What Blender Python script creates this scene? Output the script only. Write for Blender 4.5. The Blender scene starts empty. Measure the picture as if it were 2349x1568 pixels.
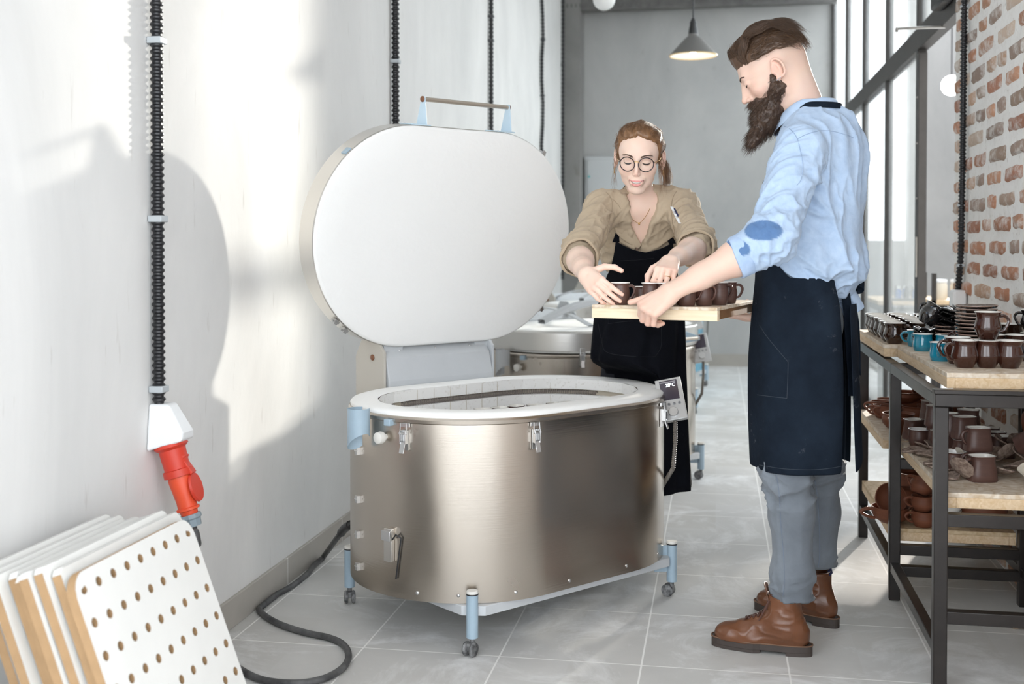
import bpy, bmesh, math, random
import numpy as np
from math import sin, cos, pi, sqrt, radians
from mathutils import Vector, Matrix, Quaternion

random.seed(7)
C = bpy.context.scene.collection
SC = bpy.context.scene

# ------------------------------------------------------------------ camera, world, sun, exposure
IW, IH, FPX = 2349, 1568, 2650.0
CAM_H, YAW, PITCH = 1.2, math.atan(471 / 2650.0), radians(1.2)
PPY = 560 + FPX * math.tan(PITCH)          # principal point, pixels from the top
cam_data = bpy.data.cameras.new('camera')
cam = bpy.data.objects.new('camera', cam_data)
C.objects.link(cam)
cam_data.sensor_width = 36
cam_data.lens = 36 * FPX / IW
cam_data.shift_y = (PPY - IH / 2) / IW
cam_data.clip_start = 0.05
cam.location = (0, 0, CAM_H)
cam.rotation_euler = (pi / 2 - PITCH, 0, YAW)
cam_data.dof.use_dof = True
cam_data.dof.focus_distance = 3.6
cam_data.dof.aperture_fstop = 3.2
SC.camera = cam
VS = SC.view_settings
VS.view_transform = 'Standard'
VS.look = 'None'
VS.gamma = 1
VS.use_curve_mapping = False
VS.exposure = 1.15

wd = bpy.data.worlds.new('daylight')
SC.world = wd
wd.use_nodes = True
wn = wd.node_tree.nodes
wn['Background'].inputs[0].default_value = (0.89, 0.945, 1.0, 1)
wn['Background'].inputs[1].default_value = 2.7

sun_data = bpy.data.lights.new('sun', 'SUN')
sun_data.energy = 4.0
sun_data.angle = radians(1.2)
sun_data.color = (1.0, 0.93, 0.84)
sun = bpy.data.objects.new('sun', sun_data)
C.objects.link(sun)
SUN_DIR = Vector((-0.335, -0.94, -0.16))
sun.rotation_euler = SUN_DIR.to_track_quat('-Z', 'Y').to_euler()
sun.location = (3, 9, 4)

# portals in the window openings guide the daylight sampling
YB_ = 11.55
for px_, py_, pz_, sx_, sz_, ry_ in ((.75, -3.15, 1.93, 4.2, 3.4, 0), (2.88, -1.0, 1.93, 4.2, 3.4, 1), (-1.38, -1.1, 1.93, 4.0, 3.4, 3), (2.75, YB_ + .5, 2.5, 3.3, 2.5, 2)):
    pd = bpy.data.lights.new('daylight_portal', 'AREA')
    pd.shape, pd.size, pd.size_y = 'RECTANGLE', sx_, sz_
    pd.cycles.is_portal = True
    po = bpy.data.objects.new('daylight_portal', pd)
    C.objects.link(po)
    po.location = (px_, py_, pz_)
    po.rotation_euler = (pi / 2, 0, (pi, pi / 2, 0, -pi / 2)[ry_])

RGT = Vector((cos(YAW), sin(YAW), 0))
FWD = Vector((-sin(YAW), cos(YAW), 0))
UP = Vector((0, 0, 1))


def W(u, v, t):
    """world point seen at pixel (u, v) at horizontal forward distance t"""
    fw = FWD * cos(PITCH) - UP * sin(PITCH)
    up = UP * cos(PITCH) + FWD * sin(PITCH)
    d = RGT * ((u - IW / 2) / FPX) + up * ((PPY - v) / FPX) + fw
    return Vector((0, 0, CAM_H)) + d * (t / d.dot(FWD))


def P(r, f, z):
    """world point from right / forward distances of the viewing axis and height"""
    return RGT * r + FWD * f + UP * z


def onz(u, v, z):
    """point of the horizontal plane z seen at pixel"""
    d = W(u, v, 1.0) - Vector((0, 0, CAM_H))
    return Vector((0, 0, CAM_H)) + d * ((z - CAM_H) / d.z)


def onx(u, v, x):
    d = W(u, v, 1.0) - Vector((0, 0, CAM_H))
    return Vector((0, 0, CAM_H)) + d * (x / d.x)


def ony(u, v, y):
    d = W(u, v, 1.0) - Vector((0, 0, CAM_H))
    return Vector((0, 0, CAM_H)) + d * (y / d.y)


# ------------------------------------------------------------------ materials
MATS = {}


def mat(name, col=(.8, .8, .8), rough=.5, metal=0., spec=.5, bump=0., bscale=60., var=0., vscale=8., col2=None,
        coat=0., trans=0., emit=None, estr=0., attr=None, stretch=None, bdist=.002, sheen=0., sub=0.):
    if name in MATS:
        return MATS[name]
    m = bpy.data.materials.new(name)
    m.use_nodes = True
    nt = m.node_tree
    b = nt.nodes['Principled BSDF']
    b.inputs['Base Color'].default_value = (*col, 1)
    b.inputs['Roughness'].default_value = rough
    b.inputs['Metallic'].default_value = metal
    b.inputs['Specular IOR Level'].default_value = spec
    b.inputs['Coat Weight'].default_value = coat
    b.inputs['Transmission Weight'].default_value = trans
    b.inputs['Sheen Weight'].default_value = sheen
    if sub:
        b.inputs['Subsurface Weight'].default_value = sub
        b.inputs['Subsurface Radius'].default_value = (.012, .005, .003)
        b.inputs['Subsurface Scale'].default_value = 1.0
    if emit:
        b.inputs['Emission Color'].default_value = (*emit, 1)
        b.inputs['Emission Strength'].default_value = estr
    L = nt.links.new
    tc = nt.nodes.new('ShaderNodeTexCoord')
    mp = nt.nodes.new('ShaderNodeMapping')
    if stretch:
        mp.inputs['Scale'].default_value = stretch
    L(tc.outputs['Object'], mp.inputs[0])
    src = None
    if attr:
        a = nt.nodes.new('ShaderNodeAttribute')
        a.attribute_name = attr
        src = a.outputs['Color']
    if var or col2:
        n = nt.nodes.new('ShaderNodeTexNoise')
        n.inputs['Scale'].default_value = vscale
        n.inputs['Detail'].default_value = 6
        n.inputs['Roughness'].default_value = .6
        L(mp.outputs[0], n.inputs[0])
        r = nt.nodes.new('ShaderNodeMapRange')
        r.inputs[1].default_value = .3
        r.inputs[2].default_value = .7
        L(n.outputs[0], r.inputs[0])
        mx = nt.nodes.new('ShaderNodeMix')
        mx.data_type = 'RGBA'
        L(r.outputs[0], mx.inputs[0])
        c2 = col2 or tuple(max(0, c * (1 - var)) for c in col)
        mx.inputs[6].default_value = (*col, 1)
        mx.inputs[7].default_value = (*c2, 1)
        if src is not None:
            mx.blend_type = 'MULTIPLY'
            L(src, mx.inputs[6])
            mx.inputs[7].default_value = (1 - var, 1 - var, 1 - var, 1)
        L(mx.outputs[2], b.inputs['Base Color'])
    elif src is not None:
        L(src, b.inputs['Base Color'])
    if bump:
        n2 = nt.nodes.new('ShaderNodeTexNoise')
        n2.inputs['Scale'].default_value = bscale
        n2.inputs['Detail'].default_value = 4
        L(mp.outputs[0], n2.inputs[0])
        bp = nt.nodes.new('ShaderNodeBump')
        bp.inputs['Strength'].default_value = bump
        bp.inputs['Distance'].default_value = bdist
        L(n2.outputs[0], bp.inputs['Height'])
        L(bp.outputs[0], b.inputs['Normal'])
    MATS[name] = m
    return m


# ------------------------------------------------------------------ mesh builder
class MB:
    def __init__(s):
        s.v, s.f = [], []

    def add(s, v, f, M=None):
        o = len(s.v)
        s.v += [tuple(M @ Vector(p)) for p in v] if M is not None else [tuple(p) for p in v]
        s.f += [tuple(i + o for i in q) for q in f]
        return s

    def box(s, c, d, M=None):
        x, y, z = c
        a, b, e = d[0] / 2, d[1] / 2, d[2] / 2
        v = [(x + i * a, y + j * b, z + k * e) for i in (-1, 1) for j in (-1, 1) for k in (-1, 1)]
        return s.add(v, [(0, 1, 3, 2), (4, 6, 7, 5), (0, 4, 5, 1), (2, 3, 7, 6), (0, 2, 6, 4), (1, 5, 7, 3)], M)

    def bar(s, p, q, w, h, up=(0, 0, 1)):
        """rectangular bar from p to q"""
        p, q = Vector(p), Vector(q)
        d = (q - p)
        L = d.length
        d.normalize()
        x = d.cross(Vector(up))
        if x.length < 1e-5:
            x = Vector((1, 0, 0))
        x.normalize()
        y = x.cross(d)
        M = Matrix(((x.x, d.x, y.x, 0), (x.y, d.y, y.y, 0), (x.z, d.z, y.z, 0), (0, 0, 0, 1)))
        M.translation = (p + q) / 2
        return s.box((0, 0, 0), (w, L, h), M)

    def lathe(s, prof, n=32, M=None, closed=False):
        """revolve profile of (r, z)"""
        v, f = [], []
        for r, z in prof:
            for i in range(n):
                a = 2 * pi * i / n
                v.append((r * cos(a), r * sin(a), z))
        m = len(prof)
        for j in range(m - 1 + (1 if closed else 0)):
            k = (j + 1) % m
            for i in range(n):
                a, b = j * n + i, j * n + (i + 1) % n
                f.append((a, b, k * n + (i + 1) % n, k * n + i))
        return s.add(v, f, M)

    def tube(s, pts, r, n=8, cap=True, M=None, closed=False):
        pts = [Vector(p) for p in pts]
        m = len(pts)
        rs = r if isinstance(r, (list, tuple)) else [r] * m
        v, f = [], []
        T = []
        for i in range(m):
            if closed:
                t = pts[(i + 1) % m] - pts[i - 1]
            else:
                t = pts[min(i + 1, m - 1)] - pts[max(i - 1, 0)]
            T.append(t.normalized() if t.length > 1e-9 else Vector((0, 0, 1)))
        nrm = T[0].orthogonal().normalized()
        for i in range(m):
            nrm = (nrm - T[i] * nrm.dot(T[i]))
            nrm = nrm.normalized() if nrm.length > 1e-8 else T[i].orthogonal().normalized()
            bn = T[i].cross(nrm)
            for k in range(n):
                a = 2 * pi * k / n
                v.append(pts[i] + (nrm * cos(a) + bn * sin(a)) * rs[i])
        for i in range(m if closed else m - 1):
            j = (i + 1) % m
            for k in range(n):
                f.append((i * n + k, i * n + (k + 1) % n, j * n + (k + 1) % n, j * n + k))
        if cap and not closed:
            f.append(tuple(reversed(range(n))))
            f.append(tuple((m - 1) * n + k for k in range(n)))
        return s.add(v, f, M)

    def cyl(s, p, q, r, r2=None, n=24):
        return s.tube([p, q], [r, r if r2 is None else r2], n)

    def prism(s, poly, z0, z1, M=None):
        n = len(poly)
        v = [(x, y, z0) for x, y in poly] + [(x, y, z1) for x, y in poly]
        f = [tuple(reversed(range(n))), tuple(range(n, 2 * n))]
        f += [(i, (i + 1) % n, n + (i + 1) % n, n + i) for i in range(n)]
        return s.add(v, f, M)

    def ring(s, outer, inner, z0, z1, M=None):
        """band between two matching outlines"""
        n = len(outer)
        v = [(x, y, z0) for x, y in outer] + [(x, y, z1) for x, y in outer] + [(x, y, z1) for x, y in inner] + [(x, y, z0) for x, y in inner]
        f = []
        for a in range(4):
            b = (a + 1) % 4
            for i in range(n):
                j = (i + 1) % n
                f.append((a * n + i, a * n + j, b * n + j, b * n + i))
        return s.add(v, f, M)

    def sphere(s, c, r, nu=20, nv=12, M=None):
        r = (r, r, r) if not isinstance(r, (tuple, list)) else r
        prof = [(sin(pi * i / nv), -cos(pi * i / nv)) for i in range(nv + 1)]
        prof[0] = (1e-4, -1)
        prof[-1] = (1e-4, 1)
        T = Matrix.Translation(c) @ Matrix.Diagonal((*r, 1))
        return s.lathe(prof, nu, (M @ T) if M is not None else T)

    def build(s, name, m=None, parent=None, smooth=True, bevel=0., seg=2, loc=None, M=None, fixn=True, angle=40):
        me = bpy.data.meshes.new(name)
        me.from_pydata(s.v, [], s.f)
        if fixn:
            bm = bmesh.new()
            bm.from_mesh(me)
            bmesh.ops.recalc_face_normals(bm, faces=bm.faces)
            bm.to_mesh(me)
            bm.free()
        if m:
            me.materials.append(m)
        o = bpy.data.objects.new(name, me)
        C.objects.link(o)
        if smooth:
            me.polygons.foreach_set('use_smooth', [True] * len(me.polygons))
            try:
                me.set_sharp_from_angle(angle=radians(angle))
            except Exception:
                pass
        if bevel:
            b = o.modifiers.new('bevel', 'BEVEL')
            b.width = bevel
            b.segments = seg
            b.limit_method = 'ANGLE'
            b.angle_limit = radians(40)
            b.harden_normals = False
        if parent is not None:
            o.parent = parent
        if M is not None:
            o.matrix_local = M
        if loc is not None:
            o.location = loc
        return o


def tag(o, label=None, cat=None, group=None, kind=None):
    if label:
        o['label'] = label
    if cat:
        o['category'] = cat
    if group:
        o['group'] = group
    if kind:
        o['kind'] = kind
    return o


def thing(name, label, cat, loc=(0, 0, 0), rz=0., group=None):
    o = bpy.data.objects.new(name, None)
    o.empty_display_size = .05
    C.objects.link(o)
    o.location = loc
    o.rotation_euler = (0, 0, rz)
    return tag(o, label, cat, group)


def kids(o):
    return [c for c in bpy.data.objects if c.parent == o]


def copy_tree(o, parent=None, label=None, loc=None, rz=None):
    c = o.copy()
    C.objects.link(c)
    c.parent = parent
    for ch in kids(o):
        copy_tree(ch, c)
    if label:
        c['label'] = label
    if loc is not None:
        c.location = loc
    if rz is not None:
        c.rotation_euler.z = rz
    return c


def struct(name, mb, m, **k):
    return tag(mb.build(name, m, **k), kind='structure')


def stadium(a, r, n=24, inset=0.):
    """outline of a straight-sided oval, half straight length a, radius r"""
    pts = []
    for i in range(n + 1):
        t = -pi / 2 + pi * i / n
        pts.append((a + (r - inset) * cos(t), (r - inset) * sin(t)))
    for i in range(n + 1):
        t = pi / 2 + pi * i / n
        pts.append((-a + (r - inset) * cos(t), (r - inset) * sin(t)))
    return pts
# ------------------------------------------------------------------ room materials
def node_mat(name):
    m = bpy.data.materials.new(name)
    m.use_nodes = True
    nt = m.node_tree
    return m, nt, nt.nodes['Principled BSDF'], nt.links.new


def plaster(name, c1, c2, rough=.85, scale=1.2, seed=0):
    m, nt, b, L = node_mat(name)
    tc = nt.nodes.new('ShaderNodeTexCoord')
    mp = nt.nodes.new('ShaderNodeMapping')
    mp.inputs['Location'].default_value = (seed, seed * 2, 0)
    mp.inputs['Scale'].default_value = (1, 1, .6)
    L(tc.outputs['Object'], mp.inputs[0])
    n1 = nt.nodes.new('ShaderNodeTexNoise')
    n1.inputs['Scale'].default_value = scale
    n1.inputs['Detail'].default_value = 9
    n1.inputs['Roughness'].default_value = .62
    n1.inputs['Distortion'].default_value = .6
    L(mp.outputs[0], n1.inputs[0])
    r = nt.nodes.new('ShaderNodeMapRange')
    r.inputs[1].default_value = .35
    r.inputs[2].default_value = .7
    L(n1.outputs[0], r.inputs[0])
    mx = nt.nodes.new('ShaderNodeMix')
    mx.data_type = 'RGBA'
    mx.inputs[6].default_value = (*c1, 1)
    mx.inputs[7].default_value = (*c2, 1)
    L(r.outputs[0], mx.inputs[0])
    # thin scratches of the trowel
    mp2 = nt.nodes.new('ShaderNodeMapping')
    mp2.inputs['Scale'].default_value = (3, 14, 2.2)
    L(tc.outputs['Object'], mp2.inputs[0])
    n3 = nt.nodes.new('ShaderNodeTexNoise')
    n3.inputs['Scale'].default_value = 3
    n3.inputs['Detail'].default_value = 8
    L(mp2.outputs[0], n3.inputs[0])
    r3 = nt.nodes.new('ShaderNodeMapRange')
    r3.inputs[1].default_value = .66
    r3.inputs[2].default_value = .8
    L(n3.outputs[0], r3.inputs[0])
    mx2 = nt.nodes.new('ShaderNodeMix')
    mx2.data_type = 'RGBA'
    mx2.blend_type = 'MULTIPLY'
    mx2.inputs[7].default_value = (.8, .78, .76, 1)
    L(r3.outputs[0], mx2.inputs[0])
    L(mx.outputs[2], mx2.inputs[6])
    L(mx2.outputs[2], b.inputs['Base Color'])
    b.inputs['Roughness'].default_value = rough
    n2 = nt.nodes.new('ShaderNodeTexNoise')
    n2.inputs['Scale'].default_value = 9
    n2.inputs['Detail'].default_value = 12
    L(mp.outputs[0], n2.inputs[0])
    bp = nt.nodes.new('ShaderNodeBump')
    bp.inputs['Strength'].default_value = .35
    bp.inputs['Distance'].default_value = .006
    L(n2.outputs[0], bp.inputs['Height'])
    L(bp.outputs[0], b.inputs['Normal'])
    return m


def math_node(nt, op, a=None, b=None, v=None):
    n = nt.nodes.new('ShaderNodeMath')
    n.operation = op
    if a is not None:
        nt.links.new(a, n.inputs[0])
    if b is not None:
        nt.links.new(b, n.inputs[1])
    if v is not None:
        n.inputs[1].default_value = v
    return n.outputs[0]


def tile_mat():
    m, nt, b, L = node_mat('floor_tiles')
    tc = nt.nodes.new('ShaderNodeTexCoord')
    sp = nt.nodes.new('ShaderNodeSeparateXYZ')
    L(tc.outputs['Object'], sp.inputs[0])

    def line(o, period, off, half):
        x = math_node(nt, 'ADD', o, v=-off)
        x = math_node(nt, 'DIVIDE', x, v=period)
        x = math_node(nt, 'ADD', x, v=.5)
        fl = math_node(nt, 'FLOOR', x)
        fr = math_node(nt, 'SUBTRACT', x, fl)
        d = math_node(nt, 'ABSOLUTE', math_node(nt, 'ADD', fr, v=-.5))
        return math_node(nt, 'LESS_THAN', d, v=half / period), fl
    gx, ix = line(sp.outputs[0], .412, -.209, .0026)
    gy, iy = line(sp.outputs[1], .468, 3.285, .0026)
    g = math_node(nt, 'MAXIMUM', gx, gy)
    # per tile tone
    cb = nt.nodes.new('ShaderNodeCombineXYZ')
    L(ix, cb.inputs[0])
    L(iy, cb.inputs[1])
    wnz = nt.nodes.new('ShaderNodeTexWhiteNoise')
    L(cb.outputs[0], wnz.inputs[0])
    n1 = nt.nodes.new('ShaderNodeTexNoise')
    n1.inputs['Scale'].default_value = 3.2
    n1.inputs['Detail'].default_value = 10
    n1.inputs['Roughness'].default_value = .65
    L(tc.outputs['Object'], n1.inputs[0])
    mx = nt.nodes.new('ShaderNodeMix')
    mx.data_type = 'RGBA'
    mx.inputs[6].default_value = (.46, .452, .44, 1)
    mx.inputs[7].default_value = (.70, .695, .68, 1)
    L(n1.outputs[0], mx.inputs[0])
    mt = nt.nodes.new('ShaderNodeMix')
    mt.data_type = 'RGBA'
    mt.blend_type = 'MULTIPLY'
    mt.inputs[7].default_value = (.93, .92, .9, 1)
    L(wnz.outputs[0], mt.inputs[0])
    L(mx.outputs[2], mt.inputs[6])
    # glaze dust: small splashes and smears
    n2 = nt.nodes.new('ShaderNodeTexNoise')
    n2.inputs['Scale'].default_value = 2.6
    n2.inputs['Detail'].default_value = 12
    n2.inputs['Roughness'].default_value = .72
    n2.inputs['Distortion'].default_value = .8
    L(tc.outputs['Object'], n2.inputs[0])
    r2 = nt.nodes.new('ShaderNodeMapRange')
    r2.inputs[1].default_value = .50
    r2.inputs[2].default_value = .68
    L(n2.outputs[0], r2.inputs[0])
    md = nt.nodes.new('ShaderNodeMix')
    md.data_type = 'RGBA'
    md.inputs[7].default_value = (.80, .80, .80, 1)
    L(r2.outputs[0], md.inputs[0])
    L(mt.outputs[2], md.inputs[6])
    mg = nt.nodes.new('ShaderNodeMix')
    mg.data_type = 'RGBA'
    mg.inputs[7].default_value = (.86, .85, .83, 1)
    L(g, mg.inputs[0])
    L(md.outputs[2], mg.inputs[6])
    L(mg.outputs[2], b.inputs['Base Color'])
    rr = nt.nodes.new('ShaderNodeMapRange')
    rr.inputs[3].default_value = .34
    rr.inputs[4].default_value = .62
    L(n1.outputs[0], rr.inputs[0])
    L(rr.outputs[0], b.inputs['Roughness'])
    bp = nt.nodes.new('ShaderNodeBump')
    bp.inputs['Strength'].default_value = .25
    bp.inputs['Distance'].default_value = .003
    L(n2.outputs[0], bp.inputs['Height'])
    L(bp.outputs[0], b.inputs['Normal'])
    return m


M_WALL = plaster('cream_plaster', (.80, .79, .775), (.66, .655, .645), seed=3)
M_BACK = plaster('raw_concrete', (.50, .495, .485), (.37, .37, .365), scale=1.0, seed=8)
M_PIER = plaster('grey_render', (.28, .27, .26), (.20, .195, .19), seed=5)
M_CEIL = mat('white_ceiling', (.62, .62, .61), .8)
M_BASE = mat('greige_tile', (.42, .39, .35), .45, var=.12, vscale=5)
M_DARKMETAL = mat('dark_painted_steel', (.055, .05, .047), .5, metal=.2, var=.25, vscale=12)
M_BLACK = mat('black_plastic', (.012, .012, .014), .42)
M_WHITEPL = mat('white_plastic', (.82, .83, .84), .35)

XL, XR, YB = -1.5, 1.1, 11.55
mb = MB().box(((XL + 5) / 2 + 0, 4, -.05), (5 - XL, 17, .1))
struct('floor', mb, tile_mat(), smooth=False)
struct('wall_left', MB().box((XL - .1, 6.35, 1.9), (.2, 10.7, 3.8)).box((XL - .1, -1.2, .12), (.2, 4.4, .24)).box((XL - .1, -1.2, 3.72), (.2, 4.4, .2)).box((XL - .1, -3.3, 1.9), (.2, .3, 3.8)), M_WALL, smooth=False)
struct('wall_back', MB().box(((XL + XR) / 2, YB + .1, 1.9), (XR - XL, .2, 3.8)), M_BACK, smooth=False)
struct('ceiling', MB().box(((XL + XR) / 2, 8.2, 3.85), (XR - XL, 6.9, .1)), M_CEIL, smooth=False)
# pier of the back corner and the wall of the neighbouring room seen through the open door
struct('trim_1', MB().box((XL + .09, YB - .16, 1.9), (.18, .32, 3.8)), M_PIER, smooth=False)
struct('wall_neighbour', MB().box((2.05, YB + .1, 1.9), (.5, .2, 3.8)), M_PIER, smooth=False)
# hall beyond partition, added to dim daylight: low parapet, end walls, top left open
struct('wall_hall_added', MB().box((2.75, YB + .5, .62), (3.4, .2, 1.24)).box((4.5, 8.6, 1.9), (.2, 6.4, 3.8)).box((2.9, 5.40, 1.9), (3.0, .12, 3.8)), M_BACK, smooth=False)
# the part of the workshop behind the camera: window wall, side wall, ceiling
mb = MB().box((.7, -3.3, .12), (4.6, .2, .24)).box((.7, -3.3, 3.72), (4.6, .2, .2))
for x, w in ((-1.45, .3), (-.05, .16), (1.35, .16), (2.95, .3)):
    mb.box((x, -3.3, 1.9), (w, .2, 3.8))
struct('wall_front', mb, M_WALL, smooth=False)
mb = MB().box((3.0, -1.0, .12), (.2, 4.6, .24)).box((3.0, -1.0, 3.72), (.2, 4.6, .2)).box((2.15, 1.3, 1.9), (1.6, .2, 3.8))
for y in (-3.1, -1.0, 1.1):
    mb.box((3.0, y, 1.9), (.2, .22, 3.8))
struct('wall_side', mb, M_BACK, smooth=False)
wf = MB()
for x in (-1.25, -.7, .65, 2.1):
    wf.box((x, -3.25, 1.9), (.05, .06, 3.5))
for z in (.27, 1.9, 3.6):
    wf.box((.75, -3.25, z), (3.9, .06, .05))
    wf.box((2.95, -1.0, z), (.06, 4.4, .05))
for y in (-2.1, -1.1, -.1, .9):  # unseen left-wall openings, added so daylight brightens the bricks
    wf.box((XL - .05, y, 1.9), (.06, .05, 3.5))
struct('window_unseen', wf, M_DARKMETAL, smooth=False)
struct('ceiling.001', MB().box((.75, .7, 3.85), (4.7, 8.1, .1)), M_CEIL, smooth=False)
# tiled skirting, one strip per wall
m, nt, b, L = node_mat('skirting_tiles')
tc = nt.nodes.new('ShaderNodeTexCoord')
sp = nt.nodes.new('ShaderNodeSeparateXYZ')
L(tc.outputs['Object'], sp.inputs[0])
x = math_node(nt, 'DIVIDE', math_node(nt, 'ADD', sp.outputs[1], v=.35), v=.6)
fr = math_node(nt, 'FRACT', x)
g = math_node(nt, 'LESS_THAN', fr, v=.008)
nz = nt.nodes.new('ShaderNodeTexNoise')
nz.inputs['Scale'].default_value = 6
nz.inputs['Detail'].default_value = 8
L(tc.outputs['Object'], nz.inputs[0])
mx0 = nt.nodes.new('ShaderNodeMix')
mx0.data_type = 'RGBA'
mx0.inputs[6].default_value = (.36, .335, .30, 1)
mx0.inputs[7].default_value = (.47, .44, .40, 1)
L(nz.outputs[0], mx0.inputs[0])
mx = nt.nodes.new('ShaderNodeMix')
mx.data_type = 'RGBA'
mx.inputs[7].default_value = (.75, .74, .72, 1)
L(g, mx.inputs[0])
L(mx0.outputs[2], mx.inputs[6])
L(mx.outputs[2], b.inputs['Base Color'])
b.inputs['Roughness'].default_value = .5
M_SKIRT = m
struct('baseboard_left', MB().box((XL + .006, 6.3, .047), (.012, 10.4, .094)), M_SKIRT, bevel=.002)
struct('baseboard_back', MB().box((-.2, YB - .006, .06), (2.58, .012, .12)), M_BASE, smooth=False)


# ------------------------------------------------------------------ whitewashed brick wall: courses of real bricks in a lime bed
def brick_wall():
    rnd = random.Random(11)
    y0, y1, x0 = 1.2, 5.47, 1.05
    ch = .089
    V, F, Ccol = [], [], []
    z = .03
    row = 0
    while z < 3.75:
        y = y1 - .008
        row += 1
        first = True
        while y > y0:
            kind = rnd.random()
            L_ = rnd.choice([.29, .26, .31, .15, .14, .22]) if not first else ([.13, .24][row % 2])
            first = False
            h = .070 + rnd.uniform(-.006, .006)
            zc = z + rnd.uniform(-.005, .005)
            dx = .007 + rnd.uniform(0, .006)
            ya, yb = y, y - L_
            if yb < y0:
                break
            tone = rnd.random()
            base = [(.42, .20, .12), (.46, .25, .16), (.36, .17, .11), (.36, .26, .20), (.50, .33, .23), (.30, .22, .18), (.55, .43, .34)][rnd.randrange(7)]
            k = rnd.uniform(.85, 1.15)
            col = tuple(min(1, c * k) for c in base)
            # irregular rounded face grid
            nu, nv = 7, 5
            o = len(V)
            ph = rnd.uniform(0, 6)
            for a in range(nu):
                for c in range(nv):
                    s_, t_ = a / (nu - 1) * 2 - 1, c / (nv - 1) * 2 - 1
                    sx, tx = s_, t_
                    e = max(abs(s_), abs(t_))
                    edge = e > .99
                    corner = abs(s_ * t_)
                    rr = 1 - .07 * corner ** 3
                    yy = (ya + yb) / 2 - sx * L_ / 2 * rr + (rnd.uniform(-.003, .003))
                    zz = zc + tx * h / 2 * rr + (rnd.uniform(-.003, .003)) + .002 * sin(ph + 3 * s_)
                    xx = x0 - (0 if edge else dx) + rnd.uniform(-.0015, .0015) + (.012 if edge else 0)
                    V.append((xx, yy, zz))
            for a in range(nu - 1):
                for c in range(nv - 1):
                    F.append((o + a * nv + c, o + (a + 1) * nv + c, o + (a + 1) * nv + c + 1, o + a * nv + c + 1))
            Ccol += [col] * (nu * nv)
            y = yb - rnd.uniform(.022, .038)
        z += ch
    # body of the wall
    o = len(V)
    mbx = MB().box((x0 + .16, (y0 + y1) / 2, 1.9), (.32, y1 - y0, 3.8))
    V += mbx.v
    F += [tuple(i + o for i in f) for f in mbx.f]
    Ccol += [(.80, .79, .77)] * 8
    me = bpy.data.meshes.new('wall_right')
    me.from_pydata(V, [], F)
    ca = me.color_attributes.new('tint', 'FLOAT_COLOR', 'POINT')
    ca.data.foreach_set('color', [x for c in Ccol for x in (*c, 1)])
    # material: brick tint under patches of lime
    m, nt, b, L = node_mat('whitewashed_brick')
    at = nt.nodes.new('ShaderNodeAttribute')
    at.attribute_name = 'tint'
    tc = nt.nodes.new('ShaderNodeTexCoord')
    n1 = nt.nodes.new('ShaderNodeTexNoise')
    n1.inputs['Scale'].default_value = 16
    n1.inputs['Detail'].default_value = 10
    n1.inputs['Roughness'].default_value = .7
    L(tc.outputs['Object'], n1.inputs[0])
    r = nt.nodes.new('ShaderNodeMapRange')
    r.inputs[1].default_value = .47
    r.inputs[2].default_value = .66
    r.inputs[4].default_value = .8
    L(n1.outputs[0], r.inputs[0])
    mx = nt.nodes.new('ShaderNodeMix')
    mx.data_type = 'RGBA'
    mx.inputs[7].default_value = (.74, .72, .69, 1)
    L(at.outputs['Color'], mx.inputs[6])
    L(r.outputs[0], mx.inputs[0])
    n3 = nt.nodes.new('ShaderNodeTexNoise')
    n3.inputs['Scale'].default_value = 40
    n3.inputs['Detail'].default_value = 6
    L(tc.outputs['Object'], n3.inputs[0])
    r3 = nt.nodes.new('ShaderNodeMapRange')
    r3.inputs[1].default_value = .6
    r3.inputs[2].default_value = .75
    r3.inputs[4].default_value = .6
    L(n3.outputs[0], r3.inputs[0])
    mx2 = nt.nodes.new('ShaderNodeMix')
    mx2.data_type = 'RGBA'
    mx2.blend_type = 'MULTIPLY'
    mx2.inputs[7].default_value = (.55, .5, .46, 1)
    L(r3.outputs[0], mx2.inputs[0])
    L(mx.outputs[2], mx2.inputs[6])
    L(mx2.outputs[2], b.inputs['Base Color'])
    b.inputs['Roughness'].default_value = .9
    n2 = nt.nodes.new('ShaderNodeTexNoise')
    n2.inputs['Scale'].default_value = 45
    n2.inputs['Detail'].default_value = 8
    L(tc.outputs['Object'], n2.inputs[0])
    bp = nt.nodes.new('ShaderNodeBump')
    bp.inputs['Strength'].default_value = .7
    bp.inputs['Distance'].default_value = .006
    L(n2.outputs[0], bp.inputs['Height'])
    L(bp.outputs[0], b.inputs['Normal'])
    me.materials.append(m)
    o = bpy.data.objects.new('wall_right', me)
    C.objects.link(o)
    me.polygons.foreach_set('use_smooth', [True] * len(me.polygons))
    me.set_sharp_from_angle(angle=radians(60))
    tag(o, kind='structure')


brick_wall()


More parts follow.
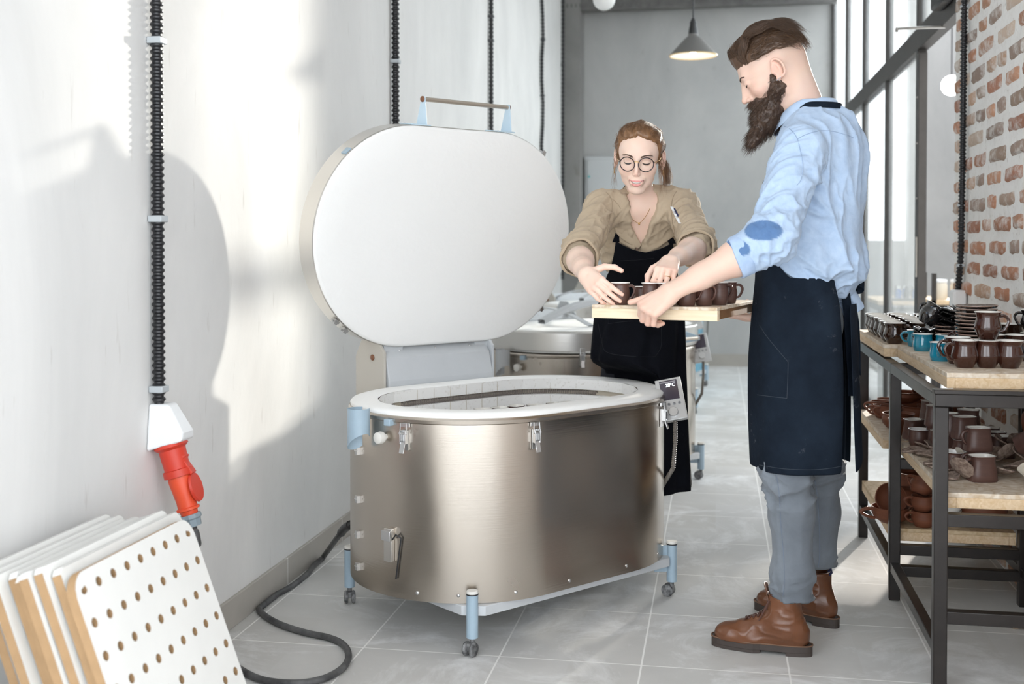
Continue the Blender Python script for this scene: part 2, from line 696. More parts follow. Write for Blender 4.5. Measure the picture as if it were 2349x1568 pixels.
# ------------------------------------------------------------------ steel and glass partition along the right, with an open door bay
def thin_glass():
    m = bpy.data.materials.new('dusty_glass')
    m.use_nodes = True
    nt = m.node_tree
    nt.nodes.clear()
    L = nt.links.new
    out = nt.nodes.new('ShaderNodeOutputMaterial')
    tr = nt.nodes.new('ShaderNodeBsdfTransparent')
    tr.inputs[0].default_value = (.97, .985, .98, 1)
    gl = nt.nodes.new('ShaderNodeBsdfGlossy')
    gl.inputs['Roughness'].default_value = .03
    lw = nt.nodes.new('ShaderNodeLayerWeight')
    pw = math_node(nt, 'POWER', lw.outputs['Facing'], v=5.0)
    fz = math_node(nt, 'ADD', math_node(nt, 'MULTIPLY', pw, v=.7), v=.03)
    a = nt.nodes.new('ShaderNodeMixShader')
    L(fz, a.inputs[0])
    L(tr.outputs[0], a.inputs[1])
    L(gl.outputs[0], a.inputs[2])
    tl = nt.nodes.new('ShaderNodeBsdfTranslucent')
    tl.inputs[0].default_value = (.9, .92, .93, 1)
    df = nt.nodes.new('ShaderNodeBsdfDiffuse')
    df.inputs[0].default_value = (.8, .82, .83, 1)
    dd = nt.nodes.new('ShaderNodeMixShader')
    L(tl.outputs[0], dd.inputs[1])
    L(df.outputs[0], dd.inputs[2])
    dd.inputs[0].default_value = .3
    tc = nt.nodes.new('ShaderNodeTexCoord')
    n = nt.nodes.new('ShaderNodeTexNoise')
    n.inputs['Scale'].default_value = 2.5
    n.inputs['Detail'].default_value = 5
    L(tc.outputs['Object'], n.inputs[0])
    r = nt.nodes.new('ShaderNodeMapRange')
    r.inputs[3].default_value = .08
    r.inputs[4].default_value = .2
    L(n.outputs[0], r.inputs[0])
    mx = nt.nodes.new('ShaderNodeMixShader')
    L(r.outputs[0], mx.inputs[0])
    L(a.outputs[0], mx.inputs[1])
    L(dd.outputs[0], mx.inputs[2])
    L(mx.outputs[0], out.inputs[0])
    return m


M_GLASS = thin_glass()
posts = [6.66, 7.87, 9.1, 10.3, YB - .03]
zt = 2.32
fr = MB()
for i, y in enumerate(posts):
    fr.box((XR, y, 1.86), (.05, .045 if i else .06, 3.72))
fr.box((XR, (5.47 + YB) / 2, zt), (.06, YB - 5.47, .12))
fr.box((XR, (6.66 + YB) / 2, .03), (.05, YB - 6.66, .06))
fr.box((XR, (5.47 + YB) / 2, 3.70), (.05, YB - 5.47, .05))
w1 = tag(fr.build('window_1', M_DARKMETAL, smooth=False, bevel=.003), kind='structure')
ys = [5.47] + posts
for i in range(len(ys) - 1):
    a, c = ys[i] + .02, ys[i + 1] - .02
    MB().box((XR, (a + c) / 2, (zt + .06 + 3.68) / 2), (.008, c - a, 3.68 - zt - .06)).build('glass_pane', M_GLASS, w1, smooth=False)
    if i:
        MB().box((XR, (a + c) / 2, (.06 + zt - .06) / 2), (.008, c - a, zt - .12)).build('glass_pane', M_GLASS, w1, smooth=False)
# the open door bay: frame post, strike plate and closer
d1 = tag(MB().box((XR - .005, 6.60, 1.12), (.045, .05, 2.24)).build('door_1', M_DARKMETAL, smooth=False, bevel=.003), kind='structure')
M_STEELP = mat('zinc_plate', (.42, .40, .37), .45, metal=.6, var=.2, vscale=20)
MB().box((XR - .031, 6.60, 1.13), (.006, .03, .22)).build('strike_plate', M_STEELP, d1, bevel=.001)
for zz in (1.45, 1.75, 2.0):
    MB().cyl((XR - .034, 6.60, zz), (XR - .026, 6.60, zz), .006, n=10).build('screw', M_STEELP, d1)
clo = thing('door_closer', 'dark overhead door closer with a thin steel arm above the open door bay', 'door closer', (XR - .06, 5.75, 2.36))
MB().box((0, 0, 0), (.06, .26, .075)).build('housing', M_BLACK, clo, bevel=.012)
pa = ony(2182, 58, 5.9)
q0, q1, q2 = W(2178, 62, 5.75), W(2125, 63, 5.5), W(2057, 66, 5.3)
inv = clo.matrix_basis.inverted()
MB().tube([inv @ q0, inv @ q1, inv @ q2, inv @ (q2 + Vector((0, 0, -.015)))], .007, 8).build('arm', M_STEELP, clo)

# ------------------------------------------------------------------ steel beam under the ceiling and a bulkhead light
M_BEAM = mat('weathered_steel', (.17, .165, .16), .6, metal=.3, var=.35, vscale=14, bump=.3, bscale=30)
bmz = ony(1600, 18, YB - .25).z
mb = MB().box(((XL + XR) / 2, YB - .25, bmz + .12), (XR - XL, .12, .24))
for k in range(60):
    mb.box((XL + .05 + k * .043, YB - .316, bmz + .05), (.018, .012, .035))
struct('trim_2', mb, M_BEAM, smooth=False)
M_MATTEWHITE = mat('matt_white_glass', (.75, .75, .74), .35)
g = W(1386, -2, 8.0)
gl = thing('globe_light', 'pale round ceiling globe light cut by the top edge beside the beam', 'ceiling light', g)
MB().sphere((0, 0, 0), .078).build('globe', M_MATTEWHITE, gl)
MB().cyl((0, 0, .07), (0, 0, 3.8 - g.z), .012).build('stem', M_DARKMETAL, gl)
MB().cyl((0, 0, .06), (0, 0, .1), .05).build('collar', M_DARKMETAL, gl)

# ------------------------------------------------------------------ pendant lamp
pz = W(1590, 128, 8.0)
lamp = thing('pendant_lamp', 'grey cone pendant lamp with white inside hanging above the woman', 'lamp', pz)
M_LGREY = mat('grey_lamp_enamel', (.13, .125, .12), .45)
M_LWHITE = mat('white_lamp_enamel', (.80, .80, .77), .5)
sh = MB().lathe([(.162, .0), (.150, .018), (.06, .115), (.036, .135), (.034, .15)], 48)
sh.build('lamp_shade', M_LGREY, lamp)
MB().lathe([(.160, .001), (.148, .016), (.058, .112), (.01, .125)], 48).build('shade_lining', M_LWHITE, lamp)
MB().lathe([(.158, -.003), (.164, -.003), (.165, .003), (.160, .004)], 48, closed=True).build('shade_rim', mat('brass_edge', (.75, .52, .22), .4, metal=.4), lamp)
MB().lathe([(.034, .15), (.030, .185), (.024, .21), (.026, .225), (.014, .25), (.006, .262)], 24).build('lamp_holder', M_BLACK, lamp)
MB().tube([(0, 0, .255), (0, 0, 3.8 - pz.z)], .006, 8).build('cord', M_BLACK, lamp)
bulb = MB().sphere((0, 0, .035), .024).build('bulb', mat('lit_bulb', (1, 1, 1), .3, emit=(1, .93, .82), estr=14), lamp)

# ------------------------------------------------------------------ corrugated conduits on the left wall
def corrugated(path, r, pitch, amp, name='hose'):
    """ribbed hose: a tube whose radius alternates along its length"""
    pts, rs = [], []
    for a, b2 in zip(path[:-1], path[1:]):
        a, b2 = Vector(a), Vector(b2)
        n = max(2, int((b2 - a).length / (pitch / 4)))
        for i in range(n):
            p = a.lerp(b2, i / n)
            pts.append(p)
    d = 0
    for i, p in enumerate(pts):
        rs.append(r + amp * (1 if (i % 4) in (0, 1) else -1))
    return MB().tube(pts, rs, 12)


M_HOSE = mat('black_corrugated_plastic', (.016, .016, .018), .35)
M_CLIP = mat('grey_plastic_clip', (.45, .48, .50), .4)
M_CLIPD = mat('dark_plastic_clip', (.05, .05, .055), .4)


def conduit(u, vb, vt, label, r, clips, mclip, wob=.0, lo=None, rib=.016):
    """one vertical hose on the left wall, base at its lowest end"""
    p = onx(u, vb, XL + r + .006)
    top = 3.7
    root = thing('cable_conduit', label, 'conduit', p, group='corrugated conduits on the plaster wall')
    H = top - p.z
    path = [(0, wob * sin(k * 1.7), H * k / 12) for k in range(13)]
    corrugated(path, r, rib, r * .16).build('hose', M_HOSE, root)
    for cv in clips:
        z = onx(u, cv, XL + r).z - p.z
        yy = wob * sin(z / H * 12 * 1.7)
        MB().box((.0, yy, z), (2.6 * r, 2.7 * r, .018)).build('clip', mclip, root, bevel=.003)
    return root


conduit(365, 948, 0, 'thickest black corrugated conduit, running down to the red power socket', .0155, (97, 502, 890), M_CLIP, rib=.018)
conduit(908, 420, 0, 'black corrugated conduit ending behind the raised kiln lid handle bracket', .016, (143,), M_CLIP, rib=.022)
conduit(1127, 420, 0, 'thin black conduit passing behind the middle of the lid handle bar', .014, (95, 40), M_CLIPD, rib=.026)
conduit(1244, 480, 0, 'wavy black cable conduit near the curved edge of the raised lid', .014, (90, 220), M_CLIPD, wob=.05, rib=.03)
conduit(1291, 640, 0, 'thin dark conduit just before the grey corner pier', .014, (150,), M_CLIPD, rib=.04)
# conduit on the brick wall
pb = onx(2197, 664, 1.05 - .022)
root = thing('cable_conduit', 'black corrugated conduit wavering down the whitewashed brick wall', 'conduit', pb, group='corrugated conduits')
tgt = [(664, 2198), (600, 2203), (545, 2205), (470, 2206), (380, 2208), (290, 2209), (200, 2210), (100, 2211), (0, 2212), (-200, 2215)]
path = [onx(uu, vv, 1.05 - .022) - pb for vv, uu in tgt]
corrugated(path, .0125, .016, .002).build('hose', M_HOSE, root)
for vv, uu in ((608, 2203), (470, 2206), (14, 2212)):
    q = onx(uu, vv, 1.05 - .02) - pb
    MB().box(q, (.03, .034, .012)).build('clip', M_CLIP, root, bevel=.002)
pbx = onx(2198, 690, 1.05 - .03)
ob = thing('wall_box', 'white plastic junction box at the foot of the conduit on the brick', 'junction box', (pbx.x, pbx.y, pbx.z - .02))
MB().box((0, 0, .03), (.05, .1, .075)).build('body', M_WHITEPL, ob, bevel=.006)
MB().box((-.026, 0, .03), (.006, .085, .062)).build('cover', M_WHITEPL, ob, bevel=.003)

# ------------------------------------------------------------------ pipe bundle and cabinet on the back wall
M_PIPE = mat('grey_white_pipe', (.42, .43, .44), .4)
M_PIPED = mat('dark_grey_cable', (.10, .10, .10), .5)
M_CAB = mat('light_grey_cabinet', (.50, .515, .52), .4)
names = [('pale plastic pipe running down beside the corner pier', 1322, M_PIPE, .022), ('pale plastic pipe closest to the lamp side of the bundle', 1332, M_PIPE, .020)]
for lab, u, mm, r in names:
    p = ony(u, 700, YB - r - .01)
    o = thing('wall_pipe', lab, 'pipe', (p.x, p.y, .13), group='pipes in the back corner')
    MB().tube([(0, 0, 0), (.004, 0, 1.2), (-.006, 0, 1.8), (.004, 0, 2.4), (0, 0, 3.25)], r, 12).build('pipe', mm, o)
    for z in (.9, 1.7, 2.35, 3.1):
        MB().box((0, -.001, z), (r * 2.4, r * 2.2, .02)).build('bracket', M_PIPED, o)
for lab, u, ph in (('thin dark cable drooping loosely between the pale corner pipes', 1317, 0.), ('thin dark cable curling in front of the pale corner pipes', 1327, 2.)):
    p = ony(u, 700, YB - .075)
    o = MB().tube([(.015 * sin(ph + k * .9), 0, 3.3 * k / 16) for k in range(17)], .006, 8).build('hanging_cable', M_PIPED, loc=(p.x, p.y, .2))
    tag(o, lab, 'cable', 'loose cables in the back corner')
p = ony(1395, 545, YB - .05)
cab = thing('electrical_cabinet', 'pale grey electrical cabinet on the concrete wall behind the woman', 'cabinet', (p.x, YB - .055, ony(1395, 640, YB).z))
hh = ony(1395, 360, YB).z - ony(1395, 640, YB).z
ww = .46
MB().box((0, 0, hh / 2), (ww, .1, hh)).build('body', M_CAB, cab, bevel=.006)
dr = MB().box((0, -.055, hh / 2), (ww - .05, .014, hh - .06)).build('door', M_CAB, cab, bevel=.004)
MB().cyl((-ww / 2 + .045, -.062, hh - .2), (-ww / 2 + .045, -.07, hh - .2), .012).build('lock', mat('teal_lock', (.05, .35, .38), .4), dr)
# ------------------------------------------------------------------ kilns
def steel_mat(name, col, rough):
    m, nt, b, L = node_mat(name)
    tc = nt.nodes.new('ShaderNodeTexCoord')
    mp = nt.nodes.new('ShaderNodeMapping')
    mp.inputs['Scale'].default_value = (1, 1, 40)
    L(tc.outputs['Object'], mp.inputs[0])
    n = nt.nodes.new('ShaderNodeTexNoise')
    n.inputs['Scale'].default_value = 6
    n.inputs['Detail'].default_value = 8
    L(mp.outputs[0], n.inputs[0])
    n2 = nt.nodes.new('ShaderNodeTexNoise')
    n2.inputs['Scale'].default_value = 4
    n2.inputs['Detail'].default_value = 8
    L(tc.outputs['Object'], n2.inputs[0])
    b.inputs['Base Color'].default_value = (*col, 1)
    b.inputs['Metallic'].default_value = 1
    r = nt.nodes.new('ShaderNodeMapRange')
    r.inputs[3].default_value = rough - .04
    r.inputs[4].default_value = rough + .08
    L(n2.outputs[0], r.inputs[0])
    L(r.outputs[0], b.inputs['Roughness'])
    b.inputs['Anisotropic'].default_value = .5
    bp = nt.nodes.new('ShaderNodeBump')
    bp.inputs['Strength'].default_value = .12
    bp.inputs['Distance'].default_value = .001
    L(n.outputs[0], bp.inputs['Height'])
    L(bp.outputs[0], b.inputs['Normal'])
    return m


M_STEEL = steel_mat('brushed_stainless', (.57, .515, .455), .23)
M_STEEL2 = steel_mat('bright_stainless', (.70, .68, .65), .3)
M_INS = mat('white_fibre', (.90, .895, .88), .95, bump=.5, bscale=55, bdist=.003)
M_BLUE = mat('blue_grey_enamel', (.36, .47, .56), .4, var=.08, vscale=20)
M_BLUELT = mat('light_blue_enamel', (.55, .69, .80), .4)
M_GREYLT = mat('light_grey_enamel', (.56, .58, .60), .42, var=.05, vscale=9)
M_RUST = mat('brown_plastic_cap', (.19, .075, .035), .4)
M_CASTER = mat('black_caster_rubber', (.02, .02, .022), .5, col2=(.30, .30, .30), vscale=55)
M_DUSTY = mat('dusty_white_cap', (.72, .70, .66), .7)
M_ZINC = mat('zinc_latch', (.62, .62, .62), .28, metal=.9)
M_COIL = mat('heating_coil_wire', (.32, .28, .26), .5, metal=.5)
M_GROOVE = mat('tan_groove', (.55, .49, .40), .9)  # tan, darker than the white liner
M_SCREEN = mat('dark_display', (.055, .045, .065), .12)
M_PANEL = mat('silver_panel', (.55, .55, .55), .35, metal=.5)
M_CABLE = mat('black_rubber_cable', (.022, .022, .024), .5, col2=(.12, .12, .12), vscale=18)
M_BRAID = mat('braided_hose', (.20, .18, .16), .45, metal=.5)


def brick_liner():
    """white insulating firebrick with vertical joints"""
    m, nt, b, L = node_mat('white_firebrick')
    tc = nt.nodes.new('ShaderNodeTexCoord')
    n = nt.nodes.new('ShaderNodeTexNoise')
    n.inputs['Scale'].default_value = 90
    n.inputs['Detail'].default_value = 5
    L(tc.outputs['Object'], n.inputs[0])
    r = nt.nodes.new('ShaderNodeMapRange')
    r.inputs[1].default_value = .3
    r.inputs[2].default_value = .42
    L(n.outputs[0], r.inputs[0])
    mx = nt.nodes.new('ShaderNodeMix')
    mx.data_type = 'RGBA'
    mx.inputs[6].default_value = (.74, .72, .68, 1)
    mx.inputs[7].default_value = (.89, .88, .86, 1)
    L(r.outputs[0], mx.inputs[0])
    L(mx.outputs[2], b.inputs['Base Color'])
    b.inputs['Roughness'].default_value = .95
    bp = nt.nodes.new('ShaderNodeBump')
    bp.inputs['Strength'].default_value = .4
    bp.inputs['Distance'].default_value = .003
    L(n.outputs[0], bp.inputs['Height'])
    L(bp.outputs[0], b.inputs['Normal'])
    return m


M_BRICKW = brick_liner()
KA, KR = .188, .383
U2 = RGT * .76 + FWD * .65
KROT = math.atan2(U2.y, U2.x)


def band(mb, a, profile, n=26, M=None):
    """sweep a profile of (radius, z) round the straight-sided oval"""
    m = len(profile)
    v, f = [], []
    outs = []
    for r, z in profile:
        o = []
        for s, c in ((1, a), (-1, -a)):
            for i in range(n + 1):
                t = (-pi / 2 + pi * i / n) if s == 1 else (pi / 2 + pi * i / n)
                o.append((c + r * cos(t), r * sin(t), z))
        outs.append(o)
    N = len(outs[0])
    for o in outs:
        v += o
    for j in range(m - 1):
        for i in range(N):
            k = (i + 1) % N
            f.append((j * N + i, j * N + k, (j + 1) * N + k, (j + 1) * N + i))
    return mb.add(v, f, M)


def oval_pt(a, r, s):
    """point and outward normal at arc length fraction of the oval; s in 0..1 from +x end going ccw"""
    per = 4 * a + 2 * pi * r
    d = (s % 1) * per
    q = pi * r / 2
    if d < q:
        t = d / r
        return (a + r * cos(t), r * sin(t)), (cos(t), sin(t))
    d -= q
    if d < 2 * a:
        return (a - d, r), (0, 1)
    d -= 2 * a
    if d < pi * r:
        t = pi / 2 + d / r
        return (-a + r * cos(t), r * sin(t)), (cos(t), sin(t))
    d -= pi * r
    if d < 2 * a:
        return (-a + d, -r), (0, -1)
    d -= 2 * a
    t = -pi / 2 + d / r
    return (a + r * cos(t), r * sin(t)), (cos(t), sin(t))


def place_on_oval(a, r, s, z, out=0.):
    """matrix whose +x points outward from the kiln wall"""
    (x, y), (nx, ny) = oval_pt(a, r, s)
    M = Matrix(((nx, -ny, 0, x + nx * out), (ny, nx, 0, y + ny * out), (0, 0, 1, z), (0, 0, 0, 1)))
    return M


def latch(parent, M):
    mb = MB()
    mb.box((.003, 0, .0), (.006, .034, .012))
    mb.box((.002, 0, -.045), (.005, .022, .06))
    mb.box((.012, .009, -.035), (.014, .003, .04))
    mb.box((.012, -.009, -.035), (.014, .003, .04))
    mb.cyl((.014, -.014, -.024), (.014, .014, -.024), .0035, n=8)
    mb.tube([(.014, .011, -.026), (.012, .010, .006), (.012, -.010, .006), (.014, -.011, -.026)], .0022, 6)
    mb.bar((.014, 0, -.05), (.024, 0, -.082), .016, .003, up=(1, 0, 0))
    return mb.build('latch', M_ZINC, parent, M=M, bevel=.0008)


def caster_leg(parent, x, y, ang, wheel_ang):
    leg = MB().cyl((x, y, .052), (x, y, .178), .0175).build('leg', M_BLUE, parent)
    MB().cyl((x, y, .178), (x, y, .1815), .0185).build('gasket', M_BLACK, leg)
    MB().lathe([(.0001, .1905), (.016, .190), (.0178, .186), (.0175, .1815)], 20, Matrix.Translation((x, y, 0))).build('cap', M_DUSTY, leg)
    # twin wheel caster
    mb = MB()
    R = Matrix.Translation((x, y, 0)) @ Matrix.Rotation(wheel_ang, 4, 'Z')
    mb.add(*[(m_.v, m_.f) for m_ in [MB().cyl((0, 0, .03), (0, 0, .054), .008, n=12)]][0], R)
    for sx in (-.012, .012):
        w = MB().lathe([(.0001, -.007), (.013, -.007), (.0195, -.005), (.0215, 0), (.0195, .005), (.013, .007), (.0001, .007)], 20,
                       R @ Matrix.Translation((sx, .012, .0215)) @ Matrix.Rotation(pi / 2, 4, 'Y'))
        mb.add(w.v, w.f)
    mb.add(*[(m_.v, m_.f) for m_ in [MB().box((0, .006, .028), (.012, .028, .02))]][0], R)
    mb.build('caster', M_CASTER, leg)
    # bracket plates to the base
    d = Vector((-x, -y, 0)).normalized()
    MB().bar(Vector((x, y, .13)) + d * .015, Vector((x, y, .13)) + d * .06, .004, .09).build('bracket', M_BLUE, leg)
    return leg


def curve_text(s, size, name, m, parent, M, ext=.0004):
    cu = bpy.data.curves.new(name, 'FONT')
    cu.body = s
    cu.size = size
    cu.extrude = ext
    cu.align_x = 'CENTER'
    cu.align_y = 'CENTER'
    o = bpy.data.objects.new(name, cu)
    C.objects.link(o)
    dg = bpy.context.evaluated_depsgraph_get()
    me = bpy.data.meshes.new_from_object(o.evaluated_get(dg))
    bpy.data.objects.remove(o)
    me.materials.clear()
    me.materials.append(m)
    o = bpy.data.objects.new(name, me)
    C.objects.link(o)
    o.parent = parent
    o.matrix_local = M
    return o


def make_kiln(label, open_lid, loc, detailed=True):
    K = thing('ceramic_kiln', label, 'kiln', loc, KROT, group='oval top-loading kilns along the plaster wall')
    n = 40 if detailed else 28
    # shell
    b = band(MB(), KA, [(KR - .03, .142), (KR, .142), (KR, .668), (KR + .004, .671), (KR + .005, .681), (KR + .001, .687), (KR - .006, .689)], n)
    b.build('body', M_STEEL, K, angle=35)
    if detailed:
        # rolled seam, small screws near the lower edge
        for s in (.935, .86, .80, .72, .655, .60, .56):
            MB().sphere((.001, 0, 0), (.003, .0055, .0055), 10, 6).build('screw', M_ZINC, K, M=place_on_oval(KA, KR, s, .166))
    # base tray with folded lip, corners reach the casters
    bx, by = .452, .350
    c = .05
    poly = [(-bx + c, -by), (bx - c, -by), (bx, -by + c), (bx, by - c), (bx - c, by), (-bx + c, by), (-bx, by - c), (-bx, -by + c)]
    MB().prism(poly, .112, .141).build('base_tray', M_GREYLT, K, bevel=.002)
    for x, y, wa in ((-.435, -.33, 1.9), (.435, -.33, .4), (-.435, .33, 2.6), (.435, .33, .3)):
        caster_leg(K, x, y, 0, wa)
    if open_lid:
        # chamber, groove with the heating coil, rounded rim
        ri = KR - .088
        prof = [(ri, .30), (ri, .622), (ri + .004, .624)]
        nb = 11
        band(MB(), KA, [(ri, .28), (ri, .641), (ri + .015, .643), (ri + .015, .660), (ri, .662), (ri - .002, .700)], 9).build('chamber_wall', M_BRICKW, K, angle=10)
        band(MB(), KA, [(ri + .0145, .642), (ri + .0145, .661)], 9).build('coil_groove', M_GROOVE, K)
        MB().prism(stadium(KA, ri, 9), .27, .29).build('chamber_floor', M_BRICKW, K, smooth=False)
        rim = band(MB(), KA, [(ri - .002, .700), (ri + .006, .7035), (KR - .045, .706), (KR - .018, .7045), (KR - .006, .701), (KR - .001, .695), (KR - .002, .688)], n)
        rim.build('rim', M_INS, K, angle=60)
        # vertical joints of the liner as thin recess lines
        for k in range(36):
            s = (k + .5) / 36
            if .02 < s < .56:
                MB().box((0, 0, 0), (.0012, .0014, .034)).build('brick_joint', M_GROOVE, K, M=place_on_oval(KA, ri - .0012, s, .680), smooth=False)
                MB().box((0, 0, 0), (.0012, .0014, .19)).build('brick_joint', M_GROOVE, K, M=place_on_oval(KA, ri - .0006, s, .545), smooth=False)
        # heating coil in two runs
        for (s0, s1) in ((.03, .345), (.36, .55)):
            per = 4 * KA + 2 * pi * ri
            turns = int((s1 - s0) * per / .0068)
            pts = []
            for i in range(turns * 7):
                f_ = i / (turns * 7)
                s = s0 + (s1 - s0) * f_
                (x, y), (nx, ny) = oval_pt(KA, ri + .004, s)
                a = 2 * pi * i / 7
                pts.append((x + nx * .0065 * cos(a), y + ny * .0065 * cos(a), .6515 + .0075 * sin(a)))
            MB().tube(pts, .0015, 4).build('heating_coil', M_COIL, K)
        # sight hole
        Mx = place_on_oval(KA, ri, .473, .575)
        Rz = Matrix.Rotation(-pi / 2, 4, 'Y')
        MB().lathe([(.011, .001), (.013, .004), (.017, .004), (.018, -.006)], 20, Rz).build('sight_hole_ring', mat('ivory_ceramic', (.75, .66, .48), .6), K, M=Mx)
        MB().cyl((-.012, 0, 0), (.01, 0, 0), .005, n=12).build('sight_plug', M_WHITEPL, K, M=Mx)
    # latches on the near side
    if detailed:
        for s in (.548, .675, .868):
            latch(K, place_on_oval(KA, KR + .002, s, .664))
    else:
        for s in (.62, .75, .905):
            latch(K, place_on_oval(KA, KR + .003, s, .712))
    # vent tube: half pipe with slanted foot, carried by a small clip, and a white knob behind it
    Mv = place_on_oval(KA, KR, .502, .0, .045)
    v, f = [], []
    N = 20
    for i in range(N + 1):
        t = -pi * .80 + pi * 1.6 * i / N
        x, y = .034 * cos(t), .034 * sin(t)
        zb = .575 + (y + .034) / .068 * .055 + 0
        for rr in (1., .95):
            v += [(x * rr, y * rr, zb), (x * rr, y * rr, .705)]
    for i in range(N):
        o = i * 4
        f += [(o, o + 4, o + 5, o + 1), (o + 2, o + 3, o + 7, o + 6), (o + 1, o + 5, o + 7, o + 3), (o, o + 2, o + 6, o + 4)]
    f += [(0, 1, 3, 2), (N * 4, N * 4 + 2, N * 4 + 3, N * 4 + 1)]
    MB().add(v, f).build('vent_tube', M_BLUE if detailed else M_GREYLT, K, M=Mv, angle=30)
    MB().box((0, 0, 0), (.02, .024, .02)).build('vent_clip', M_BLUE, K, M=place_on_oval(KA, KR, .530, .668, .008), bevel=.002)
    Mk = place_on_oval(KA, KR, .524, .622)
    MB().lathe([(.008, 0), (.008, .012), (.017, .016), (.019, .024), (.017, .036), (.009, .040), (.0001, .040)], 24, Matrix.Rotation(pi / 2, 4, 'Y')).build('white_plug', M_DUSTY, K, M=Mk)
    # controller at the far right end, tilted back
    Mc = Matrix.Translation((KA + KR + .0, -.10, .655)) @ Matrix.Rotation(-KROT - pi / 2 + YAW + .06, 4, 'Z') @ Matrix.Rotation(radians(-22), 4, 'X')
    pos = MC_POS
    Mc = Matrix.Translation(pos) @ Matrix.Rotation(-KROT + YAW - radians(14), 4, 'Z') @ Matrix.Rotation(radians(-26), 4, 'X') @ Matrix.Rotation(radians(-13), 4, 'Y')
    ctl = MB().box((0, 0, 0), (.088, .022, .150)).build('controller', M_PANEL, K, M=Mc, bevel=.002)
    MB().box((0, -.0125, .032), (.060, .004, .070)).build('display', M_SCREEN, ctl, bevel=.0005)
    RX = Matrix.Rotation(pi / 2, 4, 'X')
    if detailed:
        MB().box((-.002, -.0148, .060), (.054, .0012, .004)).build('status_bar', mat('display_bar', (.35, .33, .36), .3), ctl)
        lit = mat('lit_digits', (1, 1, 1), .3, emit=(.8, .95, 1.), estr=2.5)
        curve_text('28°C', .0155, 'temperature_digits', lit, ctl, Matrix.Translation((.006, -.0148, .048)) @ RX)
    for i, x in enumerate((-.028, -.010, .008, .026)):
        MB().cyl((x, -.0105, -.018), (x, -.0125, -.018), .0055, n=16).build('button', mat('grey_button', (.30, .30, .31), .4), ctl)
        if detailed:
            dm = mat('black_print', (.02, .02, .02), .5)
            y = -.0133
            z = -.018
            if i == 0:
                MB().add([(x - .002, y, z + .0028), (x - .002, y, z - .0028), (x + .003, y, z)], [(0, 1, 2)]).build('button_mark', dm, ctl, fixn=False)
            elif i == 1:
                MB().box((x, y, z), (.004, .0006, .005)).build('button_mark', dm, ctl)
            elif i == 2:
                MB().tube([(x - .002, y, z + .002), (x + .001, y, z + .002), (x + .0025, y, z), (x + .001, y, z - .002), (x - .002, y, z - .002)], .0006, 5).build('button_mark', dm, ctl)
            else:
                MB().tube([(x, y, z + .003), (x, y, z - .003)], .0006, 5).build('button_mark', dm, ctl)
    MB().lathe([(.0165, 0), (.0165, .009), (.015, .012), (.0001, .012)], 28, Matrix.Translation((0, -.011, -.048)) @ RX).build('dial', mat('silver_dial', (.62, .62, .62), .3, metal=.7), ctl)
    # bracket and braided hose of the controller
    inv = Mc.inverted()
    a = Mc @ Vector((0, 0, -.075))
    e1, e2, e3 = a + Vector((0, 0, -.07)), a + Vector((-.01, .0, -.16)), Vector((KA + KR - .05, -.19, .38))
    e4 = Vector((KA + KR * .86, -.20, .33))
    corrugated([a, e1, e2, e2.lerp(e4, .6), e4], .0065, .006, .0009).build('braided_hose', M_BRAID, K)
    MB().bar(Mc @ Vector((-.03, .012, 0)), Vector((KA + KR * .93, -.12, .63)), .03, .02).build('controller_bracket', M_GREYLT, K)
    # hinge housing on the wall side
    hz = .705
    prof = [(.385, .60), (.52, .60), (.545, .66), (.545, .79), (.50, .845), (.455, .845), (.405, .80), (.385, .72)]
    v = [(x, y, z) for x in (-.235, .235) for y, z in prof]
    N = len(prof)
    f = [tuple(range(N)), tuple(range(2 * N - 1, N - 1, -1))] + [(i, i + N, (i + 1) % N + N, (i + 1) % N) for i in range(N)]
    hg = MB().add(v, f).build('hinge_housing', M_GREYLT, K, smooth=False, bevel=.004)
    for x in (-.16, 0, .16):
        MB().sphere((x, .432, .822), .005, 10, 6).build('screw', M_ZINC, hg)
    for sx in (-1, 1):
        prof = [(.395, .50), (.56, .50), (.575, .56), (.575, .80), (.52, .885), (.46, .885), (.395, .82)]
        v = [(sx * .245 + dx, y, z) for dx in (-.005, .005) for y, z in prof]
        N = len(prof)
        f = [tuple(range(N)), tuple(range(2 * N - 1, N - 1, -1))] + [(i, i + N, (i + 1) % N + N, (i + 1) % N) for i in range(N)]
        pl = MB().add(v, f).build('hinge_plate', mat('sand_enamel', (.50, .47, .42), .45) if sx < 0 else M_GREYLT, K, smooth=False, bevel=.002)
        MB().sphere((sx * .252, .465, .80), (.006, .011, .011), 14, 8).build('cap', M_RUST, pl)
    lid = lid_parts(K, open_lid, detailed)
    return K


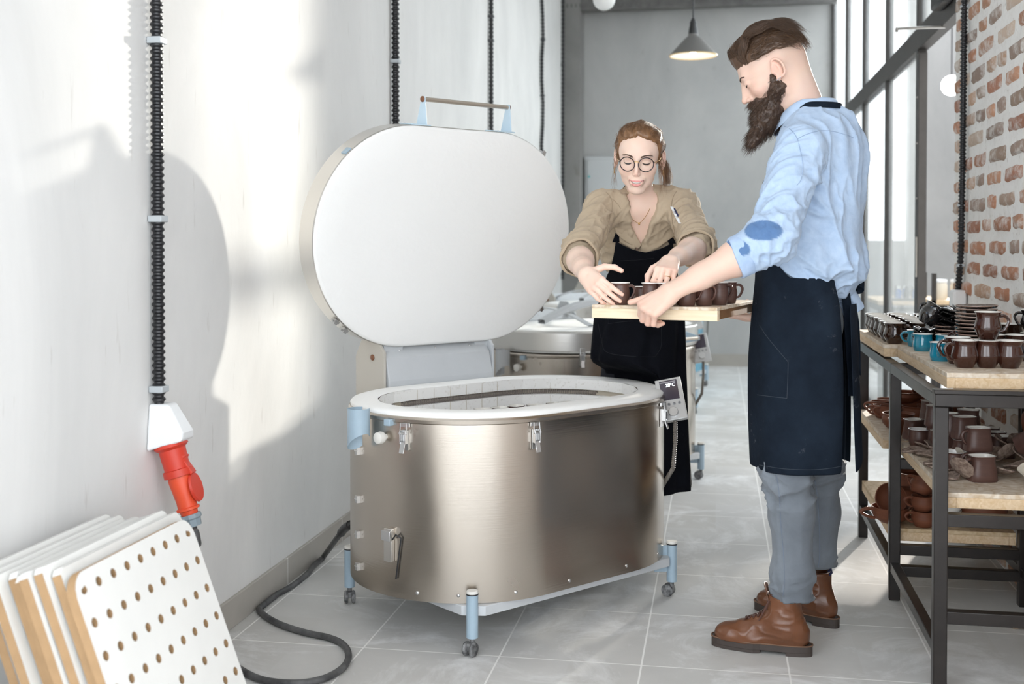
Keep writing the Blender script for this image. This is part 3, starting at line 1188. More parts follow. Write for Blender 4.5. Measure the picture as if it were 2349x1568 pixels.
def lid_parts(K, opened, detailed):
    """lid built lying at z .0-.095 about the oval's centre, then swung up"""
    e = bpy.data.objects.new('lid', None)
    LR = KR + .010
    if opened:
        # plane upright: local z (underside down) faces the camera side (-y); lid centre height 1.228
        # local lid frame: +z axis -> -y. underside sits at local z=+.0
        M = Matrix.Translation((.035, .412, .838)) @ Matrix.Rotation(radians(6.5), 4, 'X') @ Matrix.Translation((0, 0, .389)) @ Matrix.Rotation(radians(90), 4, 'X')
        sg = -1
    else:
        M = Matrix.Translation((0, 0, .693))
        sg = 1
    # for the open lid the white face is toward +local z; for the closed one toward -z
    # local: outline xy, thickness runs from white face at 0 to steel back at sg*.095
    def bz(prof):
        return [(r, sg * z) for r, z in prof]
    lidm = band(MB(), KA, bz([(LR - .03, .102), (LR - .006, .100), (LR, .094), (LR, .012), (LR - .003, .008)]), 40)
    N = 82
    lid = lidm.build('lid', M_STEEL2, K, M=M, angle=35)
    face = band(MB(), KA, bz([(.03, -.0005), (.15, -.0008), (.28, -.0005), (LR - .014, 0), (LR - .005, .004), (LR - .002, .010)]), 40)
    # close the centre of the face
    face.add([(x, y, z) for x, y, z in [(p[0], p[1], 0) for p in stadium(KA, .03, 40)]], [tuple(range(82))])
    face.build('lid_insulation', M_INS, lid, angle=50)
    top = MB().prism(stadium(KA, LR - .03, 40), sg * .098, sg * .103)
    top.build('lid_top', M_INS if not opened else M_STEEL2, lid, smooth=False)
    # handle: two triangular brackets and a bar; along the side away from the hinge
    ys = 1 if opened else -1
    for sx in (-1, 1):
        x = sx * .195 + (.03 if opened else 0)
        base = LR
        plate = MB()
        zc = sg * .05
        # foot plate lying on the band
        plate.box((x - sx * .0, ys * (base + .002), zc), (.085, .004, .075))
        fp = plate.build('handle_bracket', M_BLUELT, lid, bevel=.001)
        if detailed:
            for dx, dz in ((-.03, .024), (.03, .024), (-.03, -.024), (.03, -.024)):
                MB().sphere((x + dx, ys * (base + .004), zc + dz), (.004, .002, .004), 8, 6).build('screw', M_ZINC, fp)
        # upright triangle, in the plane across the bar
        w = .062
        xo = x + (.028 if sx < 0 else .030)
        tri = [(-w / 2, 0), (w / 2, 0), (.012, .088), (.009, .100), (-.009, .100), (-.012, .088)]
        v = [(xo + dx, ys * (base + .003 + q), zc + p_) for dx in (-.002, .002) for p_, q in tri]
        N = len(tri)
        f = [tuple(range(N)), tuple(range(2 * N - 1, N - 1, -1))] + [(i, i + N, (i + 1) % N + N, (i + 1) % N) for i in range(N)]
        MB().add(v, f).build('handle_bracket', M_BLUELT, lid, bevel=.001)
        MB().sphere((xo + sx * .004, ys * (base + .093), zc), (.007, .011, .011), 16, 10).build('handle_cap', M_RUST, lid)
    MB().cyl((-.167 + (.03 if opened else 0), ys * (LR + .093), sg * .05), (.225 + (.03 if opened else 0), ys * (LR + .093), sg * .05), .008, n=16).build('handle_bar', mat('worn_steel_bar', (.56, .50, .43), .35, metal=.8), lid)
    # latch keepers
    if opened:
        for a_, s in ((0, .60), (1, .615), (2, .905), (3, .965), (4, .115)):
            Mk = place_on_oval(KA, LR + .002, s, -.03)
            k = MB().box((.004, 0, 0), (.008, .02, .03)).box((.012, 0, .012), (.010, .014, .004)).cyl((.010, -.012, 0), (.010, .012, 0), .004, n=8)
            k.build('latch_keeper', M_ZINC, lid, M=Mk)
        MB().box((.002, 0, 0), (.004, .028, .026)).build('cover_plate', M_BLUE, lid, M=place_on_oval(KA, LR, .40, -.028))
    # arms from the lid to the hinge
    for sx in (-1, 1):
        x = sx * .205 + (.02 if opened else 0)
        if opened:
            pr = [(-.02, .80), (.10, .80), (.085, .90), (.055, 1.0), (.02, 1.05), (.0, 1.05), (.0, .86), (-.01, .84)]
            v = [(x + dx, .507 - q + .0 if False else .405 + .105 + (p_ - .02) * .6, z) for dx in (-.022, .022) for p_, z in pr]
            N = len(pr)
            f = [tuple(range(N)), tuple(range(2 * N - 1, N - 1, -1))] + [(i, i + N, (i + 1) % N + N, (i + 1) % N) for i in range(N)]
            o = MB().add(v, f).build('lid_arm', M_GREYLT, K, smooth=False, bevel=.003)
            # foot that reaches under the lid rim
            v = [(x - .045, .43, .865), (x + .045, .43, .865), (x + .035, .43, .775), (x - .035, .43, .775),
                 (x - .045, .50, .865), (x + .045, .50, .865), (x + .035, .50, .775), (x - .035, .50, .775)]
            MB().add(v, [(0, 1, 2, 3), (4, 5, 6, 7), (0, 1, 5, 4), (1, 2, 6, 5), (2, 3, 7, 6), (3, 0, 4, 7)]).build('lid_arm', M_GREYLT, K, smooth=False, bevel=.003)
        else:
            # steel strap arching over the lid from the hinge
            pts = []
            for i in range(25):
                t = i / 24
                pts.append((x * (1 - .15 * t), .47 - t * .62, .80 + .075 * sin(pi * min(1, t * 1.0)) - .0 * t))
            v, f = [], []
            for p_ in pts:
                v += [(p_[0] - .018, p_[1], p_[2]), (p_[0] + .018, p_[1], p_[2]), (p_[0] + .018, p_[1], p_[2] + .006), (p_[0] - .018, p_[1], p_[2] + .006)]
            for i in range(24):
                for k in range(4):
                    f.append((i * 4 + k, i * 4 + (k + 1) % 4, i * 4 + 4 + (k + 1) % 4, i * 4 + 4 + k))
            MB().add(v, f).build('lid_strap', M_GREYLT, K)
    if not opened:
        # flat steel hoop standing across the lid
        pts = []
        v, f = [], []
        for i in range(33):
            t = i / 32
            x = -.36 + .72 * t
            z = .812 + .085 * sin(pi * t)
            v += [(x, -.02, z), (x, .03, z + .002), (x, .03, z + .022), (x, -.02, z + .020)]
        for i in range(32):
            for k in range(4):
                f.append((i * 4 + k, i * 4 + (k + 1) % 4, i * 4 + 4 + (k + 1) % 4, i * 4 + 4 + k))
        MB().add(v, f).build('lid_hoop', M_GREYLT, K)
    return lid


kc = P(0, 3.887, 0)
# controller position in the kiln frame
_iv = (Matrix.Translation(kc) @ Matrix.Rotation(KROT, 4, 'Z')).inverted()
MC_POS = _iv @ W(1540, 917, 3.93)
kiln = make_kiln('large open stainless steel oval kiln with its white lid raised', True, kc)
kiln2 = make_kiln('closed steel kiln directly behind the open one, mostly hidden by the woman', False, P(.42, 5.85, 0), False)
kiln3 = copy_tree(kiln2, label='third closed kiln in the row, its arched lid strap showing beyond the second')
kiln3.location = P(.75, 8.1, 0)
kiln4 = copy_tree(kiln2, label='farthest closed kiln, blue reflection painted on its steel, seen behind the black apron hem')
kiln4.location = P(1.10, 9.72, 0)
for c in kids(kiln4):
    if c.name.startswith('body'):
        c.data = c.data.copy()
        c.data.materials[0] = mat('steel_blue_reflection', (.22, .50, .66), .3, metal=.7)  # blue reflection put into the body's steel colour
# extra pieces of the open kiln: slotted plate, rod and low seam at its near end
Mp = place_on_oval(KA, KR, .530, .30)
hp = MB().box((.008, 0, 0), (.016, .030, .10)).build('slot_plate', M_STEEL2, kiln, M=Mp, bevel=.002)
MB().box((.020, .0, .03), (.010, .034, .03)).build('slot_plate_lip', M_ZINC, hp, bevel=.001)
pts = []
for i in range(12):
    q = place_on_oval(KA, KR, .5435 - .006 * i / 11, .325 - .125 * i / 11) @ Vector((.005, 0, 0))
    pts.append(q)
a0 = place_on_oval(KA, KR, .539, .335) @ Vector((.012, 0, 0))
MB().tube([place_on_oval(KA, KR, .535, .318) @ Vector((.012, 0, 0)), a0] + pts, .0026, 6).build('prop_rod', M_BLACK, kiln)
for zz in (.56, .41, .30, .20):
    k = MB().box((.006, 0, 0), (.012, .016, .022)).cyl((.010, -.012, 0), (.010, .012, 0), .003, n=8)
    k.build('door_hinge', M_ZINC, kiln, M=place_on_oval(KA, KR, .478, zz))

# ------------------------------------------------------------------ red power socket, plug and cable
pk = onx(392, 1010, XL + .05)
sock = thing('wall_socket', 'red five-pin industrial socket with white back box and flap on the plaster wall', 'socket', (XL + .001, pk.y, onx(355, 1028, XL).z))
M_RED = mat('red_plastic', (.62, .045, .022), .42)
M_RED2 = mat('orange_red_plastic', (.78, .085, .028), .42)
H = .125
v = [(0, -.045, 0), (0, .045, 0), (0, .035, H), (0, -.035, H), (.030, -.045, -.002), (.105, -.040, .022), (.105, .040, .022), (.030, .045, -.002),
     (.03, -.03, H), (.06, -.022, H - .005), (.06, .022, H - .005), (.03, .03, H)]
v = [(0, -.046, 0), (.098, -.040, .028), (.100, -.034, .050), (.055, -.026, H), (0, -.030, H)]
v = [(x, y, z) for x, y, z in v] + [(x, -y, z) for x, y, z in v]
f = [(0, 1, 2, 3, 4), (9, 8, 7, 6, 5), (0, 5, 6, 1), (1, 6, 7, 2), (2, 7, 8, 3), (3, 8, 9, 4), (4, 9, 5, 0)]
MB().add(v, f).build('back_box', M_WHITEPL, sock, smooth=False, bevel=.007, seg=3)
TI = Matrix.Translation((.05, 0, .008)) @ Matrix.Rotation(radians(164), 4, 'Y')   # axis pointing down and slightly outward


def red(prof, name, m, parent, n=28):
    return MB().lathe(prof, n, TI).build(name, m, parent)


red([(.044, -.008), (.046, .0), (.036, .008), (.034, .062), (.040, .064), (.040, .082), (.035, .083)], 'socket_shell', M_RED, sock)
flap = MB().lathe([(.0001, -.004), (.030, -.004), (.033, 0), (.031, .006), (.0001, .007)], 28,
                  Matrix.Translation((.116, .006, -.100)) @ Matrix.Rotation(radians(72), 4, 'Y') @ Matrix.Diagonal((1.25, 1, 1, 1)))
fl = flap.build('socket_flap', M_RED, sock)
MB().bar((.078, 0, -.016), (.112, .004, -.062), .030, .009).build('flap_arm', M_RED, fl, bevel=.002)
MB().bar((.066, 0, -.010), (.092, 0, -.020), .034, .012).build('flap_hinge', M_RED, fl, bevel=.002)
plug = thing('power_plug', 'orange-red industrial plug with grey cable nut pushed into the wall socket', 'plug', sock.location)
MB().lathe([(.031, .080), (.0325, .09), (.026, .150), (.026, .168), (.031, .170), (.031, .176), (.024, .178), (.022, .190), (.0001, .190)], 28, TI).build('plug_body', M_RED2, plug)
MB().lathe([(.0001, .189), (.029, .189), (.030, .193), (.030, .200), (.026, .204), (.024, .222), (.012, .224), (.0001, .224)], 10, TI).build('cable_nut', mat('grey_nut', (.25, .31, .35), .45), plug, smooth=False)

cz = .011
cpts = [TI @ Vector((0, 0, .222)) + sock.location]
p0 = cpts[0]
d0 = (TI.to_3x3() @ Vector((0, 0, 1)))
cpts += [p0 + d0 * .05, onx(448, 1228, XL + .17)]
q = onx(470, 1300, XL + .15)
cpts += [Vector((XL + .13, q.y + .02, .20)), Vector((XL + .19, q.y + .02, .05))]
for (u, vv) in [(505, 1482), (524, 1512), (560, 1540), (610, 1560), (680, 1566), (740, 1556), (785, 1532), (800, 1503), (788, 1478), (755, 1462), (700, 1450), (640, 1430), (600, 1405), (592, 1385), (612, 1372), (655, 1352), (700, 1320), (740, 1278)]:
    cpts.append(onz(u, vv, cz))
ends = [W(772, 1235, 4.02), W(790, 1212, 3.93), W(803, 1203, 3.88)]
cpts += ends


def smooth_path(pts, k=8):
    """Catmull-Rom through the points"""
    pts = [Vector(p) for p in pts]
    out = []
    for i in range(len(pts) - 1):
        p0, p1, p2, p3 = pts[max(i - 1, 0)], pts[i], pts[i + 1], pts[min(i + 2, len(pts) - 1)]
        for j in range(k):
            t = j / k
            out.append(.5 * ((2 * p1) + (p2 - p0) * t + (2 * p0 - 5 * p1 + 4 * p2 - p3) * t * t + (-p0 + 3 * p1 - 3 * p2 + p3) * t ** 3))
    out.append(pts[-1])
    return out


sp_ = smooth_path(cpts)
sp_ = [Vector((max(p.x, XL + .03), p.y, max(p.z, .0105))) for p in sp_]
cab = MB().tube(sp_, .0098, 10).build('power_cable', M_CABLE)
tag(cab, 'thick black power cable looping over the floor tiles to the open kiln', 'cable')
MB().tube(smooth_path([ends[0].lerp(ends[1], .6), ends[1], ends[2]], 4), .015, 12).build('cable_gland', M_BLACK, cab)

# ------------------------------------------------------------------ perforated kiln shelves leaning against the wall
M_SLAB = mat('white_kiln_wash', (.83, .82, .79), .9, var=.06, vscale=5, bump=.3, bscale=40)
M_SLABE = mat('tan_fired_clay', (.46, .29, .15), .85, var=.25, vscale=10)


def slab_mesh(wd, ht, th, holes, rad=.05, bumps=True):
    """board in local x (width), z (height); front face at y=0 toward -y; two materials: face, edge"""
    mbf, mbe = MB(), MB()
    if holes:
        nx, nz = 9, 9
        mx, mz = .030, .030
        xs = np.linspace(0, wd, nx)
        cw, chh = wd / nx, ht / nz
        K = 12
        for i in range(nx):
            for j in range(nz):
                x0, x1, z0, z1 = i * cw, (i + 1) * cw, j * chh, (j + 1) * chh
                cx, cz_ = (x0 + x1) / 2, (z0 + z1) / 2
                sq = []
                # square perimeter with K points aligned with the hole
                for k in range(K):
                    a = 2 * pi * (k + .5) / K + pi / 4 * 0
                    c_, s_ = cos(a), sin(a)
                    m_ = max(abs(c_), abs(s_))
                    sq.append((cx + c_ / m_ * cw / 2, cz_ + s_ / m_ * chh / 2))
                corners = [(x1, z1), (x0, z1), (x0, z0), (x1, z0)]
                circ = [(cx + .0100 * cos(2 * pi * (k + .5) / K), cz_ + .0100 * sin(2 * pi * (k + .5) / K)) for k in range(K)]
                for y in (0, th):
                    v, f = [], []
                    v = [(a, y, c) for a, c in sq] + [(a, y, c) for a, c in circ]
                    for k in range(K):
                        k2 = (k + 1) % K
                        f.append((k, k2, K + k2, K + k))
                    # corner triangles
                    for ca_ in corners:
                        # find the two square points around the corner
                        d = sorted(range(K), key=lambda k: (sq[k][0] - ca_[0]) ** 2 + (sq[k][1] - ca_[1]) ** 2)[:2]
                        v.append((ca_[0], y, ca_[1]))
                        f.append((d[0], d[1], len(v) - 1))
                    mbf.add(v, f)
                v = [(a, 0, c) for a, c in circ] + [(a, th, c) for a, c in circ]
                nf = len(mbf.f)
                mbf.add(v, [(k, (k + 1) % K, K + (k + 1) % K, K + k) for k in range(K)])
                mbf.inner = getattr(mbf, 'inner', []) + list(range(nf, nf + K))
    return mbf, mbe


def make_slab(label, holes, wd, ht, th=.02, corner=.045):
    o = thing('kiln_shelf', label, 'kiln shelf', (0, 0, 0), 0, 'kiln shelves leaning on the plaster wall')
    if holes:
        mbf, mbe = slab_mesh(wd, ht, th, True)
        # round the outer corners by squeezing vertices into the rounded outline
        def rnd_(p):
            x, y, z = p
            for (cx, cz_, sx, sz) in ((corner, ht - corner, -1, 1), (wd - corner, ht - corner, 1, 1)):
                if (x - cx) * sx > 0 and (z - cz_) * sz > 0:
                    dx, dz = x - cx, z - cz_
                    l2 = sqrt(dx * dx + dz * dz)
                    mxx = max(abs(dx), abs(dz))
                    k = mxx / l2
                    x, z = cx + dx * k, cz_ + dz * k
            return (x, y, z)
        mbf.v = [rnd_(p) for p in mbf.v]
        f_ = mbf.build('plate', M_SLAB, o, smooth=False, fixn=False)
        f_.data.materials.append(M_SLABE)
        for k in mbf.inner:
            f_.data.polygons[k].material_index = 1
        # rim strip round the board, with worn notches on the left edge
        out = []
        per = [(0, 0), (wd, 0), (wd, ht), (0, ht)]
        pts = [(0, 0), (wd, 0), (wd, ht - corner)]
        for i in range(1, 9):
            a = pi / 2 * i / 8
            dx, dz = cos(a) , sin(a)
            pts.append((wd - corner + corner * dx, ht - corner + corner * dz))
        pts.append((corner, ht))
        for i in range(1, 9):
            a = pi / 2 + pi / 2 * i / 8
            pts.append((corner + corner * cos(a), ht - corner + corner * sin(a)))
        n = len(pts)
        v = [(x, 0, z) for x, z in pts] + [(x, th, z) for x, z in pts]
        MB().add(v, [(i, (i + 1) % n, n + (i + 1) % n, n + i) for i in range(n)]).build('edge', M_SLABE, o, fixn=False, smooth=False)
    else:
        pts = [(0, 0), (wd, 0), (wd, ht - .02), (wd - .008, ht - .006), (wd - .02, ht), (.012, ht), (0, ht - .01)]
        n = len(pts)
        v = [(x, 0, z) for x, z in pts] + [(x, th, z) for x, z in pts]
        MB().add(v, [tuple(range(n)), tuple(range(2 * n - 1, n - 1, -1))]).build('plate', M_SLAB, o, smooth=False)
        # side edge strips: white top, tan sides
        v = [(-.0004, 0, 0), (-.0004, th, 0), (-.0004, th, ht - .01), (-.0004, 0, ht - .01)]
        MB().add(v, [(0, 1, 2, 3)]).build('edge', M_SLABE, o, smooth=False, fixn=False)
        v = [(p_[0], y, p_[1] + .0003) for p_ in pts[2:] for y in (0, th)]
        m_ = len(pts) - 2
        MB().add(v, [(2 * i, 2 * i + 1, 2 * i + 3, 2 * i + 2) for i in range(m_ - 1)]).build('top_edge', M_SLAB, o, smooth=False, fixn=False)
    return o


lean = radians(20)
tl, tr = W(148, 1388, 2.12), W(432, 1204, 2.66)
# the board's plane: bottom edge on the floor, width along the wall
for_lab = ['white perforated kiln shelf with rows of holes, outermost of the leaning stack',
           'kiln shelf directly behind the perforated one',
           'kiln shelf second behind the perforated one', 'kiln shelf third behind the perforated one',
           'kiln shelf in the middle of the leaning stack', 'kiln shelf just past the middle of the leaning stack',
           'taller kiln shelf with a protruding tan edge, toward the wall side of the stack', 'kiln shelf last but one before the plaster wall',
           'kiln shelf at the back of the stack, resting against the plaster wall']
ux = Vector((.04, 1, 0)).normalized()
Z0 = Vector((-sin(lean), 0, cos(lean)))
Wd = .50
topx = (tl.x + tr.x) / 2
rs = random.Random(5)
for i in range(9):
    o = make_slab(for_lab[i], i in (0,), Wd if i == 0 else .50 + rs.uniform(-.008, .008), .60 if i == 0 else .595 + rs.uniform(-.012, .02), .0195)
    # front slab foot x, others behind it toward the wall
    xf = -1.205 + .60 * sin(lean) - i * .0255 / cos(lean) - (.006 if i else 0)
    tw = radians(rs.uniform(-.8, .8)) if i else 0
    yb = 1.995 + (0 if i == 0 else rs.uniform(-.02, .02) + .004 * i)
    R = Matrix(((ux.x, -Z0.z, Z0.x, 0), (ux.y, 0, 0, 0), (0, -Z0.x * -1 * -1, Z0.z, 0), (0, 0, 0, 1)))
    # local x -> along the wall, local z -> up the lean, local +y -> toward the wall
    X_, Zv = Vector((0, 1, 0)), Z0
    Yv = Zv.cross(X_)
    M = Matrix(((X_.x, Yv.x, Zv.x, xf), (X_.y, Yv.y, Zv.y, yb), (X_.z, Yv.z, Zv.z, .0), (0, 0, 0, 1)))
    th = Yv * 1
    low = min(0, .0195 * Yv.z)
    M.translation = Vector((xf, yb, -low))
    o.matrix_world = M @ Matrix.Rotation(tw * .3, 4, 'Z')
# ------------------------------------------------------------------ the steel rack with loose wooden boards
def wood(name, c1, c2, rough=.65, sc=(1, 12, 12)):
    m, nt, b, L = node_mat(name)
    tc = nt.nodes.new('ShaderNodeTexCoord')
    mp = nt.nodes.new('ShaderNodeMapping')
    mp.inputs['Scale'].default_value = sc
    L(tc.outputs['Object'], mp.inputs[0])
    n = nt.nodes.new('ShaderNodeTexNoise')
    n.inputs['Scale'].default_value = 5
    n.inputs['Detail'].default_value = 7
    n.inputs['Distortion'].default_value = 1.2
    L(mp.outputs[0], n.inputs[0])
    r = nt.nodes.new('ShaderNodeMapRange')
    r.inputs[1].default_value = .3
    r.inputs[2].default_value = .7
    L(n.outputs[0], r.inputs[0])
    mx = nt.nodes.new('ShaderNodeMix')
    mx.data_type = 'RGBA'
    mx.inputs[6].default_value = (*c1, 1)
    mx.inputs[7].default_value = (*c2, 1)
    L(r.outputs[0], mx.inputs[0])
    L(mx.outputs[2], b.inputs['Base Color'])
    b.inputs['Roughness'].default_value = rough
    return m


M_PINE = wood('pale_pine', (.72, .56, .38), (.56, .38, .21), sc=(14, 1.2, 14))
M_PLY = wood('dusty_plywood', (.74, .66, .56), (.50, .37, .24), .8, sc=(7, 7, 7))
M_OSB = wood('chipboard', (.66, .52, .34), (.45, .31, .17), .8, sc=(9, 5, 9))
M_RAW = mat('raw_steel_tube', (.024, .019, .017), .30, metal=.2, var=.45, vscale=16, bump=.15, bscale=50)
RX0, RX1 = .592, 1.005
RYS = (3.245, 4.05, 4.90)
rack = thing('pottery_rack', 'raw steel tube rack of pottery boards along the brick wall', 'rack', (RX0, RYS[0], 0))


def rk(p):
    return Vector(p) - Vector((RX0, RYS[0], 0))


PW = .036
for y in RYS:
    for x in (RX0, RX1):
        top = .7655
        MB().box(rk((x, y, top / 2)), (PW, PW, top)).build('post', M_RAW, rack, bevel=.003)
for z in (.783,):
    for x in (RX0, RX1):
        MB().bar(rk((x, RYS[0] + .0165, z)), rk((x, RYS[2] - .0165, z)), .033, .033).build('rail', M_RAW, rack, bevel=.002)
for x in (RX0, RX1):
    MB().bar(rk((x, RYS[0], .11)), rk((x, RYS[2], .12)), .030, .030).build('rail', M_RAW, rack, bevel=.002)
for z, ys in ((.783, RYS), (.462, RYS), (.20, RYS[:1]), (.172, RYS[1:]), (.10, RYS[1:2])):
    for y in ys:
        MB().bar(rk((RX0 - (.017 if z > .7 else 0), y, z)), rk((RX1 + (.017 if z > .7 else 0), y, z)), .032, .034).build('rail', M_RAW, rack, bevel=.002)
# angle iron along the near top edge
MB().box(rk(((RX0 + RX1) / 2, RYS[0] + .0, .806)), (RX1 - RX0 + .04, .04, .012)).build('rail', M_RAW, rack, bevel=.002)


def board(label, x0, x1, y0, y1, ztop, th=.042, cleat=True):
    o = thing('wooden_board', label, 'board', ((x0 + x1) / 2, (y0 + y1) / 2, ztop - th), 0, 'loose boards on the rack')
    w, d = x1 - x0, y1 - y0
    MB().box((0, 0, th - .0065), (w, d, .013)).build('top_sheet', M_PLY, o, bevel=.0012)
    for sx in (-1, 1):
        MB().box((sx * (w / 2 - .011), 0, (th - .013) / 2), (.022, d, th - .013)).build('batten', M_PINE, o, bevel=.0015)
    for sy in (-1, 1):
        MB().box((0, sy * (d / 2 - .011), (th - .013) / 2), (w - .044, .022, th - .013)).build('batten', M_PINE, o, bevel=.0015)
    return o


board('pale board on the rack top beyond the middle post, carrying dark tulip mugs', .577, 1.03, 4.21, 4.95, .848)
board('pale board on the rack top closest to the camera, with teal and brown mugs', .617, 1.04, 3.30, 4.17, .850)
board('board on the middle level of the rack carrying terracotta cups', .572, .985, 4.19, 4.875, .528)
board('board on the middle level carrying square cups and leaf dishes', .617, .985, 3.275, 4.10, .528)
b3 = board('worn chipboard on the lowest level of the rack', .585, .985, 4.07, 4.875, .237)
for c in kids(b3):
    if c.name.startswith('top_sheet'):
        c.data.materials[0] = M_OSB

# ------------------------------------------------------------------ pottery
M_CREAM = mat('cream_glaze', (.80, .775, .72), .18, coat=.6)
M_WHITEG = mat('white_inner_glaze', (.80, .78, .75), .3, coat=.3)
M_DKB = mat('dark_brown_glaze', (.016, .007, .004), .10, coat=1., col2=(.035, .011, .004), vscale=9)
M_BRN = mat('chocolate_glaze', (.050, .016, .009), .10, coat=.6, col2=(.028, .009, .006), vscale=7)
M_BLKG = mat('black_glaze', (.012, .010, .010), .08, coat=1.)
M_TEAL = mat('teal_glaze', (.008, .235, .335), .15, coat=1., col2=(.01, .15, .24), vscale=9, stretch=(1, 1, 9))
M_TERRA = mat('leather_hard_terracotta', (.205, .066, .030), .6, col2=(.14, .044, .020), vscale=10, bump=.1, bscale=30, stretch=(1, 1, 6))
M_BISC = mat('umber_bisque', (.105, .052, .040), .40, col2=(.075, .036, .028), vscale=20, stretch=(1, 1, 5), bump=.08, bscale=40)
M_WARE = mat('white_bisque', (.78, .75, .70), .8)
M_LEAF = mat('speckled_leaf_clay', (.40, .31, .25), .7, col2=(.10, .055, .04), vscale=75)

TUL = [(.60, 0), (.64, .03), (.92, .30), (.99, .42), (.97, .52), (.85, .74), (.83, .82), (.92, .95), (.98, .99)]
TULI = [(.98, .99), (1.0, 1.0), (.97, 1.012), (.92, 1.0), (.80, .82), (.82, .74), (.90, .45), (.60, .08), (.01, .06)]
BELL = [(.80, 0), (.86, .03), (.96, .25), (.97, .45), (.88, .75), (.88, .92), (.93, .98)]
BELLI = [(.93, .98), (.97, .99), (.96, 1.015), (.88, 1.0), (.82, .9), (.82, .75), (.90, .4), (.7, .07), (.01, .05)]
CYLM = [(.78, 0), (.82, .02), (.95, .3), (.98, .55), (.90, .85), (.90, .93), (.97, .985)]
BOWL = [(.45, 0), (.5, .02), (.85, .30), (.97, .6), (.93, .85), (1.0, 1.0), (.95, 1.0), (.88, .84), (.92, .6), (.8, .33), (.4, .08), (.01, .07)]
POT = [(.62, 0), (.68, .03), (.95, .35), (1.0, .6), (.90, .86), (.98, 1.0), (.93, 1.0), (.84, .86), (.94, .6), (.88, .35), (.6, .06), (.01, .05)]
FLARE = [(.55, 0), (.6, .03), (.8, .35), (.78, .6), (1.0, 1.0), (.95, 1.0), (.72, .6), (.74, .35), (.5, .06), (.01, .05)]
SQ = [(1.0, 0), (1.05, .04), (1.0, .3), (.86, .8), (.88, .96), (.92, 1.0)]
SQI = [(.92, 1.0), (.93, 1.01), (.86, 1.012), (.80, .96), (.78, .8), (.9, .3), (.8, .06), (.01, .05)]
_proto = {}


def squarify(mb, k=.62):
    out = []
    for x, y, z in mb.v:
        r = sqrt(x * x + y * y)
        if r > 1e-6:
            a = math.atan2(y, x)
            m_ = (abs(cos(a)) ** 3.4 + abs(sin(a)) ** 3.4) ** (-1 / 3.4)
            x, y = x * m_, y * m_ * .8
        out.append((x, y, z))
    mb.v = out
    return mb


def pot(kind, label, pos, rz=0., tilt=None, sc=1., group=None):
    """one vessel; kinds share meshes between copies"""
    if kind in _proto:
        o = copy_tree(_proto[kind], label=label)
    else:
        nm, cat, H, R, prof, inn, mo, mi, hand, sq = KINDS[kind]
        o = thing(nm, label, cat)
        mb = MB().lathe([(.0001, 0)] + [(r * R, z * H) for r, z in prof], 32)
        if sq:
            squarify(mb)
        mb.build('body', mo, o)
        if inn:
            mb = MB().lathe([(r * R, z * H) for r, z in inn], 32)
            if sq:
                squarify(mb)
            mb.build('glazed_inside', mi, o)
        for ha in hand:
            z0, z1, out, rr = .84 * H, .30 * H, .62 * R, .0042 * (R / .034) ** .5
            def rad(z):
                zz = z / H
                for (r0, a0), (r1, a1) in zip(prof[:-1], prof[1:]):
                    if a0 <= zz <= a1:
                        return R * (r0 + (r1 - r0) * (zz - a0) / max(1e-6, a1 - a0))
                return R * .9
            k = .8 if sq else 1
            ra, rb = rad(z0) * k, rad(z1) * k
            pts = [(ra - .003, 0, z0), (ra + out * .55, 0, z0 + .02 * H), (ra + out, 0, z0 - .12 * H), (ra + out * .95, 0, (z0 + z1) / 2), (rb + out * .42, 0, z1 + .04 * H), (rb - .002, 0, z1 - .02 * H)]
            pts = smooth_path(pts, 4)
            MB().tube(pts, [rr * (1.15 - .3 * i / len(pts)) for i in range(len(pts))], 8, M=Matrix.Rotation(ha, 4, 'Z') @ Matrix.Diagonal((1, 1.25, 1, 1))).build('handle', mo, o)
        _proto[kind] = o
    o.location = pos
    o.rotation_euler = (0, 0, rz)
    o.scale = (sc, sc, sc)
    if tilt:
        o.rotation_euler = (tilt[0], tilt[1], rz)
    if 'group' in o:
        del o['group']
    if group:
        o['group'] = group
    return o


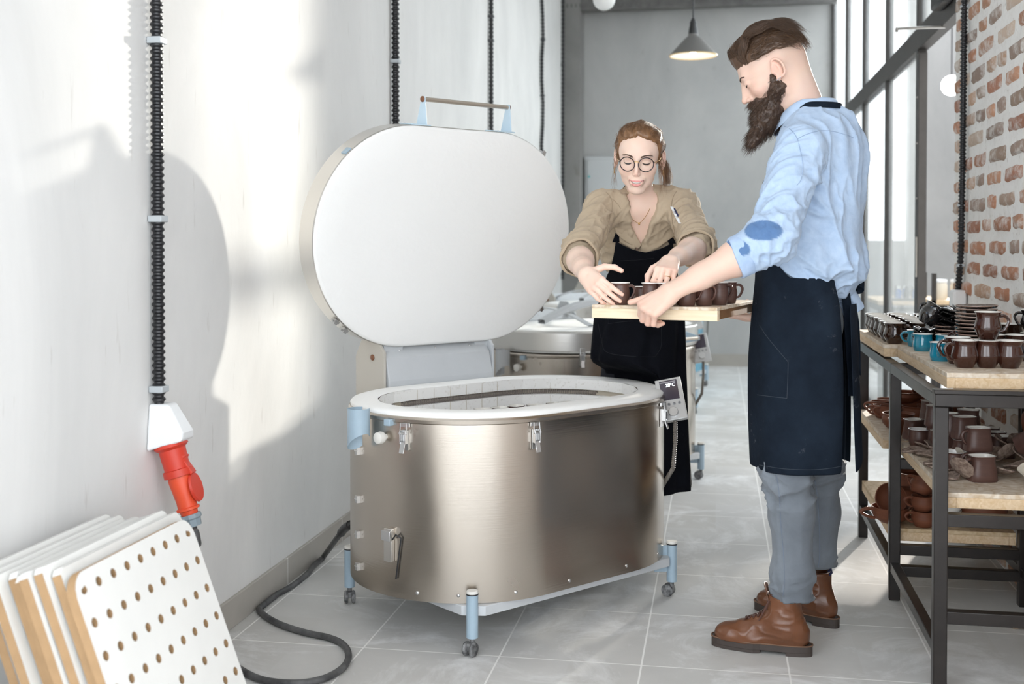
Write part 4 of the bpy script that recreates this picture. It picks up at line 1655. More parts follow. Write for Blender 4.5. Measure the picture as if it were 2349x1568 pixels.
KINDS = {
    'dark_tulip': ('glazed_mug', 'mug', .074, .0395, TUL, TULI, M_DKB, M_CREAM, [0], 0),
    'brown_tulip': ('glazed_mug', 'mug', .078, .0375, TUL, TULI, M_BRN, M_CREAM, [0], 0),
    'black_tulip': ('glazed_mug', 'mug', .070, .038, TUL, TULI, M_BLKG, M_CREAM, [0], 0),
    'teal': ('glazed_mug', 'mug', .056, .0335, BELL, BELLI, M_TEAL, M_CREAM, [0], 0),
    'umber': ('espresso_mug', 'mug', .062, .0265, TUL[:0] + [(.78, 0), (.82, .02), (.98, .35), (1.0, .55), (.90, .82), (.88, .90), (.98, .975)], [(.98, .975), (1.02, .985), (1.01, 1.01), (.92, 1.0), (.82, .9), (.84, .8), (.92, .5), (.7, .06), (.01, .05)], M_BISC, M_WHITEG, [0], 0),
    'umber_mug': ('stoneware_mug', 'mug', .058, .036, CYLM, BELLI, M_BISC, M_WHITEG, [0], 0),
    'square': ('square_cup', 'cup', .062, .034, SQ, SQI, M_BISC, M_CREAM, [], 1),
    'square_handle': ('square_cup', 'cup', .062, .034, SQ, SQI, M_BISC, M_CREAM, [pi], 1),
    't_cup': ('terracotta_cup', 'cup', .058, .040, POT, None, M_TERRA, None, [0], 0),
    't_cup2': ('terracotta_cup', 'cup', .055, .041, POT, None, M_TERRA, None, [0, pi], 0),
    't_bowl': ('terracotta_bowl', 'bowl', .062, .066, POT, None, M_TERRA, None, [], 0),
    't_wide': ('terracotta_bowl', 'bowl', .050, .070, BOWL, None, M_TERRA, None, [], 0),
    't_vase': ('terracotta_beaker', 'beaker', .072, .044, FLARE, None, M_TERRA, None, [], 0),
    't_pot': ('terracotta_pot', 'pot', .105, .088, POT, None, M_TERRA, None, [], 0),
    't_lug': ('terracotta_bowl', 'bowl', .056, .066, BOWL, None, M_TERRA, None, [0, pi], 0),
    'white_cup': ('white_cup', 'cup', .048, .036, POT, None, M_WARE, None, [], 0),
    'big_brown': ('glazed_bowl', 'bowl', .075, .052, BOWL[:5] + [(1.0, 1.0)], [(1.0, 1.0), (1.01, 1.01), (.95, 1.0), (.88, .84), (.92, .6), (.5, .1), (.01, .08)], M_DKB, M_CREAM, [], 0),
}

ORD = ['first', 'second', 'third', 'fourth', 'fifth', 'sixth', 'seventh', 'eighth', 'ninth', 'tenth', 'eleventh', 'twelfth']
ZT, ZM, ZL = .848, .528, .237
rp = random.Random(3)
g1 = 'dark tulip mugs lined up on the rack top'
for j in range(7):
    for i in range(3):
        col = ['aisle-side', 'middle', 'brick-side'][i]
        lab = f'dark glossy tulip mug, {col} line on the rack top, {ORD[j]} from middle post'
        pot('dark_tulip', lab, (.622 + i * .092 + rp.uniform(-.004, .004) + j * .0, 4.265 + j * .093 + (i % 2) * .02, ZT), rp.uniform(-1.2, .4), group=g1)


def at(u, v, z, dz=0.):
    p = onz(u, v, z)
    return (p.x, p.y, z + dz)


def back(p, d=.03):
    """move a point measured at the front of a foot away from the camera"""
    q = Vector(p)
    h = Vector((q.x, q.y, 0)).normalized() * d
    return (q.x + h.x, q.y + h.y, q.z)


gt = 'teal mugs on the rack top'
for u, v, rz, lab in [(2158, 829, -1.9, 'teal glazed mug with handle toward the camera, beside the brown mugs'),
                      (2117, 806, 1.5, 'teal glazed mug with its handle hidden, standing at the board edge'),
                      (2103, 796, 3.0, 'teal glazed mug with handle on its aisle side, closest to the middle post'),
                      (2146, 798, 1.0, 'teal glazed mug between the middle post and the saucers, behind others'),
                      (2168, 808, .5, 'teal glazed mug half hidden behind the two teal mugs at the edge')]:
    pot('teal', lab, back(at(u, v, .85), .028), rz, group=gt)
gb = 'brown mugs on the near end of the rack top'
for u, v, rz, lab in [(2213, 845, 3.25, 'brown glossy tulip mug with handle toward the teal mug, at the board corner'),
                      (2264, 845, .0, 'brown glossy tulip mug under the mug that stands on top'),
                      (2316, 846, .3, 'brown glossy tulip mug beside the pair at the board corner'),
                      (2196, 836, 3.3, 'brown mug squeezed behind the corner mug, its handle showing'),
                      (2334, 829, .6, 'brown glossy tulip mug in the second line near the frame edge'),
                      (2277, 828, .6, 'brown glossy tulip mug behind the pair at the corner')]:
    pot('brown_tulip', lab, back(at(u, v, .85), .03), rz, group=gb)
pb_ = at(2264, 845, .85)
pot('brown_tulip', 'brown tulip mug standing on the rims of the mugs below, handle to the bricks', (pb_[0] + .012, pb_[1] + .05, .85 + .0795), -.1, group=gb)
pot('black_tulip', 'tall dark mug upside on another mug at the frame edge by the bricks', (.985, 3.885, .85 + .0725), 2.6)
pot('black_tulip', 'lower dark mug of the two stacked at the frame edge', (.985, 3.885, .85), 2.8)


def saucer_stack(x, y, z, n, r, m, label, step=.0095, group='saucers stacked on the rack top', wav=0):
    """n separate saucers piled up"""
    key = ('saucer', round(r, 3), m.name, wav)
    for k in range(n):
        if key in _proto:
            o = copy_tree(_proto[key])
        else:
            o = thing('saucer', 'x', 'saucer')
            pr = [(.0001, 0), (.5 * r, 0), (.55 * r, .003), (.97 * r, .008), (1.0 * r, .012), (.97 * r, .0135), (.55 * r, .0075), (.0001, .006)]
            mb = MB().lathe(pr, 40)
            if wav:
                mb.v = [(a * (1 + .07 * sin(7 * math.atan2(b_, a))), b_ * (1 + .07 * sin(7 * math.atan2(b_, a))), c + (.006 * sin(7 * math.atan2(b_, a)) * (sqrt(a * a + b_ * b_) / r) ** 2)) for a, b_, c in mb.v]
            mb.build('dish', m, o)
            MB().lathe([(.985 * r, .0125), (1.003 * r, .0118), (1.0 * r, .0142), (.975 * r, .0142)], 40, closed=True).build('rim_line', M_BISC if m is M_BISC else mat('worn_glaze_edge', (.30, .20, .15), .3), o) if not wav else None
            _proto[key] = o
        o['label'] = label.format(['lowest', 'second', 'third', 'fourth', 'fifth', 'sixth', 'seventh', 'eighth', 'ninth', 'tenth', 'eleventh', 'twelfth', 'thirteenth', 'fourteenth'][k] if k < n - 1 else 'topmost')
        o['group'] = group
        o.location = (x + rp.uniform(-.002, .002), y + rp.uniform(-.002, .002), z + k * step)
        o.rotation_euler = (rp.uniform(-.015, .015), rp.uniform(-.015, .015), rp.uniform(0, 6))


M_SAUC = mat('brown_black_glaze', (.045, .026, .020), .16, coat=1., col2=(.02, .012, .01), vscale=12)
q = at(2236, 818, .85)
saucer_stack(q[0] + .01, q[1] + .03, .85, 14, .062, M_SAUC, 'brown saucer in the tall stack behind the perched mug, {} of its pile', step=.0112, group='brown saucers in the tall stack')
q = at(2190, 806, .85)
saucer_stack(q[0], q[1] + .05, .85, 7, .052, M_SAUC, 'small brown saucer in the low pile behind the teal mugs, {} of its pile', step=.0112, group='brown saucers in the low pile')
q = (.80, 4.04, .85)
saucer_stack(.80, 4.03, .85, 11, .082, M_BLKG, 'black wavy-edged plate in the wide pile near the bricks, {} of its pile', step=.0125, group='wavy black plates in the wide pile', wav=1)
saucer_stack(.70, 4.06, .85, 6, .050, M_BLKG, 'small black plate in the pile under the tipped mugs, {} of its pile', step=.0115, group='small black plates near the middle post', wav=1)
pot('black_tulip', 'black mug tipped over on the small plates, its cream inside facing up', (.685, 4.05, .935), 2.2, (.5, -.35))
pot('black_tulip', 'black mug leaning beside the tipped mug on the small plates', (.755, 4.10, .925), .4, (.35, .8))
pot('brown_tulip', 'brown mug standing between the low saucer pile and the tall stack', (.79, 3.90, .85), 3.0)
pot('big_brown', 'large dark bowl with cream rim against the bricks on the rack top', (.945, 4.05, .862), 0)
pot('big_brown', 'dark bowl nested under the large dark bowl by the bricks', (.945, 4.05, .8485), 0, sc=.93)
o = pot('teal', 'teal cup lying tilted at the brick side of the rack top', (.945, 3.80, .872), 1.0, (.3, .9), sc=1.25)
pot('teal', 'teal cup with cream inside near the frame edge, behind brown mugs', (.945, 3.64, .85), 1.0, sc=1.1)
pot('brown_tulip', 'brown mug near the bricks behind the teal cups', (1.0, 3.725, .85), .2)

# middle level, far bay: unfired terracotta
gtc = 'terracotta ware on the middle level'
for kind, u, v, rz, lab, dz in [
    ('t_cup', 2013, 948, 3.1, 'terracotta cup with handle on the aisle side, at the far board corner', 0),
    ('t_cup', 2024, 938, 1.0, 'terracotta cup in the farthest place at the board corner', 0),
    ('t_cup2', 2024, 959, 3.2, 'two-handled terracotta cup, second from the far board corner', 0),
    ('t_cup', 2041, 966, 3.1, 'terracotta cup with ear handle beside the round bowl', 0),
    ('t_wide', 2070, 945, 0, 'wide terracotta bowl on top of a pile behind the middle post', .045),
    ('t_wide', 2072, 946, 0, 'wide terracotta bowl at the bottom of the pile behind the middle post', 0),
    ('t_bowl', 2061, 985, 0, 'round-bellied terracotta bowl half hidden by the middle post', 0),
    ('t_vase', 2060, 1000, 0, 'flared terracotta beaker touching the middle post', 0),
    ('t_bowl', 2104, 966, 0, 'small round terracotta bowl between the middle post and the stoneware', 0),
    ('t_cup', 2098, 946, 1.2, 'small terracotta cup behind the round bowl past the middle post', 0),
    ('t_cup', 2122, 938, 1.2, 'terracotta cup far back under the rack top', 0),
    ('t_bowl', 2136, 962, 0, 'terracotta bowl beside the broad pot near the near post', 0),
    ('t_pot', 2152, 946, 0, 'broad terracotta pot seen just behind the near post', .0),
]:
    q_ = back(at(u, v, ZM), .035)
    pot(kind, lab, (q_[0], q_[1] if q_[1] < 4.6 else 4.6 + (q_[1] - 4.6) * .65, ZM + dz), rz, sc=.95 if kind in ('t_cup', 't_cup2') else .9 if kind != 't_vase' else .8, group=gtc)
p_ = back(at(2128, 952, ZM), .0)
pot('t_vase', 'terracotta beaker tipped over on the cups at the back', (p_[0], p_[1], ZM + .075), 0, (.3, -.8), sc=.75)

# middle level, near bay: umber stoneware
gum = 'umber stoneware on the middle level'
for kind, u, v, rz, lab, dz, sc in [
    ('umber_mug', 2108, 1026, .1, 'umber mug with white inside and curled handle at the board edge', 0, .98),
    ('square', 2097, 1010, .6, 'umber cup with folded rim behind the curled-handle mug', 0, 1.1),
    ('square', 2152, 1022, .4, 'umber cup at the bottom of the stacked pair near the near post', 0, 1.15),
    ('square', 2158, 1022, .2, 'large umber cup stacked on another near the near post', .070, 1.2),
    ('square', 2137, 1008, .3, 'umber cup stacked beside the large one, farther from the camera', .062, 1.1),
    ('square', 2134, 1008, .7, 'umber cup supporting another, farther from the camera', 0, 1.1),
    ('square_handle', 2252, 1107, .25, 'umber square cup closest to the camera at the board front', 0, 1.15),
    ('square_handle', 2245, 1092, .2, 'umber square cup on the board beneath the middle square one', 0, 1.1),
    ('square_handle', 2243, 1092, .25, 'umber square cup perched on two others in the middle', .069, 1.1),
    ('square', 2212, 1062, .1, 'umber square cup behind the near post, lower of two', 0, 1.1),
    ('square', 2212, 1060, .3, 'umber square cup behind the near post, upper of two', .069, 1.1),
    ('umber_mug', 2190, 1082, 3.3, 'umber mug partly hidden by the near post', 0, .95),
]:
    b_ = back(at(u, v, ZM), .035)
    pot(kind, lab, (b_[0], b_[1], ZM + dz), rz, sc=sc, group=gum)
pot('square', 'umber cup lying tilted with its olive inside visible near the bricks', (.90, 3.63, ZM + .075), .5, (.95, .1), sc=1.15)
pot('t_pot', 'dark pot tipped against the bricks on the middle level', (.955, 3.80, ZM + .10), .5, (1.0, .9), sc=.9)
# more square cups in the shade
k = 0
for j in range(3):
    for i in range(3):
        lab = f'umber cup in the shaded cluster, {["aisle-side", "middle", "brick-side"][i]} line, {ORD[j]} from leaf dishes'
        pot('square', lab, (.72 + i * .082, 3.845 + j * .085, ZM), rp.uniform(-.4, .4), group='umber cups clustered in the shade', sc=1.1)
        if (i + j) % 2 == 0 and i < 2:
            pot('square', lab.replace('umber cup in', 'upper umber cup stacked in'), (.72 + i * .082, 3.845 + j * .085, ZM + .0690), rp.uniform(-.4, .4), group='umber cups clustered in the shade', sc=1.1)


# leaf dishes: small flat wavy plates with pressed leaf texture
def leaf_dish(seed):
    r_ = random.Random(seed)
    n, m = 28, 6
    ph = r_.uniform(0, 6)
    v, f = [], []
    for side in (0, 1):
        v.append((0, 0, .004 * side))
        for j in range(1, m + 1):
            for i in range(n):
                a = 2 * pi * i / n
                R = .036 * (1 + .10 * sin(3 * a + ph) + .05 * sin(7 * a + 2 * ph)) * j / m
                z = .010 * (j / m) ** 2 * (1 + .5 * sin(2 * a + ph)) + .004 * side
                v.append((R * cos(a) * 1.25, R * sin(a), z))
    o = 1 + n * m
    for i in range(n):
        k = (i + 1) % n
        f.append((0, 1 + k, 1 + i))
        f.append((o, o + 1 + i, o + 1 + k))
        for j in range(m - 1):
            f.append((1 + j * n + i, 1 + j * n + k, 1 + (j + 1) * n + k, 1 + (j + 1) * n + i))
            f.append((o + 1 + j * n + i, o + 1 + (j + 1) * n + i, o + 1 + (j + 1) * n + k, o + 1 + j * n + k))
        f.append((1 + (m - 1) * n + i, 1 + (m - 1) * n + k, o + 1 + (m - 1) * n + k, o + 1 + (m - 1) * n + i))
    return v, f


M_LEAFB = M_LEAF
leafs = []
ld_t = ['flat on the board', 'tipped on edge', 'leaning on its neighbours', 'lying cream side up']
spots = [(2104, 1043, 0, 0), (2128, 1030, .3, 0), (2140, 1022, -.5, .010), (2150, 1040, .5, .008), (2140, 1052, .1, 0), (2162, 1050, -.3, .012), (2155, 1072, 0, 0), (2172, 1085, .15, 0), (2176, 1100, 0, 0), (2202, 1105, .9, .03),
         (2300, 1100, .35, .012), (2338, 1092, .2, .018), (2322, 1076, .8, .04), (2285, 1070, -.4, .03), (2300, 1060, .7, .05), (2334, 1062, 1.0, .05), (2345, 1078, .9, .04), (2280, 1052, .3, .02), (2310, 1048, -.3, .03), (2268, 1062, .2, .01), (2192, 1044, .6, .03)]
row = ['along the board edge', 'behind the near post', 'beside the square cups', 'near the frame edge']
protos = []
for i, (u, v_, tl_, dz) in enumerate(spots):
    s = i % 4
    if i < 4:
        vv, ff = leaf_dish(i)
        o = MB().add(vv, ff).build('leaf_dish', M_CREAM if False else M_LEAF)
        protos.append(o)
    else:
        o = protos[s].copy()
        C.objects.link(o)
    q = at(u, v_, ZM)
    o.location = (q[0], q[1] + .02, ZM + .001 + dz)
    o.rotation_euler = (tl_, tl_ * .4, rp.uniform(0, 6))
    where = 'on the aisle half of the board' if u < 2180 else 'at the foot of the near post' if u < 2210 else 'on the brick half of the board'
    tag(o, f'speckled leaf-textured dish {where}, {ORD[i % 10]} in from the {"middle" if u < 2210 else "near"} post', 'dish', 'leaf dishes scattered on the middle level')
for i, (x, y, z, rx, ry, lab) in enumerate([(.865, 3.42, .56, 1.0, .3, 'cream-glazed leaf dish standing on edge near the frame edge'), (.90, 3.34, .565, 1.1, .5, 'second cream leaf dish standing on edge at the frame edge'), (.72, 3.62, .56, .9, -.3, 'white glazed dish leaning behind the near post')]):
    o = protos[0].copy()
    C.objects.link(o)
    o.data = protos[0].data.copy()
    o.data.materials[0] = mat('cream_dish_glaze', (.55, .50, .42), .3, col2=(.42, .37, .30), vscale=30)
    o.location, o.rotation_euler = (x, y, z), (rx, ry, i)
    o.scale = (.8, .8, .8)
    tag(o, lab, 'dish', 'cream dishes on the middle level')

# lowest level
gl_ = 'terracotta ware on the lowest level'
for kind, u, v, rz, lab, dz, sc in [
    ('t_lug', 2043, 1203, .2, 'shallow terracotta bowl with two lugs holding another bowl', 0, 1.0),
    ('t_cup2', 2118, 1211, .2, 'two-handled terracotta cup at the bottom of the crooked stack', 0, 1.0),
    ('t_cup2', 2116, 1211, .1, 'two-handled terracotta cup in the middle of the crooked stack', .054, .95),
    ('t_cup', 2084, 1163, 3.2, 'terracotta cup behind the middle post on the lowest board', 0, 1.1),
    ('t_pot', 2105, 1150, .2, 'big terracotta pot at the back of the lowest board', 0, .95),
    ('t_cup', 2136, 1170, 3.0, 'terracotta cup between the big pot and the white cups', .03, 1.1),
    ('t_bowl', 2137, 1172, 3.0, 'terracotta bowl under a cup between big pot and white cups', 0, .8),
    ('white_cup', 2179, 1207, 0, 'white cup, lower of the two nested by the near post', 0, 1.08),
    ('white_cup', 2179, 1207, 1, 'white cup, upper of the two nested by the near post', .040, 1.08),
    ('t_pot', 2252, 1208, .3, 'big terracotta pot close to the bricks on the lowest board', 0, .98),
    ('t_bowl', 2205, 1178, .3, 'terracotta bowl deep in the shade past the white cups', 0, .9),
]:
    r_ = {'t_pot': .085, 't_lug': .05}.get(kind, .035)
    b_ = back(at(u, v, ZL), r_ * .8)
    pot(kind, lab, (min(b_[0], .96 if kind == 't_pot' else 1.0), b_[1], ZL + dz), rz, sc=sc, group=gl_)
b_ = back(at(2043, 1203, ZL), .04)
pot('t_wide', 'terracotta bowl stood upright inside the two-lug bowl', (b_[0] + .0, b_[1] + .035, ZL + .068), 0, (1.15, 0.1), sc=.78, group=gl_)
b_ = back(at(2114, 1211, ZL), .03)
pot('t_cup2', 'two-handled terracotta cup tipped on top of the crooked stack', (b_[0] - .012, b_[1], ZL + .112), .3, (-.1, .45), sc=.95, group=gl_)
# lump of clay on the floor
q = onz(2332, 1438, 0)
mb = MB().sphere((0, 0, 0), (.05, .032, .014), 18, 10)
mb.v = [(x * (1 + .12 * sin(5 * x * 60 + y * 90)), y * (1 + .1 * sin(x * 130)), max(z, -.012) + .003 * sin(x * 170)) for x, y, z in mb.v]
o = mb.build('clay_lump', mat('dry_clay', (.40, .30, .21), .9, bump=.6, bscale=50), loc=(q.x, q.y, .0125))
tag(o, 'dry flattened lump of clay on the floor under the rack', 'clay')

# ------------------------------------------------------------------ the board the two people share, and its espresso mugs
BL = P(.2245, 3.25, 0)
E1 = (RGT * .909 - FWD * .417)
M_PINEX = wood('pale_smooth_pine', (.80, .68, .50), (.69, .54, .36), sc=(1.0, 16, 16))
E2 = (RGT * .417 + FWD * .909)
BZ = 1.030
BW, BD = .360, .46
cb = thing('carried_board', 'pale wooden board of espresso mugs held between the man and the woman', 'board', (BL.x, BL.y, BZ))
cb.rotation_euler.z = math.atan2(E1.y, E1.x)
MB().box((BW / 2, BD / 2, -.0045), (BW, BD, .009)).build('top_sheet', M_PLY, cb, bevel=.001)
MB().box((BW / 2, .012, -.023), (BW, .024, .028)).build('front_batten', M_PINEX, cb, bevel=.001)
MB().box((BW / 2, BD - .012, -.023), (BW, .024, .028)).build('rear_batten', M_PINEX, cb, bevel=.001)
MB().box((BW - .014, BD / 2, -.022), (.016, BD - .05, .026)).build('side_batten', mat('old_brown_plywood', (.26, .13, .055), .6, var=.3, vscale=20), cb, bevel=.001)
MB().box((.014, BD / 2, -.022), (.016, BD - .05, .026)).build('side_batten', M_PINE, cb, bevel=.001)


def onb(a, b):
    return P(0, 0, 0) + BL + E1 * a + E2 * b + UP * (BZ + .0003)


gm = 'umber espresso mugs on the carried board'
# (along the near edge, depth, handle angle, scale, label)
AL = math.atan2(E1.y, E1.x)
for a, b_, rz, sc, lab in [
    (.073, .034, .25, 1.0, 'espresso mug held by the fingers of the woman at the open end of the board'),
    (.112, .100, .2, .80, 'smaller espresso mug behind the one in her first hand, handle showing'),
    (.130, .170, .2, .80, 'small espresso mug farther back between her two hands'),
    (.158, .050, .3, 1.0, 'espresso mug under the fingertips of her other hand'),
    (.205, .044, .2, 1.0, 'espresso mug mostly hidden behind the wrist of the man'),
    (.262, .048, .35, .98, 'espresso mug next after the forearm, handle pointing along the board'),
    (.235, .105, .2, .95, 'espresso mug peeping out under the forearm of the man'),
    (.300, .085, -.35, .98, 'espresso mug with curled handle facing the camera'),
    (.312, .190, .2, 1.0, 'espresso mug in the back line over the curled-handle one'),
    (.327, .140, 2.2, 1.02, 'ribbed espresso mug closest to the apron of the man'),
    (.330, .235, .2, 1.0, 'espresso mug in the back line next to the apron'),
    (.245, .260, .2, 1.0, 'espresso mug in the back line behind the forearm'),
    (.175, .300, .2, .9, 'espresso mug at the far side of the carried board'),
]:
    p_ = onb(a, b_)
    pot('umber', lab, p_, AL + rz, sc=sc, group=gm)

# ------------------------------------------------------------------ pots inside the open kiln
gk = 'brown cups being fired inside the open kiln'
gin = [(1070, 938), (1108, 933), (1146, 930), (1184, 926), (1228, 924), (1272, 920), (1092, 946), (1135, 943), (1176, 938), (1212, 936), (1250, 931), (1300, 918)]
for i, (u, v) in enumerate(gin):
    zr = .632
    q = onz(u, v, zr)
    lab = f'pale-rimmed cup in the open kiln, {ORD[i % 6]} of its {"back" if i < 6 else "front"} row'
    pot('square', lab, (q.x, q.y, zr - .062 * 1.1), .9 + rp.uniform(-.3, .3), sc=1.0, group=gk)
# kiln shelf the cups stand on
MB().prism(stadium(KA, KR - .12, 14), .550, .569).build('inner_shelf', M_SLAB, kiln, smooth=False)

# ------------------------------------------------------------------ work table and shelf of the neighbouring room behind the glass
tb = onz(1990, 684, .78)
wt = thing('work_table', 'steel work table with wooden top seen through the glass behind the man', 'table', (1.48, 9.35, 0))
MB().box((0, 0, .765), (.62, .9, .03)).build('tabletop', M_PINE, wt, bevel=.003)
for sx in (-1, 1):
    for sy in (-1, 1):
        MB().box((sx * .28, sy * .42, .375), (.04, .04, .75)).build('leg', M_RAW, wt)
for z in (.72, .25):
    for sx in (-1, 1):
        MB().box((sx * .28, 0, z), (.03, .84, .03)).build('rail', M_RAW, wt)
    for sy in (-1, 1):
        MB().box((0, sy * .42, z), (.56, .03, .03)).build('rail', M_RAW, wt)
tr = thing('glaze_tray', 'dark tray of small bottles on the table behind the glass', 'tray', (1.40, 9.02, .781))
MB().box((0, 0, .009), (.24, .20, .018)).build('tray', M_BLACK, tr, bevel=.003)
for i in range(6):
    o = thing('glaze_bottle', 'small bottle on the dark tray, ' + ['blue capped, at the pane side', 'black, in the middle', 'blue, by the tray end', 'dark, second in line', 'white capped, at the back', 'black, behind the blue one'][i], 'bottle',
              (1.33 + (i % 3) * .06, 8.98 + (i // 3) * .08, .7995), group='bottles on the glaze tray')
    MB().lathe([(.0001, 0), (.02, 0), (.021, .05), (.012, .065), (.012, .07), (.0001, .07)], 16).build('bottle', [mat('blue_glass', (.02, .12, .4), .2), M_BLACK][i % 2], o)
    MB().cyl((0, 0, .069), (0, 0, .09), .013, n=16).build('cap', [M_WHITEPL, M_BLACK][i % 2], o)
sf = thing('storage_shelf', 'dark steel shelf of pale jars seen through the open door bay', 'shelf', (1.85, 8.5, 0))
for z in (.80, .35):
    MB().box((0, 0, z), (.8, .4, .03)).build('shelf_board', M_PINE, sf)
    MB().box((0, -.2, z - .035), (.8, .02, .04)).build('rail', M_RAW, sf)
for sx in (-1, 1):
    for sy in (-1, 1):
        MB().box((sx * .385, sy * .185, .5), (.03, .03, 1.0)).build('post', M_RAW, sf)
MB().box((0, -.2, .50), (.8, .02, .02)).build('rail', M_RAW, sf)
jn = ['at the pane side', 'second from the pane side', 'third in line', 'fourth in line', 'fifth in line', 'at the brick side']
for i in range(6):
    o = thing('storage_jar', f'pale lidded jar on the shelf beyond the door bay, {jn[i]}', 'jar', (1.52 + i * .125, 8.42, .8155), group='jars on the shelf beyond the door')
    MB().lathe([(.0001, 0), (.05, 0), (.054, .02), (.054, .10), (.044, .12)], 20).build('jar', mat('beige_stoneware', (.62, .55, .45), .5), o)
    MB().lathe([(.046, .118), (.052, .122), (.052, .14), (.0001, .143)], 20).build('lid', M_WHITEPL, o)
# glowing globe in the neighbouring room
gp = W(2183, 196, 8.6)
gl2 = thing('hanging_globe_lamp', 'lit white globe lamp half hidden by the brick edge', 'lamp', gp)
MB().sphere((0, 0, 0), .075).build('globe', mat('lit_globe', (1, 1, 1), .3, emit=(1, .98, .94), estr=5), gl2)
MB().tube([(0, 0, .07), (0, 0, 3.75 - gp.z)], .005, 8).build('cord', M_BLACK, gl2)
# ------------------------------------------------------------------ organic surfaces: smooth unions of tapered limbs, meshed on a grid
def A3(p):
    return np.array([p[0], p[1], p[2]], dtype=np.float64)


def smin(a, b, k):
    if k <= 0:
        return np.minimum(a, b)
    h = np.clip(.5 + .5 * (b - a) / k, 0, 1)
    return b + (a - b) * h - k * h * (1 - h)


def smax(a, b, k):
    return -smin(-a, -b, k)


class Cap:
    """limb piece from a to b with radii; optional flattening along an axis"""
    def __init__(s, a, b, ra, rb, flat=None, fk=1.):
        s.a, s.b, s.ra, s.rb = A3(a), A3(b), ra, rb
        s.flat = None if flat is None else A3(flat) / np.linalg.norm(A3(flat))
        s.fk = fk

    def __call__(s, P_):
        ba = s.b - s.a
        pa = P_ - s.a
        h = np.clip(pa @ ba / max(1e-12, ba @ ba), 0, 1)
        d = pa - h[:, None] * ba
        if s.flat is not None:
            c = d @ s.flat
            d = d + np.outer(c * (1 / s.fk - 1), s.flat)
        r = s.ra + (s.rb - s.ra) * h
        return np.sqrt((d * d).sum(1)) - r


class Ell:
    def __init__(s, c, r, R=None):
        s.c, s.r, s.R = A3(c), A3(r), R

    def __call__(s, P_):
        q = P_ - s.c
        if s.R is not None:
            q = q @ s.R
        k0 = np.sqrt(((q / s.r) ** 2).sum(1))
        k1 = np.sqrt(((q / (s.r ** 2)) ** 2).sum(1))
        return k0 * (k0 - 1) / np.maximum(k1, 1e-9)


class Grp:
    """list of (op, prim, k): op '+', '-', '&'"""
    def __init__(s, items):
        s.it = items

    def __call__(s, P_):
        d = None
        for op, pr, k in s.it:
            e = pr(P_)
            if d is None:
                d = e
            elif op == '+':
                d = smin(d, e, k)
            elif op == '-':
                d = smax(d, -e, k)
            else:
                d = smax(d, e, k)
        return d


def hash3(i, j, k, seed):
    n = (i * 374761393 + j * 668265263 + k * 2147483647 + seed * 974634777) & 0xffffffff
    n = ((n ^ (n >> 13)) * 1274126177) & 0xffffffff
    n = n ^ (n >> 16)
    return (n & 0xffff) / 65535.0


def vnoise(P_, seed=0):
    """smooth value noise, -1..1"""
    I = np.floor(P_).astype(np.int64)
    F = P_ - I
    F = F * F * (3 - 2 * F)
    out = 0
    for dx in (0, 1):
        for dy in (0, 1):
            for dz in (0, 1):
                w = (F[:, 0] if dx else 1 - F[:, 0]) * (F[:, 1] if dy else 1 - F[:, 1]) * (F[:, 2] if dz else 1 - F[:, 2])
                out = out + w * hash3(I[:, 0] + dx, I[:, 1] + dy, I[:, 2] + dz, seed)
    return out * 2 - 1


